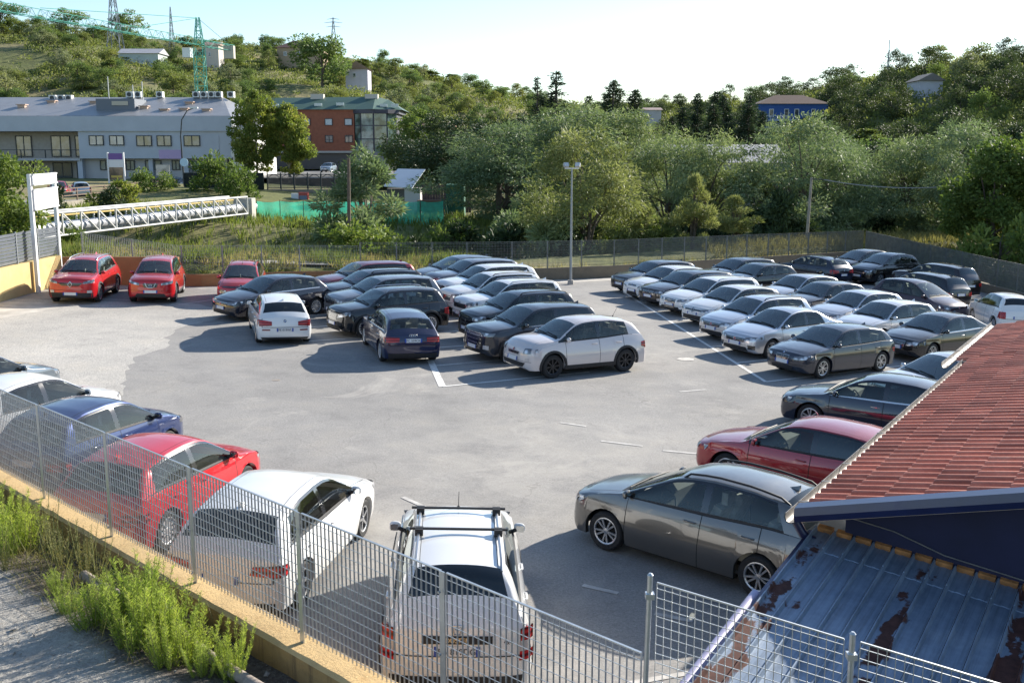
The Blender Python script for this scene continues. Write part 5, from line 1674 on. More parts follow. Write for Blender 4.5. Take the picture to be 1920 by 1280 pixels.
def shadewin(name, top, bot, f=.5):
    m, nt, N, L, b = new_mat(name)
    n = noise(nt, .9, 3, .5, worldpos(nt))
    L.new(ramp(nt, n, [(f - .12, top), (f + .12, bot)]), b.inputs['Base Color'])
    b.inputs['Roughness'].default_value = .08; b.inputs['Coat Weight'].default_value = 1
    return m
def grey_building():
    WALLG = simple('grey_blue_cladding', (.46, .49, .55), .7, var=.06, vscale=.5)
    WALLP = simple('pale_grey_wall', (.44, .43, .44), .8, var=.08, vscale=.6)
    TRIM = simple('dark_window_frame', (.035, .04, .045), .5)
    r, own = thing('office_building', 'long grey two storey office block with grey metal roof', 'building', (-50, 132, 3.2))
    Y = 130.0
    # ground floor set back, upper floor proud, parapet band over all
    own(MB().box((-53.0, Y + 1.2, 2.5), (-35.4, Y + 16, 5.62)).build('ground_floor_wall', WALLP))
    own(MB().box((-53.1, Y, 5.62), (-34.4, Y + 16.5, 8.9)).build('upper_wall', WALLG))
    own(MB().box((-90, Y - .25, 8.9), (-34.2, Y + 16.8, 10.7)).build('parapet_band', WALLG))
    own(MB().box((-90, Y + 2.6, 2.5), (-53.1, Y + 16, 8.9)).build('left_wing_wall', simple('recess_wall', (.36, .33, .30), .85, var=.1)))
    own(MB().box((-90, Y + .2, 5.35), (-53.15, Y + 2.6, 5.65)).build('balcony_slab', WALLP))
    own(MB().box((-53.6, Y + .4, 2.5), (-53.0, Y + 1.2, 5.6)).build('pier', WALLG))
    for x in (-48.9, -44.9, -40.5): own(MB().box((x, Y + .6, 2.5), (x + .5, Y + 1.2, 5.6)).build('column', WALLG))
    for x in (-60.5, -57.5, -66): own(MB().box((x, Y + .3, 5.65), (x + .12, Y + .4, 6.7)).build('balcony_post', DARKM))
    own(MB().bar((-70, Y + .35, 6.65), (-53.2, Y + .35, 6.65), .08).build('balcony_rail', DARKM))
    # sunlit end wall
    own(MB().box((-34.38, Y + .3, 2.5), (-32.3, Y + 15, 9.4)).build('end_wall', simple('end_wall_white', (.68, .67, .64), .8, var=.08)))
    # hipped metal roof
    mb = MB()
    V = [(-90, Y - .2, 10.72), (-34.3, Y - .2, 10.72), (-31.0, Y + 8, 10.3), (-33.5, Y + 17, 10.72), (-90, Y + 17, 10.72), (-90, Y + 9, 13.4), (-37.6, Y + 9, 13.4)]
    mb.add(V, [(0, 1, 6, 5), (1, 2, 6), (2, 3, 6), (3, 4, 5, 6)])
    roof = own(mb.build('roof', simple('grey_roof_sheet', (.34, .34, .345), .45, .3, var=.08, vscale=.8)))
    def onroof(o): o.parent = roof
    o = MB().box((-51.6, Y + 2.4, 11.0), (-46.8, Y + 7, 12.9)).build('stair_head', DARKM if False else simple('stair_head_grey', (.15, .17, .20), .7)); onroof(o)
    o = MB().box((-49.6, Y + 2.3, 12.1), (-47.6, Y + 2.39, 12.6)).build('stair_window', simple('blind_cream', (.50, .45, .36), .7)); onroof(o)
    for x, y, z in ((-61.5, 4, 12.1), (-58.8, 6.5, 12.7), (-53.2, 6, 12.6), (-46.0, 3.5, 11.9), (-43.2, 2.6, 11.5), (-41.0, 5.8, 12.5), (-40.8, 2.8, 11.6), (-37.9, 2.4, 11.5)):
        o = MB().box((x - .45, Y + y - .35, z - .25), (x + .45, Y + y + .35, z + .10)).box((x - .6, Y + y - .5, z + .10), (x + .6, Y + y + .5, z + .2)).build('roof_vent', simple('vent_terracotta', (.50, .36, .28), .8)); onroof(o)
    acm = simple('air_conditioner_white', (.66, .66, .64), .5)
    for k, x in enumerate((-59.5, -58.4, -57.4, -40.9, -39.9, -38.9, -38.0, -36.4, -49.5, -48.4, -45.6)):
        z = 12.9 if k < 3 else 13.35
        o = MB().box((x - .42, Y + 8.2, z), (x + .42, Y + 9, z + .75)).build('air_conditioner', acm); onroof(o)
        f = MB().tube([(x, Y + 8.19, z + .38), (x, Y + 8.15, z + .38)], .28, 12).build('fan_grille', DARKM); f.parent = roof
    for x, z in ((-51.3, 15.8), (-47.0, 15.2), (-48.2, 14.8)):
        o = MB().tube([(x, Y + 6, 12), (x, Y + 6, z)], .07, 5).build('aerial', GALV_DULL); onroof(o)
    refl = shadewin('window_painted_tree_reflection', (.10, .13, .09), (.22, .26, .27))  # mottled green tones paint the reflected trees into the pane colour
    white = shadewin('window_painted_sky_reflection', (.22, .25, .27), (.42, .46, .48), .45)  # pale tones paint the reflected sky into the pane colour
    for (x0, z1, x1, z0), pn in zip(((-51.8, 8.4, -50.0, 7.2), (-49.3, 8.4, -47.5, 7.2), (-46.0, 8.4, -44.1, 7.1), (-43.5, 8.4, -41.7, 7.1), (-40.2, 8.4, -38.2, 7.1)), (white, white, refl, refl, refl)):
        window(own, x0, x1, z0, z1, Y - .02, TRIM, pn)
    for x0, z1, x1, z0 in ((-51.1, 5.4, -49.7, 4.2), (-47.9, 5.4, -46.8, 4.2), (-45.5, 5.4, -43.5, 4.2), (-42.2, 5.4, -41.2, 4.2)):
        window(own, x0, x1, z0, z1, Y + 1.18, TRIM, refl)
    window(own, -39.7, -37.7, 4.0, 5.3, Y + 1.18, TRIM, simple('green_shop_window', (.16, .30, .22), .2, coat=1), 1)
    for x0, x1 in ((-57.6, -55.2), (-54.6, -53.3), (-62, -60)):
        window(own, x0, x1, 5.8, 8.4, Y + 2.58, TRIM, refl); window(own, x0, x1, 3.0, 5.1, Y + 2.58, TRIM, GLASSWIN)
    # raised panel on the right of the upper wall, satellite dish
    own(MB().box((-37.6, Y - .06, 5.9), (-35.9, Y - .005, 8.35)).build('wall_panel', WALLG))
    mb = MB(); c = Vector((-33.9, Y - .3, 6.2))
    mb.tube([c, c + Vector((0, -.05, 0))], [.3, .55], 14); own(mb.build('satellite_dish', acm, None, True, 40))
grey_building()

# signs, lamp, fence and cars before the office
def signs():
    PUR = simple('purple_sign', (.16, .08, .30), .5); W_ = simple('sign_white', (.70, .70, .72), .5)
    r, own = thing('sign_board', 'tall white totem sign with purple head on the road verge', 'sign', (-39.0, 104, 2.3))
    for x in (-39.75, -38.2): own(MB().box((x - .07, 103.95, 2.2), (x + .07, 104.1, 6.35)).build('post', W_))
    own(MB().box((-39.68, 104, 5.65), (-38.27, 104.08, 6.25)).build('purple_panel', PUR))
    own(MB().box((-39.68, 104, 4.9), (-38.27, 104.08, 5.64)).build('white_panel', W_))
    own(MB().box((-39.68, 104, 3.7), (-38.27, 104.08, 4.89)).build('picture_panel', shadewin('sign_picture', (.05, .04, .05), (.28, .20, .16), .5)))
    own(MB().box((-39.5, 103.98, 3.9), (-38.45, 103.995, 4.1)).build('sign_stripe', simple('sign_yellow', (.5, .38, .08), .5)))
    r, own = thing('street_lamp', 'curved dark street lamp with purple and white signs in front of the office block', 'street lamp', (-33.6, 108, 2.4))
    own(MB().tube([(-33.6, 108, 2.3), (-33.7, 108, 8.0), (-33.5, 108, 9.6), (-32.9, 108, 10.5), (-32.2, 108, 10.75)], [.09, .07, .06, .05, .05], 8).build('pole', DARKM, None, True, 60))
    own(MB().box((-32.6, 107.85, 10.7), (-31.8, 108.15, 10.85)).build('lamp_head', WHITEP))
    own(MB().box((-36.0, 107.95, 5.7), (-33.75, 108.0, 6.6)).build('purple_panel', simple('lilac_sign', (.34, .27, .48), .5)))
    own(MB().tube([(-33.45, 107.85, 5.35), (-33.45, 107.8, 5.35)], .42, 16).build('round_sign', simple('round_sign_blue', (.45, .62, .75), .4)))
    own(MB().box((-36.4, 107.95, 4.0), (-35.0, 108.0, 5.1)).build('notice_panel', shadewin('notice_print', (.16, .16, .16), (.50, .50, .50), .5)))
    FEN = simple('dark_fence_screen', (.018, .024, .022), .8, var=.4, vscale=1)
    r, own = thing('screen_fence', 'black screened fence in front of the office block', 'fence', (-30, 105.5, 2.4))
    for k in range(8):
        own(MB().box((-32.8 + k * 1.0, 105.5, 2.4), (-31.84 + k * 1.0, 105.58, 4.35)).build('panel', FEN))
        own(MB().box((-32.84 + k * 1.0, 105.45, 2.2), (-32.78 + k * 1.0, 105.62, 4.45)).build('post', DARKM))
    r, own = thing('arched_fence', 'dark metal fence with arched panels on the block wall', 'fence', (-20, 106, 2.7))
    for k in range(7):
        x = -24.6 + k * 1.35
        mb = MB()
        for j in range(12): mb.box((x + .08 + j * .105, 106, 2.75), (x + .13 + j * .105, 106.03, 4.2))
        mb.box((x + .05, 105.98, 2.75), (x + 1.3, 106.05, 2.83)); mb.box((x + .05, 105.98, 4.14), (x + 1.3, 106.05, 4.22))
        mb.tube([(x + .1 + 1.15 * t, 105.97, 3.85 + .3 * math.sin(math.pi * t)) for t in np.linspace(0, 1, 9)], .03, 4)
        o = own(mb.build('panel', simple('fence_slate', (.045, .05, .06), .6))); o['kind'] = 'stuff'
        own(MB().box((x - .05, 105.93, 2.6), (x + .05, 106.08, 4.35)).build('post', DARKM))
    o = MB().box((-25, 105.8, .2), (-15.0, 106.3, 2.68)).build('block_wall', simple('block_wall_stone', (.26, .22, .18), .9, var=.3, vscale=2.5, bmp=.5, bscale=6)); tag(o, 'brownish block wall under the arched fence', 'wall')
    r, own = thing('notice_box', 'small white and red cabinet by the block wall', 'cabinet', (-20.6, 100, 1.0))
    own(MB().box((-21.0, 100, .9), (-20.3, 100.6, 2.5)).build('cabinet', W_)); own(MB().box((-20.28, 99.9, .9), (-19.4, 100.5, 2.6)).build('red_case', simple('case_red', (.40, .06, .05), .5))); own(MB().box((-20.2, 99.85, 1.1), (-19.5, 99.9, 2.3)).build('blue_screen', simple('case_blue', (.10, .16, .28), .2, coat=1)))
signs()

# green debris netting on the far bank
def netting():
    m, nt, N, L, b = new_mat('green_netting')
    N.remove(b)
    d = N.new('ShaderNodeBsdfDiffuse'); d.inputs[0].default_value = (.07, .60, .42, 1)
    t2 = N.new('ShaderNodeBsdfTranslucent'); t2.inputs[0].default_value = (.08, .62, .44, 1)
    t = N.new('ShaderNodeBsdfTransparent'); t.inputs[0].default_value = (.75, 1, .9, 1)
    a = N.new('ShaderNodeMixShader'); a.inputs[0].default_value = .45; L.new(d.outputs[0], a.inputs[1]); L.new(t2.outputs[0], a.inputs[2])
    x = N.new('ShaderNodeMixShader'); L.new(t.outputs[0], x.inputs[1]); L.new(a.outputs[0], x.inputs[2])
    f = noise(nt, 1.5, 4, .6, worldpos(nt)); L.new(ramp(nt, f, [(.3, (.45,) * 3), (.7, (.72,) * 3)]), x.inputs[0])
    L.new(x.outputs[0], N['Material Output'].inputs[0])
    r, own = thing('net_fence', 'bright green netting fence on the far river bank', 'fence', (-12, 83, .3))
    xs = np.arange(-20.2, -3.9, 1.85)
    for i, x_ in enumerate(xs):
        own(MB().tube([(x_, 83, -.3), (x_, 83, 2.65)], .03, 5).build('post', simple('rusty_stake', (.07, .05, .04), .8) if i == 0 else bpy.data.materials['rusty_stake']))
    for a_, b2 in zip(xs[:-1], xs[1:]):
        V = []; F_ = []; n = 8
        for i in range(n + 1):
            for j in range(5):
                u, v = i / n, j / 4
                V.append((a_ + (b2 - a_) * u, 83.05 + .06 * math.sin(u * 9 + v * 4 + a_), .25 + (2.3 - .10 * math.sin(math.pi * u)) * v))
        for i in range(n):
            for j in range(4): F_.append((i*5+j, (i+1)*5+j, (i+1)*5+j+1, i*5+j+1))
        own(link('net', mesh_data('net', V, F_, [m], None, True)))
    GREEN = simple('green_tarp', (.02, .12, .08), .7, var=.2)
    o = MB().box((-5.9, 94, .6), (-4.3, 97, 3.5)).build('green_screen', GREEN); tag(o, 'tall dark green sheeted enclosure at the edge of the dark trees', 'enclosure')
    r, own = thing('garden_shed', 'small shed with a tilted pale blue metal roof on the far bank', 'shed', (-9.5, 95, .8))
    mb = MB(); mb.add([(-11.4, 93.6, 3.35), (-8.9, 93.6, 3.15), (-7.9, 96.2, 4.75), (-10.4, 96.2, 4.8), (-11.4, 93.6, 3.43), (-8.9, 93.6, 3.23), (-7.9, 96.2, 4.83), (-10.4, 96.2, 4.88)], [(0,3,2,1),(4,5,6,7),(0,1,5,4),(1,2,6,5),(2,3,7,6),(3,0,4,7)])
    own(mb.build('roof', simple('pale_metal_roof', (.52, .58, .64), .45, .2)))
    own(MB().box((-9.6, 93.9, .6), (-8.2, 95.9, 3.2)).build('wall', simple('shed_white', (.55, .53, .50), .8)))
    own(MB().box((-11.2, 94.1, .6), (-9.62, 95.9, 3.15)).build('open_side_shade', simple('shed_painted_shade', (.12, .11, .10), .9)))  # solid dark block painted as the shade inside the shed's open side
    r, own = thing('board_fence', 'dark brown vertical board fence behind the shed', 'fence', (-8, 99, .8))
    BR = simple('purple_brown_boards', (.075, .05, .06), .8, var=.25)
    for k in range(26): own(MB().box((-10.6 + k * .26, 99, .7), (-10.36 + k * .26, 99.05, 3.3 + .03 * math.sin(k * 5))).build('board', BR))
    r, own = thing('green_cart', 'small green trailer frame beside the shed', 'trailer', (-7, 92.5, .8))
    own(MB().box((-8.3, 92, 1.2), (-6.2, 93, 2.2)).build('box', simple('rust_brown', (.14, .08, .05), .9))); own(MB().tube([(-6.2, 92, .9), (-6.1, 92, 2.3), (-5.9, 92, 2.2), (-5.7, 92, .9)], .10, 6).build('frame', GREEN))
netting()

# ------------------------------------------------------------------ red brick block with glazed corner
def brick_building():
    BR = simple('red_brick_face', (.27, .095, .055), .85, var=.14, vscale=2.0)
    GR = simple('green_roof', (.045, .10, .075), .6, var=.15)
    r, own = thing('brick_building', 'red brick three storey block with green roof and glazed corner', 'building', (-27, 180, 4.1))
    Y = 178.0
    own(MB().box((-42, Y, 6.6), (-26.4, Y + 14, 13.4)).build('wall', BR))
    own(MB().box((-42, Y + .8, 3.6), (-26.6, Y + 14, 6.6)).build('shop_front', simple('shop_dark', (.06, .06, .065), .4)))
    own(MB().box((-42, Y - .1, 6.3), (-26.3, Y + .75, 6.62)).build('band', simple('pale_band', (.42, .40, .38), .8)))
    # faceted glass bay
    pts = [(-26.35, Y + .2), (-25.2, Y - .9), (-23.0, Y - 1.3), (-20.8, Y - .7), (-19.4, Y + 1.2), (-19.4, Y + 13), (-26.35, Y + 13)]
    mullion = simple('bay_frame', (.04, .04, .06), .5)
    own(MB().prism(pts, 3.6, 6.4).build('bay_base', simple('bay_base_grey', (.20, .20, .22), .7)))
    gl = shadewin('bay_glass', (.045, .075, .055), (.20, .27, .24), .5)
    for z0, z1 in ((6.4, 8.5), (8.65, 10.7), (10.85, 12.7)):
        for i in range(4):
            a, b_ = np.array(pts[i]), np.array(pts[i + 1]); d = b_ - a
            p0, p1 = a + d * .06, b_ - d * .06
            own(MB().add([(*p0, z0), (*p1, z0), (*p1, z1), (*p0, z1)], [(0, 1, 2, 3)]).build('pane', gl))
    own(MB().prism([(x * .998 - .05, y + .08) for x, y in pts], 6.4, 12.75).build('bay_core', mullion))
    own(MB().prism([(-26.5, Y - .1), (-25.3, Y - 1.1), (-23.0, Y - 1.5), (-20.6, Y - .9), (-19.0, Y + 1.2), (-19.0, Y + 13), (-26.5, Y + 13)], 12.75, 13.4).build('bay_fascia', mullion))
    mb = MB()
    mb.add([(-42.3, Y - .5, 13.4), (-26.4, Y - .5, 13.4), (-23, Y - 1.9, 13.4), (-18.4, Y + 1.4, 13.4), (-18.4, Y + 14.4, 13.4), (-42.3, Y + 14.4, 13.4), (-42.3, Y + 6, 15.6), (-23.5, Y + 6, 15.8), (-21.5, Y + 8, 15.4)],
           [(0, 1, 7, 6), (1, 2, 7), (2, 3, 8, 7), (3, 4, 8), (4, 5, 6, 7, 8), (5, 0, 6)])
    roof = own(mb.build('roof', GR))
    for x0, z0 in ((-40.5, 13.9), (-33.2, 14.0), (-29.5, 14.1), (-22.2, 13.9), (-20.3, 13.9)):
        o = MB().box((x0, Y + 1.2, z0), (x0 + 1.2, Y + 2.0, z0 + .5)).build('skylight', simple('skylight_glass', (.35, .42, .46), .15, coat=1)); o.parent = roof
    for x0 in (-25.2, -34.5): 
        o = MB().box((x0, Y + 5, 15.2), (x0 + 2.2, Y + 6.5, 16.2)).build('chimney', simple('chimney_pale', (.52, .48, .42), .8)); o.parent = roof
    fr = simple('brick_window_frame', (.03, .03, .035), .5)
    for x0 in (-39.0, -35.0, -31.3, -28.0):
        window(own, x0, x0 + 1.3, 10.8, 11.95, Y - .03, fr, BLIND, 1); window(own, x0, x0 + 1.3, 8.0, 9.2, Y - .03, fr, [GLASSWIN], 2)
brick_building()

# ------------------------------------------------------------------ houses beyond
def house(name, label, x0, x1, y, zb, ze, zr, wallc, roofc, hip=False, wins=(), depth=8.0, gable_front=False):
    r, own = thing(name, label, 'house', ((x0 + x1) / 2, y, zb))
    own(MB().box((x0, y, zb - 2), (x1, y + depth, ze)).build('wall', simple('house_wall', wallc, .85, var=.08, vscale=.7)))
    e = .45; xm = (x0 + x1) / 2
    if hip:
        V = [(x0 - e, y - e, ze), (x1 + e, y - e, ze), (x1 + e, y + depth + e, ze), (x0 - e, y + depth + e, ze), (x0 + (x1 - x0) * .3, y + depth / 2, zr), (x0 + (x1 - x0) * .7, y + depth / 2, zr)]
        F_ = [(0, 1, 5, 4), (1, 2, 5), (2, 3, 4, 5), (3, 0, 4), (3, 2, 1, 0)]
    elif gable_front:
        V = [(x0 - e, y - e, ze), (x1 + e, y - e, ze), (x1 + e, y + depth + e, ze), (x0 - e, y + depth + e, ze), (xm, y - e, zr), (xm, y + depth + e, zr)]
        F_ = [(0, 4, 5, 3), (1, 2, 5, 4), (0, 1, 4), (2, 3, 5), (3, 2, 1, 0)]
    else:
        V = [(x0 - e, y - e, ze), (x1 + e, y - e, ze), (x1 + e, y + depth + e, ze), (x0 - e, y + depth + e, ze), (x0 - e, y + depth / 2, zr), (x1 + e, y + depth / 2, zr)]
        F_ = [(0, 1, 5, 4), (2, 3, 4, 5), (1, 2, 5), (3, 0, 4), (3, 2, 1, 0)]
    mb = MB().add(V, F_); own(mb.build('roof', simple('house_roof', roofc, .85, var=.15, vscale=1.2)))
    fr = simple('house_window_frame', (.70, .70, .70), .6)
    for (a, b_, c, d) in wins: window(own, a, b_, c, d, y - .03, fr, GLASSWIN, 1)
    return r, own
r_, own_ = house('blue_house', 'bright blue three storey house with brown hipped roof behind the conifers', 48.8, 62.3, 210, 8.5, 15.8, 17.7, (.04, .10, .30), (.11, .062, .045), True,
      [(50.6, 51.5, 13.2, 14.8), (53.6, 54.5, 13.2, 14.8), (55.6, 56.5, 13.2, 14.8), (58.9, 59.8, 13.2, 14.8), (50.6, 51.5, 10.6, 12.0), (52.6, 53.5, 10.6, 12.0), (55.6, 56.5, 10.6, 12.0)], 9)
own_(MB().box((48.6, 209.0, 12.5), (55.2, 209.98, 12.7)).build('balcony_slab', simple('balcony_white', (.55, .58, .62), .7)))
for x in np.arange(48.7, 55.3, .65): own_(MB().box((x, 209.0, 12.7), (x + .06, 209.06, 13.5)).build('baluster', WHITEP))
own_(MB().bar((48.6, 209.03, 13.5), (55.2, 209.03, 13.5), .07).build('balcony_rail', WHITEP))
house('warehouse', 'long low warehouse with pale grey roof among the willows', 13.5, 28.5, 110, 1.5, 5.3, 7.2, (.42, .40, .36), (.40, .39, .39), False, [], 12)
house('hill_house', 'pale gabled house on the left hillside behind the crane', -109, -98, 298, 27.5, 33.4, 35.0, (.46, .52, .50), (.40, .40, .42), False, [(-104, -103, 30.5, 31.8), (-101.5, -100.5, 30.5, 31.8)], 8)
house('hill_house', 'small lilac white house on the hillside right of the dark round tree', -45, -39, 290, 24, 28.6, 30.6, (.60, .56, .66), (.30, .20, .15), False, [(-43, -42.2, 26.3, 27.5)], 7, True)
house('hill_house', 'wide house with brown roof under the hilltop trees', -72, -58, 330, 34, 38.0, 40.5, (.40, .30, .20), (.17, .095, .075), True, [(-70, -69, 35.5, 36.8), (-66, -65, 35.5, 36.8)], 9)
house('hill_house', 'tall narrow cream house right of the crane mast', -88.5, -84.5, 310, 30, 36.8, 38.0, (.55, .50, .44), (.35, .25, .2), False, [(-87.5, -86.7, 33.5, 34.8)], 6)
house('hill_house', 'weathered white shed on the right hill', 72.3, 76.4, 190, 15.8, 18.9, 20.2, (.52, .52, .56), (.20, .18, .16), False, [], 6, True)
house('hill_house', 'low house with terracotta roof between hillside trees', -22, -12, 215, 7, 11.0, 12.6, (.45, .38, .30), (.30, .17, .12), False, [], 8)
house('hill_house', 'pale block on the ridge between the cedars and the right hill', 33, 42, 300, 13, 18.2, 19.0, (.50, .48, .48), (.30, .22, .20), False, [(35, 36, 15.5, 17), (38, 39, 15.5, 17)], 9)

# ------------------------------------------------------------------ tower crane
def crane():
    G = simple('crane_green', (.10, .40, .31), .5, .1, var=.08)
    bx_, by_ = -47.9, 165.0
    r, own = thing('tower_crane', 'green lattice tower crane rising behind the grey office block', 'crane', (bx_, by_, 3.2))
    def lattice(a, b_, w, n, rad, nm, tri=False, taper=1.0):
        a, b_ = Vector(a), Vector(b_); d = (b_ - a).normalized()
        u = Vector((0, 0, 1)) if abs(d.z) < .5 else Vector((1, 0, 0))
        s = d.cross(u).normalized(); u = s.cross(d).normalized()
        offs = [(-.5, -.5), (.5, -.5), (.5, .5), (-.5, .5)] if not tri else [(-.5, -.4), (.5, -.4), (0, .6)]
        mb = MB(); k = len(offs)
        P_ = lambda t, i, ww: a.lerp(b_, t) + s * offs[i][0] * ww + u * offs[i][1] * ww
        for i in range(k): mb.tube([P_(0, i, w), P_(1, i, w * taper)], rad, 4)
        for q in range(n):
            t0, t1 = q / n, (q + 1) / n; w0, w1 = w + (w * taper - w) * t0, w + (w * taper - w) * t1
            for i in range(k):
                j = (i + 1) % k
                mb.tube([P_(t0, i, w0), P_(t1, j, w1)] if q % 2 else [P_(t0, j, w0), P_(t1, i, w1)], rad * .6, 4, cap=False)
                mb.tube([P_(t0, i, w0), P_(t0, j, w0)], rad * .6, 4, cap=False)
        return own(mb.build(nm, G))
    lattice((bx_, by_, 2), (bx_, by_, 22.2), 1.45, 14, .07, 'mast')
    lattice((bx_, by_, 22.6), (bx_, by_, 26.6), 1.2, 4, .07, 'tower_head', False, .35)
    jd = Vector((-12.0, -40.5, 0)).normalized()
    o = Vector((bx_, by_, 22.9))
    lattice(o + jd * .8, o + jd * 50, 1.05, 34, .04, 'jib', True)
    lattice(o - jd * .8, o - jd * 9.5, .9, 6, .04, 'counter_jib')
    own(MB().box((-.8, -.6, -1.7), (.8, .6, 0.3), 0, Matrix.Translation(o - jd * 8.6)).build('counterweight', simple('counterweight_concrete', (.45, .42, .36), .9)))
    own(MB().box((-2.2, -1.4, 20.6), (-1.0, .0, 22.0), 0, Matrix.Translation((bx_, by_, 0))).build('cab', simple('cab_white', (.60, .66, .66), .4)))
    mb = MB()
    for t in (14, 34): mb.tube([Vector((bx_, by_, 26.5)), o + jd * t + Vector((0, 0, .8))], .04, 4)
    mb.tube([Vector((bx_, by_, 26.5)), o - jd * 8.5 + Vector((0, 0, .5))], .04, 4)
    own(mb.build('tie_rods', G))
crane()

def pylon(x, y, z0, h, w, label, arms=True):
    G = bpy.data.materials.get('pylon_grey') or simple('pylon_grey', (.25, .27, .29), .6, .3)
    r, own = thing('electricity_pylon', label, 'pylon', (x, y, z0))
    mb = MB(); lv = [0, .25, .45, .62, .76, .88, 1.0]; ww = [w, w * .72, w * .5, w * .34, w * .24, w * .16, .1]
    c = [[Vector((x + sx * q / 2, y + sy * q / 2, z0 + h * t)) for sx, sy in ((-1, -1), (1, -1), (1, 1), (-1, 1))] for t, q in zip(lv, ww)]
    for a, b_ in zip(c[:-1], c[1:]):
        for i in range(4):
            j = (i + 1) % 4
            mb.tube([a[i], b_[i]], w * .018 + .03, 4, cap=False); mb.tube([a[i], b_[j]], w * .01 + .015, 4, cap=False); mb.tube([a[j], b_[i]], w * .01 + .015, 4, cap=False)
    own(mb.build('lattice', G))
    if arms:
        for t, l in ((.72, w * .95), (.84, w * 1.2), (.94, w * .8)):
            own(MB().tube([(x - l, y, z0 + h * t), (x, y, z0 + h * (t + .03)), (x + l, y, z0 + h * t)], [.05, .14, .05], 4).build('crossarm', G))
pylon(-114, 310, 30, 27, 5.0, 'large lattice electricity pylon on the left hill, cut by the top edge')
pylon(-69.4, 420, 45, 13, 3, 'small lattice electricity pylon on the ridge above the brick block')
pylon(-104, 330, 34, 16, 2.2, 'slim lattice mast on the ridge beside the large pylon', False)
pylon(84, 240, 22, 9, .5, 'thin mast among the trees on the right hill', False)

# ------------------------------------------------------------------ far cars, on the road and outside the brick block
make_car('hatchback_car', 'silver three door hatchback on the road bridge', 'cars on the far road', 'city', (3.85, 1.66, 1.48), (-39.4, 96.0), 118, (.50, .54, .56), .5, .1, 'hub', two_door=True, ground=2.26, tail=dict(tl=[(.72, .74), (.92, .74), (.92, 1.1), (.78, 1.1)]), antenna='none')
make_car('hatchback_car', 'red car beside the silver hatchback on the road bridge', 'cars on the far road', 'hatch', (4.1, 1.72, 1.45), (-42.4, 98.5), -70, (.50, .02, .03), .2, .1, 'hub', ground=2.26)
make_car('hatchback_car', 'black car parked by the totem sign before the office block', 'cars on the far road', 'hatch', (4.2, 1.75, 1.45), (-37.9, 116), 150, (.015, .015, .018), .3, .2, 'five', ground=2.30)
make_car('hatchback_car', 'pale blue car parked below the brick block', 'cars outside the brick block', 'hatch', (4.2, 1.75, 1.45), (-27.8, 160), -95, (.30, .38, .45), .4, .2, 'five', ground=3.44)
make_car('hatchback_car', 'dark blue car parked behind the plane trees', 'cars outside the brick block', 'hatch', (4.2, 1.75, 1.45), (-39.5, 160), -95, (.03, .05, .12), .4, .2, 'five', ground=3.44)
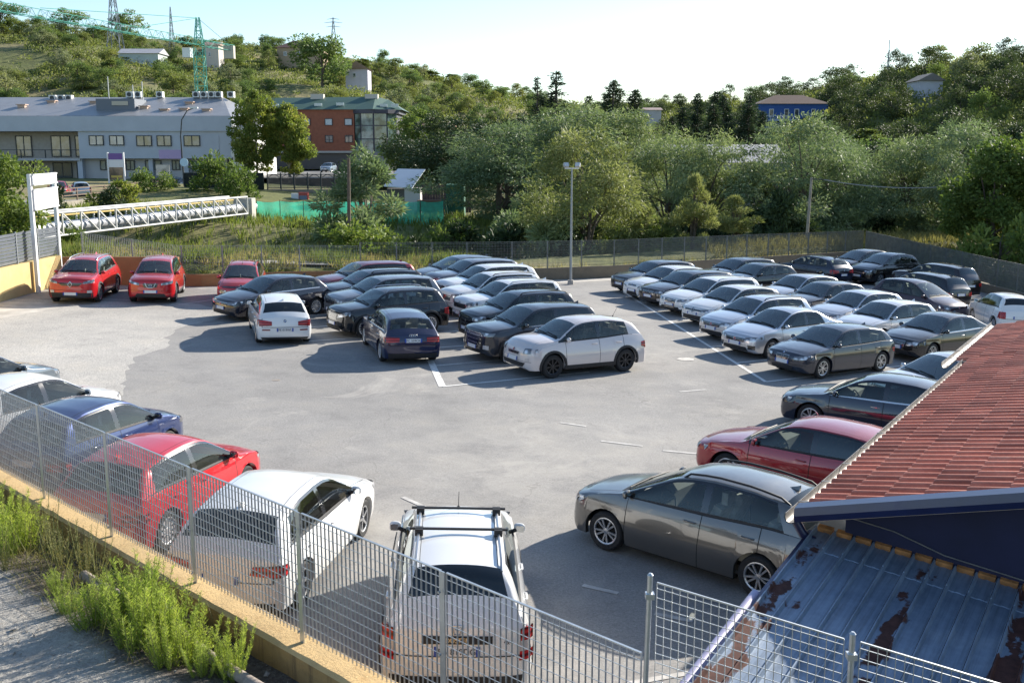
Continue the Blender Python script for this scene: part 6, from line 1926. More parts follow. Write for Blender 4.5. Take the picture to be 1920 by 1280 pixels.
# ------------------------------------------------------------------ the parked cars
CARS = [
    ('suv_car', 'bright red SUV with diamond badge parked beside the yellow wall', 'cars along the back wall', 'suv', (4.45, 1.84, 1.62), (-17.05, 41.44), -83, (0.5, 0.012, 0.018), {'metal': 0.2, 'wheel': 'five', 'clad': True, 'rails': 'chrome', 'face': {'hl': [(0.5, 0.8), (0.88, 0.84), (0.9, 0.97), (0.52, 0.88)], 'grille': [(0.34, 0.72), (0.5, 0.84)], 'plate': 0.42, 'badge': ('diamond', 0.78, 0.085), 'chin': 0.46, 'intake': None, 'fog': (0.74, 0.5, 0.08, 1), 'chrome': 0}}),
    ('suv_car', 'bright red SUV with chrome V grille, second from the yellow wall', 'cars along the back wall', 'suv', (4.38, 1.81, 1.6), (-14.42, 42.14), -79, (0.5, 0.012, 0.018), {'metal': 0.2, 'wheel': 'ten', 'clad': True, 'face': {'hl': [(0.44, 0.76), (0.88, 0.84), (0.9, 0.96), (0.46, 0.86)], 'grille': [(0.26, 0.68), (0.32, 0.84)], 'plate': 0.5, 'badge': ('vgrille', 0.76, 0.055), 'intake': [(0.64, 0.3), (0.56, 0.42)], 'chin': 0.3, 'chrome': 0}}),
    ('hatchback_car', 'small red hatchback half hidden behind the dark navy hatchback', 'cars along the back wall', 'city', (3.95, 1.73, 1.53), (-10.98, 42.18), -81, (0.5, 0.012, 0.018), {'metal': 0.2, 'rails': 'black', 'antenna': 'front', 'wheel': 'hub', 'face': {'hl': [(0.55, 0.62), (0.88, 0.64), (0.88, 0.8), (0.55, 0.76)], 'grille': [(0.7, 0.88), (0.7, 0.95)], 'bars': 1, 'badge': ('chevron', 0.9, 0.06)}}),
    ('hatchback_car', 'dark navy hatchback with silver hubcaps, nose to the left, beside white hatchback', 'cars standing loose in the aisle', 'hatch', (4.37, 1.79, 1.5), (-8.98, 38.56), -133, (0.014, 0.015, 0.03), {'wheel': 'hub', 'trim': 'chrome', 'face': {'grille': [(0.42, 0.72), (0.46, 0.86)], 'bars': 3, 'chrome': 0.012, 'badge': ('disc_red', 0.79, 0.05)}}),
    ('hatchback_car', 'white hatchback seen from behind in the aisle', 'cars standing loose in the aisle', 'hatch', (4.33, 1.77, 1.43), (-7.86, 34.55), 108, (0.78, 0.78, 0.77), {'metal': 0.0, 'wheel': 'ten', 'plate_rear': 'FE 019WL', 'tail': {'tl': [(0.46, 0.72), (0.9, 0.7), (0.9, 0.93), (0.46, 0.86)], 'plate': 0.52, 'badge': ('roundel', 0.8, 0.042), 'diffuser': 0.28, 'lower': 0.52}, 'rear_dark': True}),
    ('hatchback_car', 'dark blue hatchback seen from behind, beside the black SUV', 'cars standing loose in the aisle', 'hatch', (4.32, 1.785, 1.43), (-3.59, 32.23), 108, (0.015, 0.022, 0.085), {'metal': 0.3, 'wheel': 'multi', 'trim': 'chrome', 'plate_rear': 'FC 559CK', 'antenna': 'none', 'tail': {'tl': [(0.46, 0.78), (0.9, 0.74), (0.9, 0.93), (0.46, 0.92)], 'plate': 0.74, 'badge': ('rings', 0.88, 0.036), 'diffuser': 0.36, 'lower': None}}),
    ('suv_car', 'dark red SUV, farthest in the left angled row', 'cars in the left angled row', 'suv', (4.45, 1.84, 1.65), (-6.13, 43.24), -147, (0.2, 0.012, 0.02), {'metal': 0.4, 'wheel': 'five', 'rear_dark': True, 'clad': True, 'face': {'bars': 4, 'chrome': 0.01, 'grille': [(0.4, 0.62), (0.42, 0.88)]}}),
    ('suv_car', 'black SUV with roof rails between dark red and silver grey SUVs', 'cars in the left angled row', 'suv', (4.4, 1.83, 1.6), (-5.53, 40.89), -147, (0.01, 0.01, 0.013), {'wheel': 'five', 'rails': 'black', 'rear_dark': True, 'clad': True, 'face': {'bars': 2}}),
    ('suv_car', 'silver grey SUV behind the black SUV in the left angled row', 'cars in the left angled row', 'suv', (4.4, 1.83, 1.62), (-4.82, 38.69), -147, (0.17, 0.18, 0.2), {'wheel': 'five', 'clad': True, 'face': {'bars': 3, 'chrome': 0.01}}),
    ('suv_car', 'black SUV with dark spoked wheels, nearest in the left angled row', 'cars in the left angled row', 'suv', (4.18, 1.76, 1.57), (-4.34, 35.75), -146, (0.008, 0.008, 0.011), {'wheel': 'multi', 'trim': 'black', 'rails': 'alloy', 'antenna': 'whip', 'clad': True, 'face': {'hl': [(0.42, 0.7), (0.84, 0.8), (0.9, 0.96), (0.46, 0.82)], 'bars': 3, 'chrome': 0.008, 'grille': [(0.36, 0.64), (0.38, 0.8)]}, 'tail': {'tl': [(0.62, 0.66), (0.92, 0.66), (0.92, 0.92), (0.6, 0.88)]}}),
    ('mpv_car', 'slate grey people carrier, farthest in the middle angled row', 'cars in the middle angled row', 'mpv', (4.45, 1.82, 1.62), (-2.52, 47.48), -148, (0.13, 0.14, 0.16), {'face': {'bars': 2}}),
    ('suv_car', 'grey SUV behind the white SUVs in the middle angled row', 'cars in the middle angled row', 'suv', (4.5, 1.83, 1.64), (-1.72, 46.02), -148, (0.16, 0.165, 0.18), {'face': {'bars': 3, 'chrome': 0.01}, 'clad': True}),
    ('suv_car', 'white SUV with black front grille, third from the back of the middle row', 'cars in the middle angled row', 'suv', (4.55, 1.84, 1.7), (-1.04, 43.28), -148, (0.78, 0.78, 0.77), {'metal': 0, 'clad': True, 'face': {'grille': [(0.34, 0.7), (0.4, 0.88)], 'badge': ('vgrille', 0.8, 0.05)}}),
    ('suv_car', 'white SUV with black and white roof rails in the middle row', 'cars in the middle angled row', 'suv', (4.32, 1.82, 1.63), (-0.81, 41.16), -148, (0.78, 0.78, 0.77), {'metal': 0, 'wheel': 'five', 'rails': 'black', 'clad': True, 'face': {'grille': [(0.42, 0.66), (0.46, 0.84)], 'bars': 2, 'chrome': 0.012, 'chin': 0.36}}),
    ('suv_car', 'white crossover with chrome grille bars between white and black SUVs', 'cars in the middle angled row', 'suv', (4.34, 1.8, 1.62), (-0.13, 38.85), -148, (0.78, 0.78, 0.77), {'metal': 0, 'rails': 'alloy', 'face': {'grille': [(0.46, 0.68), (0.52, 0.84)], 'bars': 3, 'chrome': 0.008, 'badge': ('chevron', 0.84, 0.05), 'intake': [(0.55, 0.28), (0.62, 0.44)]}}),
    ('suv_car', 'black SUV third from the front of the middle row', 'cars in the middle angled row', 'suv', (4.28, 1.78, 1.65), (0.22, 35.6), -148, (0.012, 0.012, 0.014), {'rails': 'black', 'clad': True, 'face': {'grille': [(0.3, 0.58), (0.42, 0.84)], 'bars': 2, 'chrome': 0.014, 'badge': ('disc', 0.74, 0.045)}}),
    ('suv_car', 'dark taupe grey SUV with chrome barred grille beside cream crossover', 'cars in the middle angled row', 'suv', (4.47, 1.85, 1.65), (0.66, 32.46), -148, (0.058, 0.056, 0.058), {'metal': 0.5, 'wheel': 'ten', 'rear_dark': True, 'trim': 'chrome', 'clad': True, 'face': {'hl': [(0.48, 0.82), (0.9, 0.84), (0.92, 0.94), (0.5, 0.92)], 'grille': [(0.32, 0.52), (0.46, 0.88)], 'bars': 3, 'chrome': 0.015, 'fog': (0.72, 0.5, 0.1, 1), 'intake': [(0.5, 0.3), (0.5, 0.36)]}}),
    ('crossover_car', 'pearl cream crossover with black alloy wheels, nearest of the middle row', 'cars in the middle angled row', 'round', (4.25, 1.8, 1.6), (1.82, 30.42), -149, (0.66, 0.6, 0.575), {'metal': 0.1, 'dust': 0.15, 'wheel': 'dark', 'antenna': 'whip', 'clad': True, 'face': {'hl': [(0.54, 0.8), (0.82, 0.82), (0.8, 1.0), (0.56, 0.98)], 'grille': [(0.28, 0.76), (0.32, 0.82)], 'chrome': 0.02, 'plate': 0.54, 'intake': [(0.56, 0.34), (0.66, 0.46)], 'fog': (0.72, 0.56, 0.07, 1), 'badge': ('disc_red', 0.88, 0.04)}, 'tail': {'tl': [(0.66, 0.72), (0.92, 0.72), (0.92, 0.92), (0.66, 0.92)]}}),
    ('estate_car', 'dusty olive brown hatchback, farthest in the front right row', 'cars in the front right row', 'wagon', (4.45, 1.8, 1.5), (6.83, 49.66), -147, (0.07, 0.062, 0.048), {'dust': 0.6, 'face': {'bars': 2, 'chrome': 0.01}}),
    ('hatchback_car', 'white hatchback with black trapezoid intake in the front right row', 'cars in the front right row', 'hatch', (4.4, 1.82, 1.48), (7.16, 47.43), -147, (0.78, 0.78, 0.77), {'metal': 0, 'face': {'hl': [(0.4, 0.74), (0.86, 0.86), (0.9, 0.98), (0.46, 0.84)], 'grille': [(0.3, 0.84), (0.28, 0.9)], 'chrome': 0.008, 'badge': ('oval', 0.9, 0.04), 'intake': [(0.4, 0.25), (0.3, 0.52)], 'plate': 0.46}}),
    ('estate_car', 'dark brown estate car with dusty bonnet in the front right row', 'cars in the front right row', 'wagon', (4.7, 1.84, 1.5), (7.77, 45.69), -147, (0.045, 0.033, 0.028), {'dust': 0.6, 'face': {'bars': 2, 'badge': ('chevron', 0.84, 0.06), 'chrome': 0.01, 'fog': (0.7, 0.36, 0.08, 1)}}),
    ('estate_car', 'white estate car with large grey single frame grille and roof rails', 'cars in the front right row', 'wagon', (4.72, 1.84, 1.49), (8.38, 43.42), -147, (0.78, 0.78, 0.77), {'metal': 0, 'rails': 'alloy', 'rear_dark': True, 'face': {'grille': [(0.3, 0.4), (0.34, 0.9)], 'bars': 4, 'chrome': 0.015, 'badge': ('rings', 0.82, 0.035), 'plate': 0.46, 'chin': 0.3}}),
    ('hatchback_car', 'white hatchback with diamond badge between white estate and silver estate', 'cars in the front right row', 'hatch', (4.36, 1.81, 1.48), (8.72, 40.71), -147, (0.72, 0.72, 0.71), {'metal': 0, 'face': {'grille': [(0.5, 0.8), (0.55, 0.88)], 'badge': ('diamond', 0.84, 0.075), 'intake': [(0.62, 0.26), (0.6, 0.42)], 'chrome': 0.006, 'plate': 0.5}}),
    ('estate_car', 'silver estate car with black roof rails in the front right row', 'cars in the front right row', 'wagon', (4.57, 1.79, 1.51), (8.91, 37.56), -147, (0.6, 0.615, 0.64), {'metal': 0.6, 'rails': 'black', 'face': {'grille': [(0.42, 0.7), (0.5, 0.86)], 'bars': 3, 'chrome': 0.01, 'badge': ('disc_red', 0.79, 0.05), 'fog': (0.74, 0.38, 0.11, 0)}}),
    ('sedan_car', 'silver saloon car beside the dark grey hatchback', 'cars in the front right row', 'sedan', (4.53, 1.79, 1.5), (9.15, 34.75), -147, (0.6, 0.615, 0.64), {'metal': 0.6, 'wheel': 'ten', 'face': {'grille': [(0.42, 0.7), (0.5, 0.86)], 'bars': 3, 'chrome': 0.01, 'badge': ('disc_red', 0.79, 0.05), 'fog': (0.74, 0.38, 0.11, 0)}}),
    ('hatchback_car', 'dark grey hatchback with twin kidney grille, nearest of the front right row', 'cars in the front right row', 'hatch', (4.33, 1.77, 1.43), (9.86, 31.72), -147, (0.045, 0.053, 0.07), {'metal': 0.6, 'wheel': 'ten', 'antenna': 'fin', 'face': {'hl': [(0.46, 0.76), (0.86, 0.8), (0.92, 0.96), (0.48, 0.88)], 'grille': [(0.24, 0.7), (0.26, 0.88)], 'gmat': 'kidney', 'badge': ('roundel', 0.97, 0.04), 'plate': 0.48, 'intake': [(0.45, 0.26), (0.45, 0.36)]}}),
    ('estate_car', 'dark estate car at the back fence, farthest in the rear right row', 'cars in the rear right row', 'wagon', (4.55, 1.8, 1.5), (11.46, 52.65), -147, (0.045, 0.047, 0.052), {'dust': 0.5}),
    ('hatchback_car', 'black hatchback second from the fence in the rear right row', 'cars in the rear right row', 'hatch', (4.3, 1.8, 1.47), (11.93, 50.51), -147, (0.01, 0.01, 0.013), {'wheel': 'five'}),
    ('hatchback_car', 'light silver hatchback behind the navy hatchback', 'cars in the rear right row', 'hatch', (4.25, 1.78, 1.48), (12.71, 45.78), -147, (0.58, 0.58, 0.59), {'metal': 0.5}),
    ('hatchback_car', 'dark brown hatchback between two silver ones in the rear right row', 'cars in the rear right row', 'hatch', (4.25, 1.78, 1.5), (12.98, 43.13), -147, (0.07, 0.06, 0.055), {'dust': 0.5}),
    ('hatchback_car', 'silver hatchback with roof aerial in the rear right row', 'cars in the rear right row', 'hatch', (4.35, 1.8, 1.49), (13.49, 40.4), -147, (0.6, 0.6, 0.61), {'metal': 0.5, 'antenna': 'whip'}),
    ('hatchback_car', 'white silver hatchback beside the black saloon', 'cars in the rear right row', 'hatch', (4.35, 1.8, 1.49), (13.67, 37.63), -147, (0.7, 0.7, 0.7), {'metal': 0.3}),
    ('sedan_car', 'black saloon car with barred chrome grille beside the dark grey hatchback', 'cars in the rear right row', 'sedan', (4.58, 1.77, 1.45), (14.56, 35.14), -147, (0.016, 0.015, 0.017), {'wheel': 'ten', 'trim': 'chrome', 'face': {'grille': [(0.34, 0.66), (0.38, 0.9)], 'bars': 4, 'chrome': 0.014, 'hl': [(0.46, 0.72), (0.82, 0.78), (0.86, 0.95), (0.48, 0.88)]}}),
    ('hatchback_car', 'navy hatchback seen from behind near the corner people carriers', 'cars in the far right corner', 'hatch', (4.33, 1.77, 1.43), (16.42, 56.76), 122, (0.012, 0.018, 0.045), {'wheel': 'ten', 'antenna': 'fin', 'tail': {'tl': [(0.46, 0.72), (0.9, 0.7), (0.9, 0.93), (0.46, 0.86)], 'plate': 0.56, 'badge': ('roundel', 0.8, 0.042)}}),
    ('mpv_car', 'dark brown people carrier tight in the fence corner', 'cars in the far right corner', 'mpv', (4.4, 1.82, 1.62), (19.79, 59.23), -147, (0.03, 0.022, 0.022), {'dust': 0.4}),
    ('mpv_car', 'black people carrier with silver wheels beside the fence corner', 'cars in the far right corner', 'mpv', (4.5, 1.84, 1.65), (20.46, 57.15), -147, (0.01, 0.009, 0.011), {'wheel': 'ten', 'face': {'grille': [(0.3, 0.5), (0.34, 0.74)], 'chrome': 0.018, 'bars': 0}}),
    ('mpv_car', 'maroon people carrier with round headlights facing the aisle', 'cars in the far right corner', 'mpv', (4.15, 1.78, 1.66), (17.12, 43.54), -62, (0.07, 0.012, 0.022), {'metal': 0.3, 'face': {'hl': [(0.56, 0.84), (0.84, 0.85), (0.82, 1.04), (0.58, 1.02)], 'grille': [(0.3, 0.9), (0.3, 0.94)], 'badge': ('disc_red', 0.92, 0.04), 'intake': [(0.6, 0.28), (0.6, 0.42)]}}),
    ('estate_car', 'black estate car seen from behind, next to the maroon people carrier', 'cars in the far right corner', 'wagon', (4.55, 1.8, 1.52), (19.21, 48.71), 118, (0.012, 0.014, 0.02), {'rear_dark': True}),
    ('suv_car', 'dark plum SUV seen from behind along the shaded fence', 'cars in the far right corner', 'suv', (4.45, 1.84, 1.62), (21.35, 52.42), 118, (0.022, 0.01, 0.014), {'rear_dark': True, 'clad': True}),
    ('city_car', 'small white city car seen from behind at the right edge', 'cars in the far right corner', 'city', (3.55, 1.64, 1.48), (19.89, 41.86), 86, (0.78, 0.78, 0.77), {'metal': 0, 'wheel': 'hub', 'two_door': True, 'antenna': 'none', 'rear_dark': True, 'tail': {'tl': [(0.66, 0.66), (0.93, 0.66), (0.93, 0.95), (0.66, 0.95)], 'plate': 0.66}}),
    ('hatchback_car', 'pale silver hatchback partly covered by the red tiled roof', 'cars beside the red roofed building', 'hatch', (4.3, 1.8, 1.47), (11.59, 27.14), -160, (0.55, 0.54, 0.53), {'metal': 0.5}),
    ('hatchback_car', 'dark slate blue hatchback between silver hatchback and red hatchback', 'cars beside the red roofed building', 'hatch', (4.36, 1.81, 1.46), (8.68, 24.21), 146, (0.028, 0.034, 0.055), {'metal': 0.5, 'wheel': 'ten', 'trim': 'chrome', 'antenna': 'fin', 'rear_dark': True}),
    ('hatchback_car', 'dark red hatchback beside the grey people carrier', 'cars beside the red roofed building', 'hatch', (4.35, 1.8, 1.46), (5.76, 19.59), 142, (0.32, 0.012, 0.022), {'metal': 0.35, 'wheel': 'five', 'antenna': 'whip', 'rear_dark': True}),
    ('mpv_car', 'large bronze grey people carrier in the foreground beside the blue roof', 'cars beside the red roofed building', 'mpv', (4.34, 1.8, 1.56), (3.07, 15.84), 141, (0.135, 0.13, 0.122), {'metal': 0.65, 'dust': 0.4, 'rails': 'black', 'wheel': 'ten', 'antenna': 'fin', 'trim': 'black', 'tail': {'tl': [(0.42, 0.78), (0.92, 0.72), (0.92, 0.96), (0.44, 0.93)], 'plate': 0.72, 'badge': ('roundel', 0.86, 0.042)}, 'face': {'hl': [(0.46, 0.76), (0.88, 0.84), (0.92, 0.98), (0.48, 0.9)], 'grille': [(0.24, 0.7), (0.26, 0.88)], 'gmat': 'kidney'}}),  # dust raised so the paler roof stands for its bright sky reflection
    ('hatchback_car', 'steel grey hatchback cut by the left edge of the picture', 'cars behind the low bar fence', 'hatch', (4.1, 1.75, 1.48), (-12.34, 23.18), 68, (0.2, 0.23, 0.26), {'metal': 0.5}),
    ('hatchback_car', 'white hatchback behind the fence, second from the left edge', 'cars behind the low bar fence', 'hatch', (4.05, 1.74, 1.48), (-10.02, 21.06), 71, (0.78, 0.78, 0.77), {'metal': 0}),
    ('city_car', 'dark blue city car behind the fence between white and red hatchbacks', 'cars behind the low bar fence', 'city', (3.85, 1.71, 1.5), (-7.95, 19.18), 74, (0.016, 0.035, 0.13), {'metal': 0.5, 'wheel': 'hub', 'antenna': 'whip', 'shape': {}, 'trim': 'black'}),
    ('hatchback_car', 'glossy red hatchback behind the fence', 'cars behind the low bar fence', 'hatch', (4.05, 1.75, 1.48), (-5.84, 16.86), 76, (0.55, 0.01, 0.02), {'metal': 0.1, 'wheel': 'hub', 'dust': 0.12}),
    ('hatchback_car', 'white hatchback with large dark rear window behind the fence', 'cars behind the low bar fence', 'hatch', (4.35, 1.81, 1.46), (-3.5, 15.1), 80, (0.78, 0.78, 0.77), {'metal': 0, 'wheel': 'five', 'rear_dark': True, 'dust': 0.12, 'tail': {'tl': [(0.46, 0.76), (0.92, 0.72), (0.92, 0.9), (0.5, 0.88)], 'plate': 0.62}}),
    ('suv_car', 'white SUV with black roof bars seen from behind, right behind the fence', 'cars behind the low bar fence', 'suv', (4.32, 1.82, 1.63), (-0.76, 13.07), 93, (0.78, 0.78, 0.77), {'metal': 0, 'dust': 0.12, 'wheel': 'five', 'rear_dark': True, 'clad': True, 'rails': 'alloy', 'bars': (2.15, 2.95), 'plate_rear': 'FA 819DG', 'antenna': 'front', 'tail': {'tl': [(0.78, 0.62), (0.955, 0.62), (0.955, 0.98), (0.8, 0.98)], 'plate': 0.74, 'badge': ('shield', 0.985, 0.06), 'diffuser': 0.44, 'two': (0.3, 0.62), 'strip': 0.865, 'text': [('DUSTER', 0.075, 0, 0.862, True), ('4x4', 0.07, -0.58, 0.84, False)]}}),
]

random.seed(11)
for name, label, group, arch, dims, pos, yaw, col, kw in CARS:
    make_car(name, label, group, arch, dims, pos, yaw, col, **kw)
# ------------------------------------------------------------------ vegetation
def leaf_mat(name, dark, mid, light, trans=.35, rough=.6, spec=.3):
    m, nt, N, L, b = new_mat(name)
    at = N.new('ShaderNodeAttribute'); at.attribute_name = 'tint'
    oi = N.new('ShaderNodeObjectInfo')
    c = ramp(nt, at.outputs['Fac'], [(0.0, dark), (.5, mid), (1.0, light)])
    c = mixc(nt, 1.0, c, ramp(nt, oi.outputs['Random'], [(0, (.80, .84, .80)), (.5, (1, 1, 1)), (1, (1.22, 1.14, .98))]), 'MULTIPLY')
    L.new(c, b.inputs['Base Color']); b.inputs['Roughness'].default_value = rough; b.inputs['Specular IOR Level'].default_value = spec
    t = N.new('ShaderNodeBsdfTranslucent')
    L.new(mixc(nt, 1.0, c, (1.12, 1.18, .78), 'MULTIPLY'), t.inputs[0])
    x = N.new('ShaderNodeMixShader'); x.inputs[0].default_value = trans
    L.new(b.outputs[0], x.inputs[1]); L.new(t.outputs[0], x.inputs[2]); L.new(x.outputs[0], N['Material Output'].inputs[0])
    return m
M_WILLOW = leaf_mat('willow_leaves', (0.110, 0.153, 0.076), (0.193, 0.253, 0.132), (0.336, 0.386, 0.228), 0.32)
M_WILLOWY = leaf_mat('yellow_willow_leaves', (0.130, 0.157, 0.050), (0.233, 0.255, 0.095), (0.376, 0.374, 0.177), 0.34)
M_BROAD = leaf_mat('broad_leaves', (0.079, 0.123, 0.032), (0.136, 0.194, 0.046), (0.245, 0.287, 0.086), 0.36)
M_PLANE = leaf_mat('plane_leaves', (0.106, 0.148, 0.033), (0.204, 0.249, 0.057), (0.355, 0.326, 0.083), 0.45)
M_DARK = leaf_mat('dark_evergreen_shade_leaves', (0.029, 0.051, 0.022), (0.051, 0.079, 0.029), (0.084, 0.118, 0.045), 0.16)  # dark foliage, deepened to paint in the shade at the tree belt's foot
M_CON = leaf_mat('conifer_needles', (0.025, 0.046, 0.028), (0.044, 0.071, 0.039), (0.075, 0.103, 0.057), 0.28)
M_HILL = leaf_mat('hill_leaves', (0.106, 0.137, 0.044), (0.177, 0.209, 0.064), (0.293, 0.297, 0.104), 0.38)
M_HILLD = leaf_mat('dark_hill_leaves', (0.078, 0.126, 0.048), (0.134, 0.192, 0.067), (0.228, 0.282, 0.100), 0.45)
M_HILLS = leaf_mat('shade_toned_hill_leaves', (0.043, 0.063, 0.028), (0.067, 0.093, 0.040), (0.109, 0.138, 0.057), 0.30)  # the right hill's shade is put into these darker leaf colours
M_OLIVE = leaf_mat('olive_leaves', (0.149, 0.172, 0.098), (0.232, 0.254, 0.143), (0.329, 0.344, 0.209), 0.40)
M_WEED = leaf_mat('bright_weed_leaves', (0.197, 0.263, 0.043), (0.327, 0.415, 0.075), (0.541, 0.580, 0.172), 0.55)
M_DRY = leaf_mat('dry_weed_leaves', (.15, .12, .04), (.25, .22, .08), (.36, .33, .15), .35)
M_GRASS = leaf_mat('bank_grass', (0.117, 0.137, 0.039), (0.235, 0.212, 0.093), (0.399, 0.317, 0.185), 0.50)
M_GREENG = leaf_mat('fresh_bank_weeds', (0.085, 0.122, 0.029), (0.160, 0.194, 0.046), (0.274, 0.275, 0.092), 0.52)
BARK = simple('bark', (.12, .095, .075), .95, var=.35, vscale=3, bmp=.6, bscale=9)
BARKP = simple('pale_bark', (.30, .26, .20), .9, var=.35, vscale=2, bmp=.4, bscale=6)

def leaves_mesh(name, pos, axis, nrm, ln, wd, tint, mat):
    """one bent quad pair per leaf; arrays (n,3)"""
    n = len(pos)
    axis = axis / np.maximum(1e-6, np.linalg.norm(axis, axis=1))[:, None]
    side = np.cross(axis, nrm); side /= np.maximum(1e-6, np.linalg.norm(side, axis=1))[:, None]
    a = axis * ln[:, None]; s = side * wd[:, None] * .5
    V = np.empty((n, 4, 3))
    V[:, 0] = pos; V[:, 1] = pos + a * .45 + s; V[:, 2] = pos + a; V[:, 3] = pos + a * .45 - s
    me = bpy.data.meshes.new(name)
    me.vertices.add(n * 4); me.vertices.foreach_set('co', V.reshape(-1).astype(np.float32))
    me.loops.add(n * 4); me.loops.foreach_set('vertex_index', np.arange(n * 4, dtype=np.int32))
    me.polygons.add(n); me.polygons.foreach_set('loop_start', np.arange(0, n * 4, 4, dtype=np.int32))
    me.polygons.foreach_set('loop_total', np.full(n, 4, dtype=np.int32))
    at = me.attributes.new('tint', 'FLOAT', 'FACE'); at.data.foreach_set('value', np.clip(tint, 0, 1).astype(np.float32))
    me.materials.append(mat); me.update(calc_edges=True)
    return me

def rdir(rng, n):
    v = rng.normal(size=(n, 3)); return v / np.linalg.norm(v, axis=1)[:, None]

def crown(name, rng, H, Wd, base, nblob, nleaf, ln, wd, mat, shape='round', droop=.3, blobr=.22):
    """foliage of one tree: leaf clumps spread through the crown volume. height H, width Wd, crown starts at base"""
    hc = H - base
    C = []; Rb = []
    while len(C) < nblob:
        t = rng.random(); ang = rng.random() * 6.283; rr = math.sqrt(rng.random())
        if shape == 'round': prof = math.sqrt(max(0, 1 - (2 * t - .95) ** 2)) if t < .97 else .1
        elif shape == 'willow': prof = min(1, .55 + 1.2 * t) * math.sqrt(max(0, 1 - max(0, (t - .35) / .66) ** 2.2))
        elif shape == 'cone': prof = (1 - t) ** .8
        elif shape == 'column': prof = min(1, 3 * t + .3) * (1 - t ** 3) * .9
        else: prof = math.sqrt(max(0, 1 - t ** 2))
        wob = 1 + .22 * math.sin(3 * ang + 5 * t + nblob) + .12 * math.sin(7 * ang - 9 * t)
        r = prof * Wd / 2 * (.35 + .65 * rr) * wob
        br = blobr * Wd * (.55 + .75 * rng.random()) * (.45 + .55 * prof)
        C.append((r * math.cos(ang), r * math.sin(ang), base + hc * (t * .94 + .02))); Rb.append(max(br, .06 * Wd))
    C = np.array(C); Rb = np.array(Rb)
    w = Rb ** 2; w /= w.sum()
    bi = rng.choice(nblob, size=nleaf, p=w)
    d = rdir(rng, nleaf); d[:, 2] = np.abs(d[:, 2]) * .30 + d[:, 2] * .70
    u = rng.random(nleaf) ** .45
    pos = C[bi] + d * (Rb[bi] * u)[:, None] * np.array([1, 1, 1.0])
    pos[:, 2] = np.maximum(pos[:, 2], base * .6)
    if droop > 0:
        ax = d * (1 - droop) + np.array([0, 0, -1.0]) * droop + rdir(rng, nleaf) * .55
    else:
        ax = d * .6 + np.array([0, 0, 1.0]) * (-droop) + rdir(rng, nleaf) * .45
    bt = rng.random(nblob) * .5
    tint = bt[bi] + .5 * rng.random(nleaf)
    return leaves_mesh(name, pos, ax, rdir(rng, nleaf), ln * (.6 + .8 * rng.random(nleaf)), wd * (.7 + .6 * rng.random(nleaf)), tint, mat), C

def trunk_mesh(name, rng, H, base, C, r0, mat, multi=1, nlimb=9):
    mb = MB()
    for k in range(multi):
        a = rng.random() * 6.28; sp = .0 if multi == 1 else .05 * H
        top = np.array((math.cos(a) * sp, math.sin(a) * sp, base + (H - base) * .55))
        b0 = np.array((math.cos(a) * r0 * (multi > 1), math.sin(a) * r0 * (multi > 1), -.4))
        mid = (b0 + top) / 2 + np.array((rng.normal() * .15, rng.normal() * .15, 0))
        mb.tube([b0, mid, top], [r0, r0 * .75, r0 * .35], 7)
        for i in rng.choice(len(C), size=min(nlimb, len(C)), replace=False):
            t = .25 + .7 * rng.random(); s = b0 * (1 - t) ** 2 + 2 * mid * t * (1 - t) + top * t * t
            e = C[i]
            if e[2] < s[2]: continue
            m_ = s * .5 + e * .5 + np.array((0, 0, .08 * H))
            mb.tube([s, m_, e], [r0 * .38, r0 * .22, r0 * .07], 5)
    return mb.data(name, mat, True, 60)

PROTO = {}
def proto(key, seed, H, Wd, base, nblob, nleaf, ln, wd, mat, shape, droop, blobr, r0, bark=BARK, multi=1):
    rng = np.random.default_rng(seed)
    cm, C = crown('crown', rng, H, Wd, base, nblob, nleaf, ln, wd, mat, shape, droop, blobr)
    PROTO[key] = (cm, trunk_mesh('trunk', rng, H, base, C, r0, bark, multi), H, Wd)
# willows and river trees (built about 10 m high)
proto('willow1', 1, 10, 8, .9, 60, 26000, .30, .072, M_WILLOW, 'willow', .45, .19, .26, multi=3)
proto('willow2', 2, 10, 7.5, .7, 54, 25000, .30, .072, M_WILLOW, 'willow', .40, .20, .26, multi=2)
proto('willowy1', 3, 8, 6.5, .3, 50, 23000, .27, .065, M_WILLOWY, 'willow', .25, .19, .16, multi=4)
proto('willowy2', 4, 5, 3.6, .15, 26, 7000, .28, .065, M_WILLOWY, 'column', -.35, .17, .08, multi=4)
proto('willows', 5, 7, 4.6, .2, 34, 10000, .30, .070, M_WILLOW, 'column', .10, .17, .12, multi=3)
proto('broad1', 6, 9, 7.5, 1.4, 50, 16000, .28, .16, M_BROAD, 'round', .25, .16, .22)
proto('broad2', 7, 9, 6.5, 1.2, 42, 14000, .28, .16, M_BROAD, 'round', .25, .18, .22)
proto('plane1', 8, 11, 6.6, 1.6, 48, 20000, .30, .21, M_PLANE, 'round', .3, .22, .20, BARKP)
proto('plane2', 9, 11, 6.0, 1.4, 44, 19000, .30, .21, M_PLANE, 'column', .3, .23, .20, BARKP)
proto('dark1', 10, 10, 9, .8, 54, 20000, .32, .12, M_DARK, 'round', .15, .16, .26)
proto('dark2', 11, 10, 7, .4, 44, 16000, .32, .12, M_DARK, 'willow', .2, .18, .24)
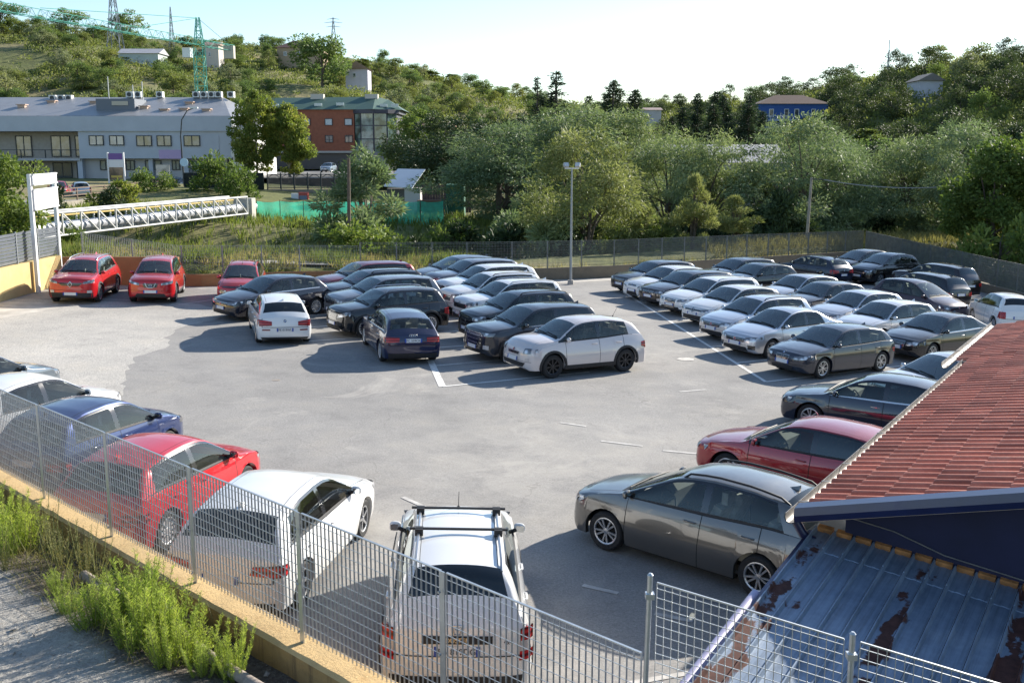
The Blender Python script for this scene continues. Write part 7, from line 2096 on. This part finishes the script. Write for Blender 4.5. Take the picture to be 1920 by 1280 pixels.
# conifers
def conifer(key, seed, H, Wd, nl, mat, sparse=1.0):
    rng = np.random.default_rng(seed); mb = MB(); pos = []; ax = []
    mb.tube([(0, 0, -.3), (0, 0, H * .5), (0, 0, H * .98)], [.022 * H, .014 * H, .003 * H], 6)
    nw = int(H * 2.3)
    for k in range(nw):
        z = H * (.12 + .86 * k / nw); R_ = Wd / 2 * (1 - (k / nw)) ** .75 * (.75 + .4 * rng.random()) + .12
        nb = int(5 + 3 * rng.random())
        for q in range(nb):
            if rng.random() > sparse: continue
            a = rng.random() * 6.283; L_ = R_ * (.7 + .4 * rng.random()); lift = .10 + .18 * (k / nw)
            e = np.array((math.cos(a) * L_, math.sin(a) * L_, z + L_ * (lift - .22)))
            mb.tube([(0, 0, z), tuple(e * .55 + np.array((0, 0, z)) * .45 + np.array((0, 0, .05 * L_))), tuple(e)], [.006 * H * .6, .004 * H * .6, .001 * H], 4, cap=False)
            n = int(nl * L_)
            t = rng.random(n) ** .6
            p = np.stack([t * e[0], t * e[1], z + (e[2] - z) * t], 1) + rng.normal(size=(n, 3)) * np.array([.16, .16, .13]) * (L_ ** .5)
            pos.append(p); ax.append(np.array((math.cos(a), math.sin(a), .1))[None] * .7 + rng.normal(size=(n, 3)) * .5)
    pos = np.concatenate(pos); ax = np.concatenate(ax); n = len(pos)
    me = leaves_mesh('crown', pos, ax, rdir(rng, n), .40 * (.6 + .8 * rng.random(n)), .10 * (.7 + .6 * rng.random(n)), rng.random(n), mat)
    PROTO[key] = (me, mb.data('trunk', BARK), H, Wd)
conifer('cedar1', 21, 15, 8.0, 42, M_CON); conifer('cedar2', 22, 15, 5.0, 50, M_CON); conifer('spire', 23, 14, 2.4, 40, M_CON, .75)
# hillside trees: coarser leaves
for i in range(5):
    proto('hill%d' % i, 40 + i, 7, 6.5 + .5 * (i % 3), .4, 30, 4600, .36, .20, M_HILL if i % 2 else M_HILLD, 'round', .2, .19, .18)
for i in range(3):
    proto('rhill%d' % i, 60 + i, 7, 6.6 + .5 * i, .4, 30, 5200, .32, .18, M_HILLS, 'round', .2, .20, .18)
proto('hillo', 47, 5, 5.5, .3, 20, 2400, .40, .20, M_OLIVE, 'round', .2, .2, .14)
proto('hillp', 48, 9, 6.0, 2.2, 18, 2600, .45, .24, M_HILLD, 'round', .1, .22, .20)
proto('hillt', 49, 9, 3.2, .4, 20, 2200, .42, .22, M_HILL, 'column', -.2, .2, .14)
proto('shrub1', 51, 2.2, 2.6, .05, 16, 2200, .24, .10, M_GREENG, 'dome', -.3, .2, .04, multi=3)
proto('shrub2', 52, 2.4, 3.2, .05, 18, 2400, .26, .12, M_BROAD, 'dome', .1, .2, .05, multi=3)
proto('shrubd', 53, 3.0, 4.0, .05, 18, 2400, .34, .15, M_DARK, 'dome', .1, .2, .05, multi=3)
proto('shrubw', 54, 3.0, 3.0, .05, 20, 3200, .26, .07, M_WILLOW, 'willow', .1, .18, .05, multi=4)

def plant(name, key, x, y, h, w, label, cat='tree', group=None, rz=None, z=None):
    cm, tm, H0, W0 = PROTO[key]
    z = float(terrain_z(x, y)) - .1 if z is None else z
    r = link(name, None, loc=(x, y, z)); r.empty_display_size = .5
    sx = w / W0; sz = h / H0
    r.scale = (sx, sx, sz); r.rotation_euler = (0, 0, rz if rz is not None else random.random() * 6.28)
    link('trunk', tm, r); link('crown', cm, r)
    tag(r, label, cat, group)
    return r
random.seed(21)
# (kind, x, y, height, width, label)
for a in (
  ('broad_leaved_tree', 'broad1', -27.2, 54, 6.8, 5.4, 'bright green leafy tree at the left edge beside the billboard'),
  ('broad_leaved_tree', 'broad2', -32.0, 62, 9.2, 6.0, 'green tree behind the leafy tree at the left edge'),
  ('broad_leaved_tree', 'broad2', -26.0, 59.0, 5.0, 3.6, 'low bushy green tree just right of the billboard'),
  ('plane_tree', 'plane1', -30.2, 125, 10.6, 5.0, 'left of the two plane trees beside the grey office block'),
  ('plane_tree', 'plane2', -26.6, 126, 9.8, 4.9, 'right of the two plane trees beside the grey office block'),
  ('willow_tree', 'willows', -9.6, 67.5, 9.4, 6.4, 'lone silvery willow behind the brown wooden pole'),
  ('evergreen_tree', 'dark1', -8.3, 118, 9.0, 9.0, 'dark tree right of the brick block'),
  ('broad_leaved_tree', 'broad1', -11.6, 135, 9.9, 8.5, 'yellow green tree top against the brick block'),
  ('evergreen_tree', 'dark1', -5.2, 108, 8.6, 10.5, 'dark rounded tree left of the big willows'),
  ('evergreen_tree', 'dark1', 1.0, 112, 9.2, 9.0, 'dark rounded tree behind the big willow top'),
  ('willow_tree', 'willow2', -.9, 86, 8.1, 10.0, 'dark silvery willow left of the central group'),
  ('willow_tree', 'willow1', 5.2, 92, 10.3, 11.5, 'tallest silvery willow in the central group'),
  ('willow_tree', 'willow2', 10.0, 92, 9.6, 8.5, 'silvery willow on the right of the central group'),
  ('willow_tree', 'willow1', 13.0, 85, 9.7, 7.5, 'drooping grey willow right of the yellow green willow'),
  ('willow_tree', 'willowy1', 4.6, 66, 9.2, 7.0, 'large yellow green willow behind the floodlight pole'),
  ('willow_tree', 'willow1', 15.3, 82, 10.4, 7.0, 'grey willow in front of the pale warehouse roof'),
  ('willow_tree', 'willowy2', 11.6, 67, 4.8, 3.2, 'slim yellow green young willow at the back fence'),
  ('willow_tree', 'willowy2', 14.9, 70, 3.4, 3.4, 'round yellow green young willow near the concrete pole'),
  ('willow_tree', 'willowy2', 8.6, 67, 3.6, 3.2, 'small green willow bush right of the floodlight pole'),
  ('willow_tree', 'willow2', 21.6, 80, 10.8, 8.4, 'tall bushy willow left of centre in the right group'),
  ('willow_tree', 'willow1', 28.5, 92, 10.3, 8.6, 'pale feathery willow in the right group'),
  ('willow_tree', 'willow2', 33.0, 88, 10.0, 7.5, 'pale willow below the shaded hillside'),
  ('willow_tree', 'willow2', 35.5, 84, 10.8, 8.4, 'rounded willow near the right edge'),
  ('broad_leaved_tree', 'broad1', 33.0, 67, 8.9, 7.5, 'feathery bright green tree at the right edge'),
  ('broad_leaved_tree', 'broad2', 30.0, 66, 7.8, 5.8, 'green tree leaning over the shaded fence at right'),
  ('willow_tree', 'willow2', 26.0, 84, 9.2, 7.0, 'dark willow behind the concrete pole'),
  ('cedar_tree', 'cedar1', 14.2, 150, 16.4, 10.0, 'broad dark cedar behind the willows'),
  ('cedar_tree', 'cedar2', 17.5, 152, 15.4, 7.0, 'narrower dark cedar beside the broad cedar'),
  ('cedar_tree', 'spire', 6.6, 160, 18.0, 5.0, 'tall thin conifer with ragged top above the willows'),
  ('cedar_tree', 'spire', 3.8, 160, 17.0, 3.2, 'thin bare topped conifer left of the ragged one'),
  ('cedar_tree', 'cedar2', 11.0, 152, 14.2, 5.0, 'small conifer between the ragged one and the cedar'),
): plant(*a[:6], a[6])
# pine wood left of the blue house
for k, (px, y, h) in enumerate(((26.5, 140, 13), (29, 146, 14.5), (31.5, 142, 13.2), (33.5, 150, 14.2), (24, 150, 13), (34.3, 146, 12.0), (30, 156, 15), (22.0, 146, 11.5), (35.0, 155, 12.5), (27.5, 158, 15))):
    plant('pine_tree', 'cedar1' if k % 2 else 'cedar2', px, y, h, 6.5, 'dark pine %s from the left in the group left of the blue house' % ['fourth', 'sixth', 'seventh', 'eighth', 'second', 'ninth', 'fifth', 'first', 'last', 'third'][k], 'tree', 'dark pines left of the blue house')
# shrubs along both river banks
def bush_label(key, x, y):
    look = {'shrubd': 'shade darkened', 'shrubw': 'silvery willow', 'shrub2': 'leafy green', 'shrub1': 'fresh spiky green'}[key]
    v = y - float(yback(x))
    bank = 'on the near bank' if v < 14 else 'by the water' if v < 20 else 'on the far bank'
    zones = ((-29, 'left of the pipe bridge'), (-24, 'below the near end of the pipe bridge'), (-19, 'below the pipe bridge'), (-13, 'left of the wooden pole'), (-8, 'around the wooden pole'), (-3, 'right of the wooden pole'), (1, 'left of the floodlight pole'), (4, 'behind the floodlight pole'), (8, 'right of the floodlight pole'), (12, 'below the slim young willow'), (16, 'below the round young willow'), (20, 'left of the concrete pole'), (25, 'right of the concrete pole'), (30, 'behind the fence corner'))
    return '%s bush %s, %s' % (look, bank, next((n for l, n in zones if x < l), 'at the far right'))
for k in range(60):
    x = random.uniform(-7, 34); y = float(yback(x)) + random.uniform(9, 26)
    key = random.choice(['shrubd', 'shrubd', 'shrubw', 'shrub2'])
    plant('shrub', key, x, y, random.uniform(2.2, 4.6), random.uniform(3, 5), bush_label(key, x, y), 'shrub', 'river bank bushes under the willows')
for k in range(34):
    x = random.uniform(-34, -7); y = random.uniform(56, 80)
    low = .3 if x > -24 and y > 60 else 1.0
    kk = random.choice(['shrub1', 'shrub2', 'shrubw', 'shrubd'])
    plant('shrub', kk, x, y, random.uniform(1.2, 2.6) * low, random.uniform(2, 3.6) * (.6 + .4 * low), bush_label(kk, x, y), 'shrub', 'river bank bushes by the pipe bridge')
for x, y, h, w, l in ((-28.0, 101, 4.2, 4.6, 'dark ivy covered bush before the black screened fence'), (-25.5, 98, 3.4, 3.0, 'ivy bush at the end of the block wall'), (-34.0, 100, 2.4, 3.5, 'low bush beside the road railing')):
    plant('shrub', 'shrub2', x, y, h, w, l, 'shrub')
for k in range(32):
    x = random.uniform(20, 60); y = random.uniform(84, 112)
    if x / y < .26: continue
    bk = random.choice(['dark2', 'willow2', 'dark1'])
    plant('river_tree', bk, x, y, random.uniform(5.5, 8.0), random.uniform(6, 8), '%s tree in the shaded belt, %s' % (['dense dark', 'airy silvery', 'broad dark'][['dark2', 'willow2', 'dark1'].index(bk)], 'behind the concrete pole' if x < 28 else 'behind the pale feathery willow' if x < 36 else 'behind the rounded willow' if x < 44 else 'behind the right edge trees' if x < 52 else 'at the far right end'), 'tree', 'shaded tree belt behind the right willows')
for k in range(12):
    x = random.uniform(27.5, 40); y = random.uniform(48, 66)
    sk = random.choice(['shrubd', 'shrub2'])
    plant('shrub', sk, x, y, random.uniform(2.5, 4.5), random.uniform(3.5, 5), '%s bush behind the shaded fence, %s' % ('shade darkened' if sk == 'shrubd' else 'leafy green', 'near its right end' if y < 53 else 'midway along it' if y < 59 else 'near the fence corner'), 'shrub', 'bushes behind the shaded fence')

# ------------------------------------------------------------------ hillside trees
rng = np.random.default_rng(77)
def hill_pos(lo, hi, tlo, thi):
    u = rng.uniform(lo, hi); r0, rd = np.interp(u, RU, R0), np.interp(u, RU, RD)
    r = r0 + (rd - r0) * rng.uniform(tlo, thi); y = r / math.sqrt(1 + u * u)
    return u * y, y
n_l = n_r = 0
HOUSES = [(55.5, 210, 8.5), (-103.5, 298, 6.5), (-42, 290, 4.5), (-65, 330, 8), (-86.5, 310, 3.5), (74.3, 190, 3.6), (-17, 215, 6), (37.5, 300, 6)]
def hides_house(x, y):
    return any(abs(x / y - hx / hy) < hw / hy and y < hy + 8 and y > hy * .62 for hx, hy, hw in HOUSES)
def hill_label(key, h, x, y):
    look = {'hillo': 'grey green olive', 'hillp': 'dark umbrella shaped', 'hillt': 'slim upright'}.get(key, 'shade darkened round' if key[0] == 'r' else 'dark round' if key in ('hill0', 'hill2', 'hill4') else 'light green round')
    size = 'taller' if h > 5.8 else 'lower'
    u = x / y; r = math.hypot(x, y); t = (r - np.interp(u, RU, R0)) / (np.interp(u, RU, RD) - np.interp(u, RU, R0))
    band = 'at the hill foot' if t < .25 else 'on the middle slope' if t < .6 else 'on the upper slope' if t < .88 else 'on the ridge'
    zones = ((-.44, 'far left'), (-.345, 'left of the crane'), (-.27, 'right of the crane'), (-.19, 'above the plane trees'), (-.10, 'above the brick block'), (-.03, 'above the dark trees'), (.06, 'above the big willows'), (.14, 'behind the cedars'), (.22, 'behind the dark pines'), (.30, 'behind the blue house'), (.38, 'left of the white shed'), (.46, 'right of the white shed'))
    z_ = next((n for lim, n in zones if u < lim), 'far right')
    return '%s %s tree %s, %s' % (size, look, band, z_)
used = []
def far_enough(x, y, d):
    for a, b_ in used:
        if (a - x) ** 2 + (b_ - y) ** 2 < d * d: return False
    used.append((x, y)); return True
while n_l < 215:
    x, y = hill_pos(-.56, .10, .0, 1.02)
    if hnoise(x * 1.7 + 20, y * 1.7) < -.26: continue          # open fields
    if hides_house(x, y) or not far_enough(x, y, 5.0): continue
    key = rng.choice(['hill0', 'hill1', 'hill2', 'hill3', 'hill4', 'hillo', 'hillp', 'hillt'], p=[.16, .16, .15, .14, .13, .14, .07, .05])
    hh, ww = rng.uniform(3, 5.8), rng.uniform(3.5, 6.8)
    plant('hillside_tree', key, x, y, hh, ww, hill_label(key, hh, x, y), 'tree', 'trees on the hillsides')
    n_l += 1
while n_r < 125:
    x, y = hill_pos(.10, .62, .0, 1.02)
    if hides_house(x, y) or not far_enough(x, y, 4.6): continue
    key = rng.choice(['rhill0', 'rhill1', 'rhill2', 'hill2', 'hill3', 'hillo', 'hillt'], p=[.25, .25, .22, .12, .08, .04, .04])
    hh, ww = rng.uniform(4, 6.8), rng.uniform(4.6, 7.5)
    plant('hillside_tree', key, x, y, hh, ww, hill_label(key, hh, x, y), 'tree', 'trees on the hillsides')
    n_r += 1
for x, y, h, w, l in ((-158, 335, 10, 10, 'round dark pine on the skyline, farthest left'), (-140, 340, 9, 9, 'round dark pine on the skyline, second from left'), (-122, 345, 11, 8, 'tall round pine on the skyline left of the pylon'), (-50.5, 285, 14, 15, 'large dark round tree on the hill above the brick block')):
    plant('skyline_tree', 'hillp' if y > 300 else 'hill0', x, y, h, w, l)
# the close cover between them: one mass of scrub that nobody could count
def scrub():
    n = 9000; P_ = []; key = []
    while len(P_) < n:
        if rng.random() < .6: x, y = hill_pos(-.62, .12, -.05, 1.03)
        else: x, y = hill_pos(.08, .70, -.05, 1.03)
        h = hnoise(x * 1.7 + 20, y * 1.7)
        if h < -.26 and x < 30 and rng.random() < .93: continue
        P_.append((x, y))
    P_ = np.array(P_); Z = terrain_z(P_[:, 0], P_[:, 1])
    m = 44
    sz = rng.uniform(.8, 2.2, n)
    d = rdir(rng, n * m); d[:, 2] = np.abs(d[:, 2])
    c = np.repeat(np.column_stack([P_, Z]), m, 0); s = np.repeat(sz, m)
    pos = c + d * s[:, None] * (rng.random(n * m) ** .4)[:, None] * np.array([1.2, 1.2, 1.0])
    t = np.repeat(rng.random(n) * .6, m) + rng.random(n * m) * .4
    me = leaves_mesh('scrub', pos, d + rdir(rng, n * m) * .7, rdir(rng, n * m), .55 * (.6 + .8 * rng.random(n * m)), .32 * np.ones(n * m), t, M_HILL)
    tag(link('hillside_scrub', me), 'dense scrub and undergrowth covering the hillsides', 'scrub', kind='stuff')
scrub()
# vineyard rows on the left hill
def vineyard():
    r, own = thing('vineyard', 'striped vineyard rows on the left hillside below the crane jib', 'vineyard', (-90, 322, float(terrain_z(-90, 322))))
    for k in range(14):
        n = 160; x0, y0 = -97 + k * 1.6, 312
        t = rng.random(n); x = x0 + 5 * t * .3; y = y0 + 26 * t; z = terrain_z(x, y)
        pos = np.column_stack([x, y, z]) + rng.normal(size=(n, 3)) * .25 + np.array([0, 0, .8])
        own(link('vine_row', leaves_mesh('vine_row', pos, rdir(rng, n), rdir(rng, n), np.full(n, .8), np.full(n, .5), rng.random(n), M_HILL)))
vineyard()

# ------------------------------------------------------------------ grass and weeds
def blades(name, label, pts, hmin, hmax, w, mat, per=1, lean=.25, z=None, cat='grass'):
    pts = np.asarray(pts); n = len(pts) * per
    p = np.repeat(pts, per, 0) + np.column_stack([rng.normal(size=(n, 2)) * .10, np.zeros(n)])
    h = rng.uniform(hmin, hmax, n)
    ax = np.column_stack([rng.normal(size=(n, 2)) * lean, np.ones(n)])
    g = np.repeat(rng.random(len(pts)) * .5, per) + rng.random(n) * .5
    me = leaves_mesh(name, p, ax, rdir(rng, n), h, np.full(n, w) * (.6 + .8 * rng.random(n)), g, mat)
    o = link(name, me); tag(o, label, cat, kind='stuff'); return o
def scatter(n, xl, xh, vl, vh, dens=None):
    out = []
    while len(out) < n:
        x = rng.uniform(xl, xh); v = rng.uniform(vl, vh); y = float(yback(x)) + v
        if dens is not None and rng.random() > dens(x, v): continue
        out.append((x, y, float(terrain_z(x, y)) - .03))
    return out
cl = lambda x, v: float(np.clip(.55 + .9 * math.sin(x * 1.7 + v) * math.sin(v * 1.3 - x * .6), 0.05, 1))
blades('tall_grass', 'tall dry grass and weeds on the bank behind the left wall', scatter(4600, -30, -2, .8, 12, cl), .15, .62, .035, M_GRASS, 6, .38)
blades('bank_weeds', 'fresh green weeds on the bank behind the left wall', scatter(1500, -30, -2, .5, 10, lambda x, v: max(0.03, math.sin(x * 1.1 + 2) * math.cos(v * .8))), .25, .85, .05, M_GREENG, 9, .40)
blades('fence_weeds', 'pale feathery weeds growing along the foot of the back fence', scatter(900, -2, 20, .25, 1.1, lambda x, v: max(.05, .5 + .5 * math.sin(x * .9 + .5))), .30, .9, .035, M_GRASS, 9, .24)
blades('dry_reeds', 'dry reddish grass beyond the fence corner at right', scatter(2200, 12, 36, .5, 12), .25, .8, .04, M_DRY, 7, .35)
blades('river_grass', 'rough grass on the far river bank', scatter(3000, -34, 8, 24, 44), .3, .9, .07, M_GREENG, 5, .3)
# concrete path slab behind the low wall
pts_ = [(-15.0, 47.6), (-10.2, 50.0), (-5.0, 51.8), (-5.3, 53.0), (-10.6, 51.2), (-15.4, 48.8)]
o = link('path', mesh_data('path', [(x, y, float(terrain_z(x, y)) + .10) for x, y in pts_], [tuple(range(6))], [CONCRETE])); tag(o, kind='structure')
# river water
o = link('river', mesh_data('river', [(-90, 56, -1.9), (90, 56, -1.9), (120, 110, -1.9), (-90, 84, -1.9)], [(0, 1, 2, 3)], [simple('river_water', (.02, .028, .022), .08)])); tag(o, kind='structure')

# ------------------------------------------------------------------ foreground weeds: single plants
def weed_proto(name, seed, h, nst, mat, leaf=.035, spread=.22, dens=230):
    rng2 = np.random.default_rng(seed); mb = MB(); pos = []; ax = []
    for k in range(nst):
        a = rng2.random() * 6.283; b_ = rng2.random() * spread
        hh = h * rng2.uniform(.28, 1.0) ** .8; e = np.array((math.cos(a) * (b_ + .10 * hh), math.sin(a) * (b_ + .10 * hh), hh)); s = np.array((math.cos(a) * b_ * .5, math.sin(a) * b_ * .5, -.05))
        m_ = s * .5 + e * .5 + np.array((math.cos(a), math.sin(a), 0)) * .02
        mb.tube([s, m_, e], [.006, .005, .002], 4, cap=False)
        n = int(dens * hh); t = .12 + .88 * rng2.random(n)
        p = (s[None] * (1 - t)[:, None] + e[None] * t[:, None]) + rng2.normal(size=(n, 3)) * .006
        an = rng2.random(n) * 6.283
        pos.append(p); ax.append(np.column_stack([np.cos(an), np.sin(an), .9 * np.ones(n)]))
    pos = np.concatenate(pos); ax = np.concatenate(ax); n = len(pos)
    t = rng2.random(n) * .6 + .4 * np.clip(pos[:, 2] / h, 0, 1)
    return leaves_mesh(name, pos, ax, rdir(rng2, n), leaf * (.6 + .9 * rng2.random(n)), leaf * .15 * np.ones(n) * (1.25 - .6 * np.clip(pos[:, 2] / h, 0, 1)), t, mat), mb.data('stems', simple('weed_stem', (.16, .17, .05), .8) if 'weed_stem' not in bpy.data.materials else bpy.data.materials['weed_stem'])
WP = [weed_proto('foliage', 100 + k, .66, 26, M_WEED, .046, .34, 260) for k in range(6)]
WD = [weed_proto('foliage', 120 + k, .75, 12, M_DRY, .040, .22, 90) for k in range(2)]
def along_(k, off): return FP[5] + FD * k + FN * off
def weed(protos, i, k, off, s, label, group):
    c = along_(k + random.uniform(-.12, .12), off + random.uniform(-.10, .10)); fm, sm = protos[i % len(protos)]
    r = link('weed_plant', None, loc=(c[0], c[1], bankz(*c) - .01)); r.scale = (s, s, s * random.uniform(.9, 1.1)); r.rotation_euler = (0, 0, random.random() * 6)
    link('foliage', fm, r); link('stems', sm, r); tag(r, label, 'plant', group)
gp = 'fresh green weeds in the foreground'
def weed_label(kind, k, off, s):
    size = 'large' if s > .92 else 'medium' if s > .68 else 'small'
    place = 'in the clump at the left edge' if k < -1.5 else 'in the left clump' if k < .1 else 'between the two clumps' if k < 1.6 else 'in the near clump' if k < 2.7 else 'at the near clump end'
    near = 'close to the wall' if off < .7 else 'at the asphalt edge' if off > 1.08 else 'in the dirt'
    return '%s %s %s, %s' % (size, kind, place, near)
for i, (k, off, s) in enumerate(((2.35, .62, 1.15), (2.05, .80, 1.0), (2.65, .75, 1.1), (2.95, .62, .95), (2.4, 1.0, 1.05), (3.0, .95, .95), (1.85, .95, .7), (3.35, .70, .85), (3.7, .65, .75), (2.75, 1.2, .95), (2.1, 1.2, .9), (3.4, 1.0, .8), (4.05, .62, .6), (3.8, .85, .6),
        (-1.0, .85, 1.0), (-1.35, .70, 1.0), (-1.25, 1.1, 1.0), (-.75, 1.05, .8), (-1.8, .9, .95), (-2.3, .62, .7), (-2.9, .45, .8), (-3.3, .42, .75), (.75, 1.1, .5), (-1.0, 1.4, .8), (1.5, 1.15, .55))):
    weed(WP, i, k, off, s, weed_label('bright green feathery weed', k, off, s), gp)
for i, (k, off, s) in enumerate(((-.2, .55, 1.0), (.2, .45, .95), (-.7, .55, 1.0), (-1.6, .42, .8), (.7, .75, .8), (.1, .85, .95), (1.3, .8, .6), (-.4, 1.2, .7), (.55, .5, .9), (1.0, .6, .7), (-2.0, .5, .8))):
    weed(WD, i, k, off, s, weed_label('yellowing branched fennel weed', k, off, s), 'dry fennel weeds in the foreground')

def bank_pts(n, k0, k1, o0, o1):
    out = []
    for _ in range(n):
        c = along_(rng.uniform(k0, k1), rng.uniform(o0, o1)); out.append((c[0], c[1], bankz(*c) - .01))
    return out
blades('dry_grass', 'thin dry grass and stalks on the dirt before the ochre wall', bank_pts(900, -4.0, 3.2, .28, 1.25), .04, .28, .006, M_DRY, 5, .9)
blades('dry_stalks', 'sparse tall dry stalks before the ochre wall', bank_pts(90, -3.5, 3.0, .3, 1.2), .25, .65, .007, M_DRY, 2, .45)
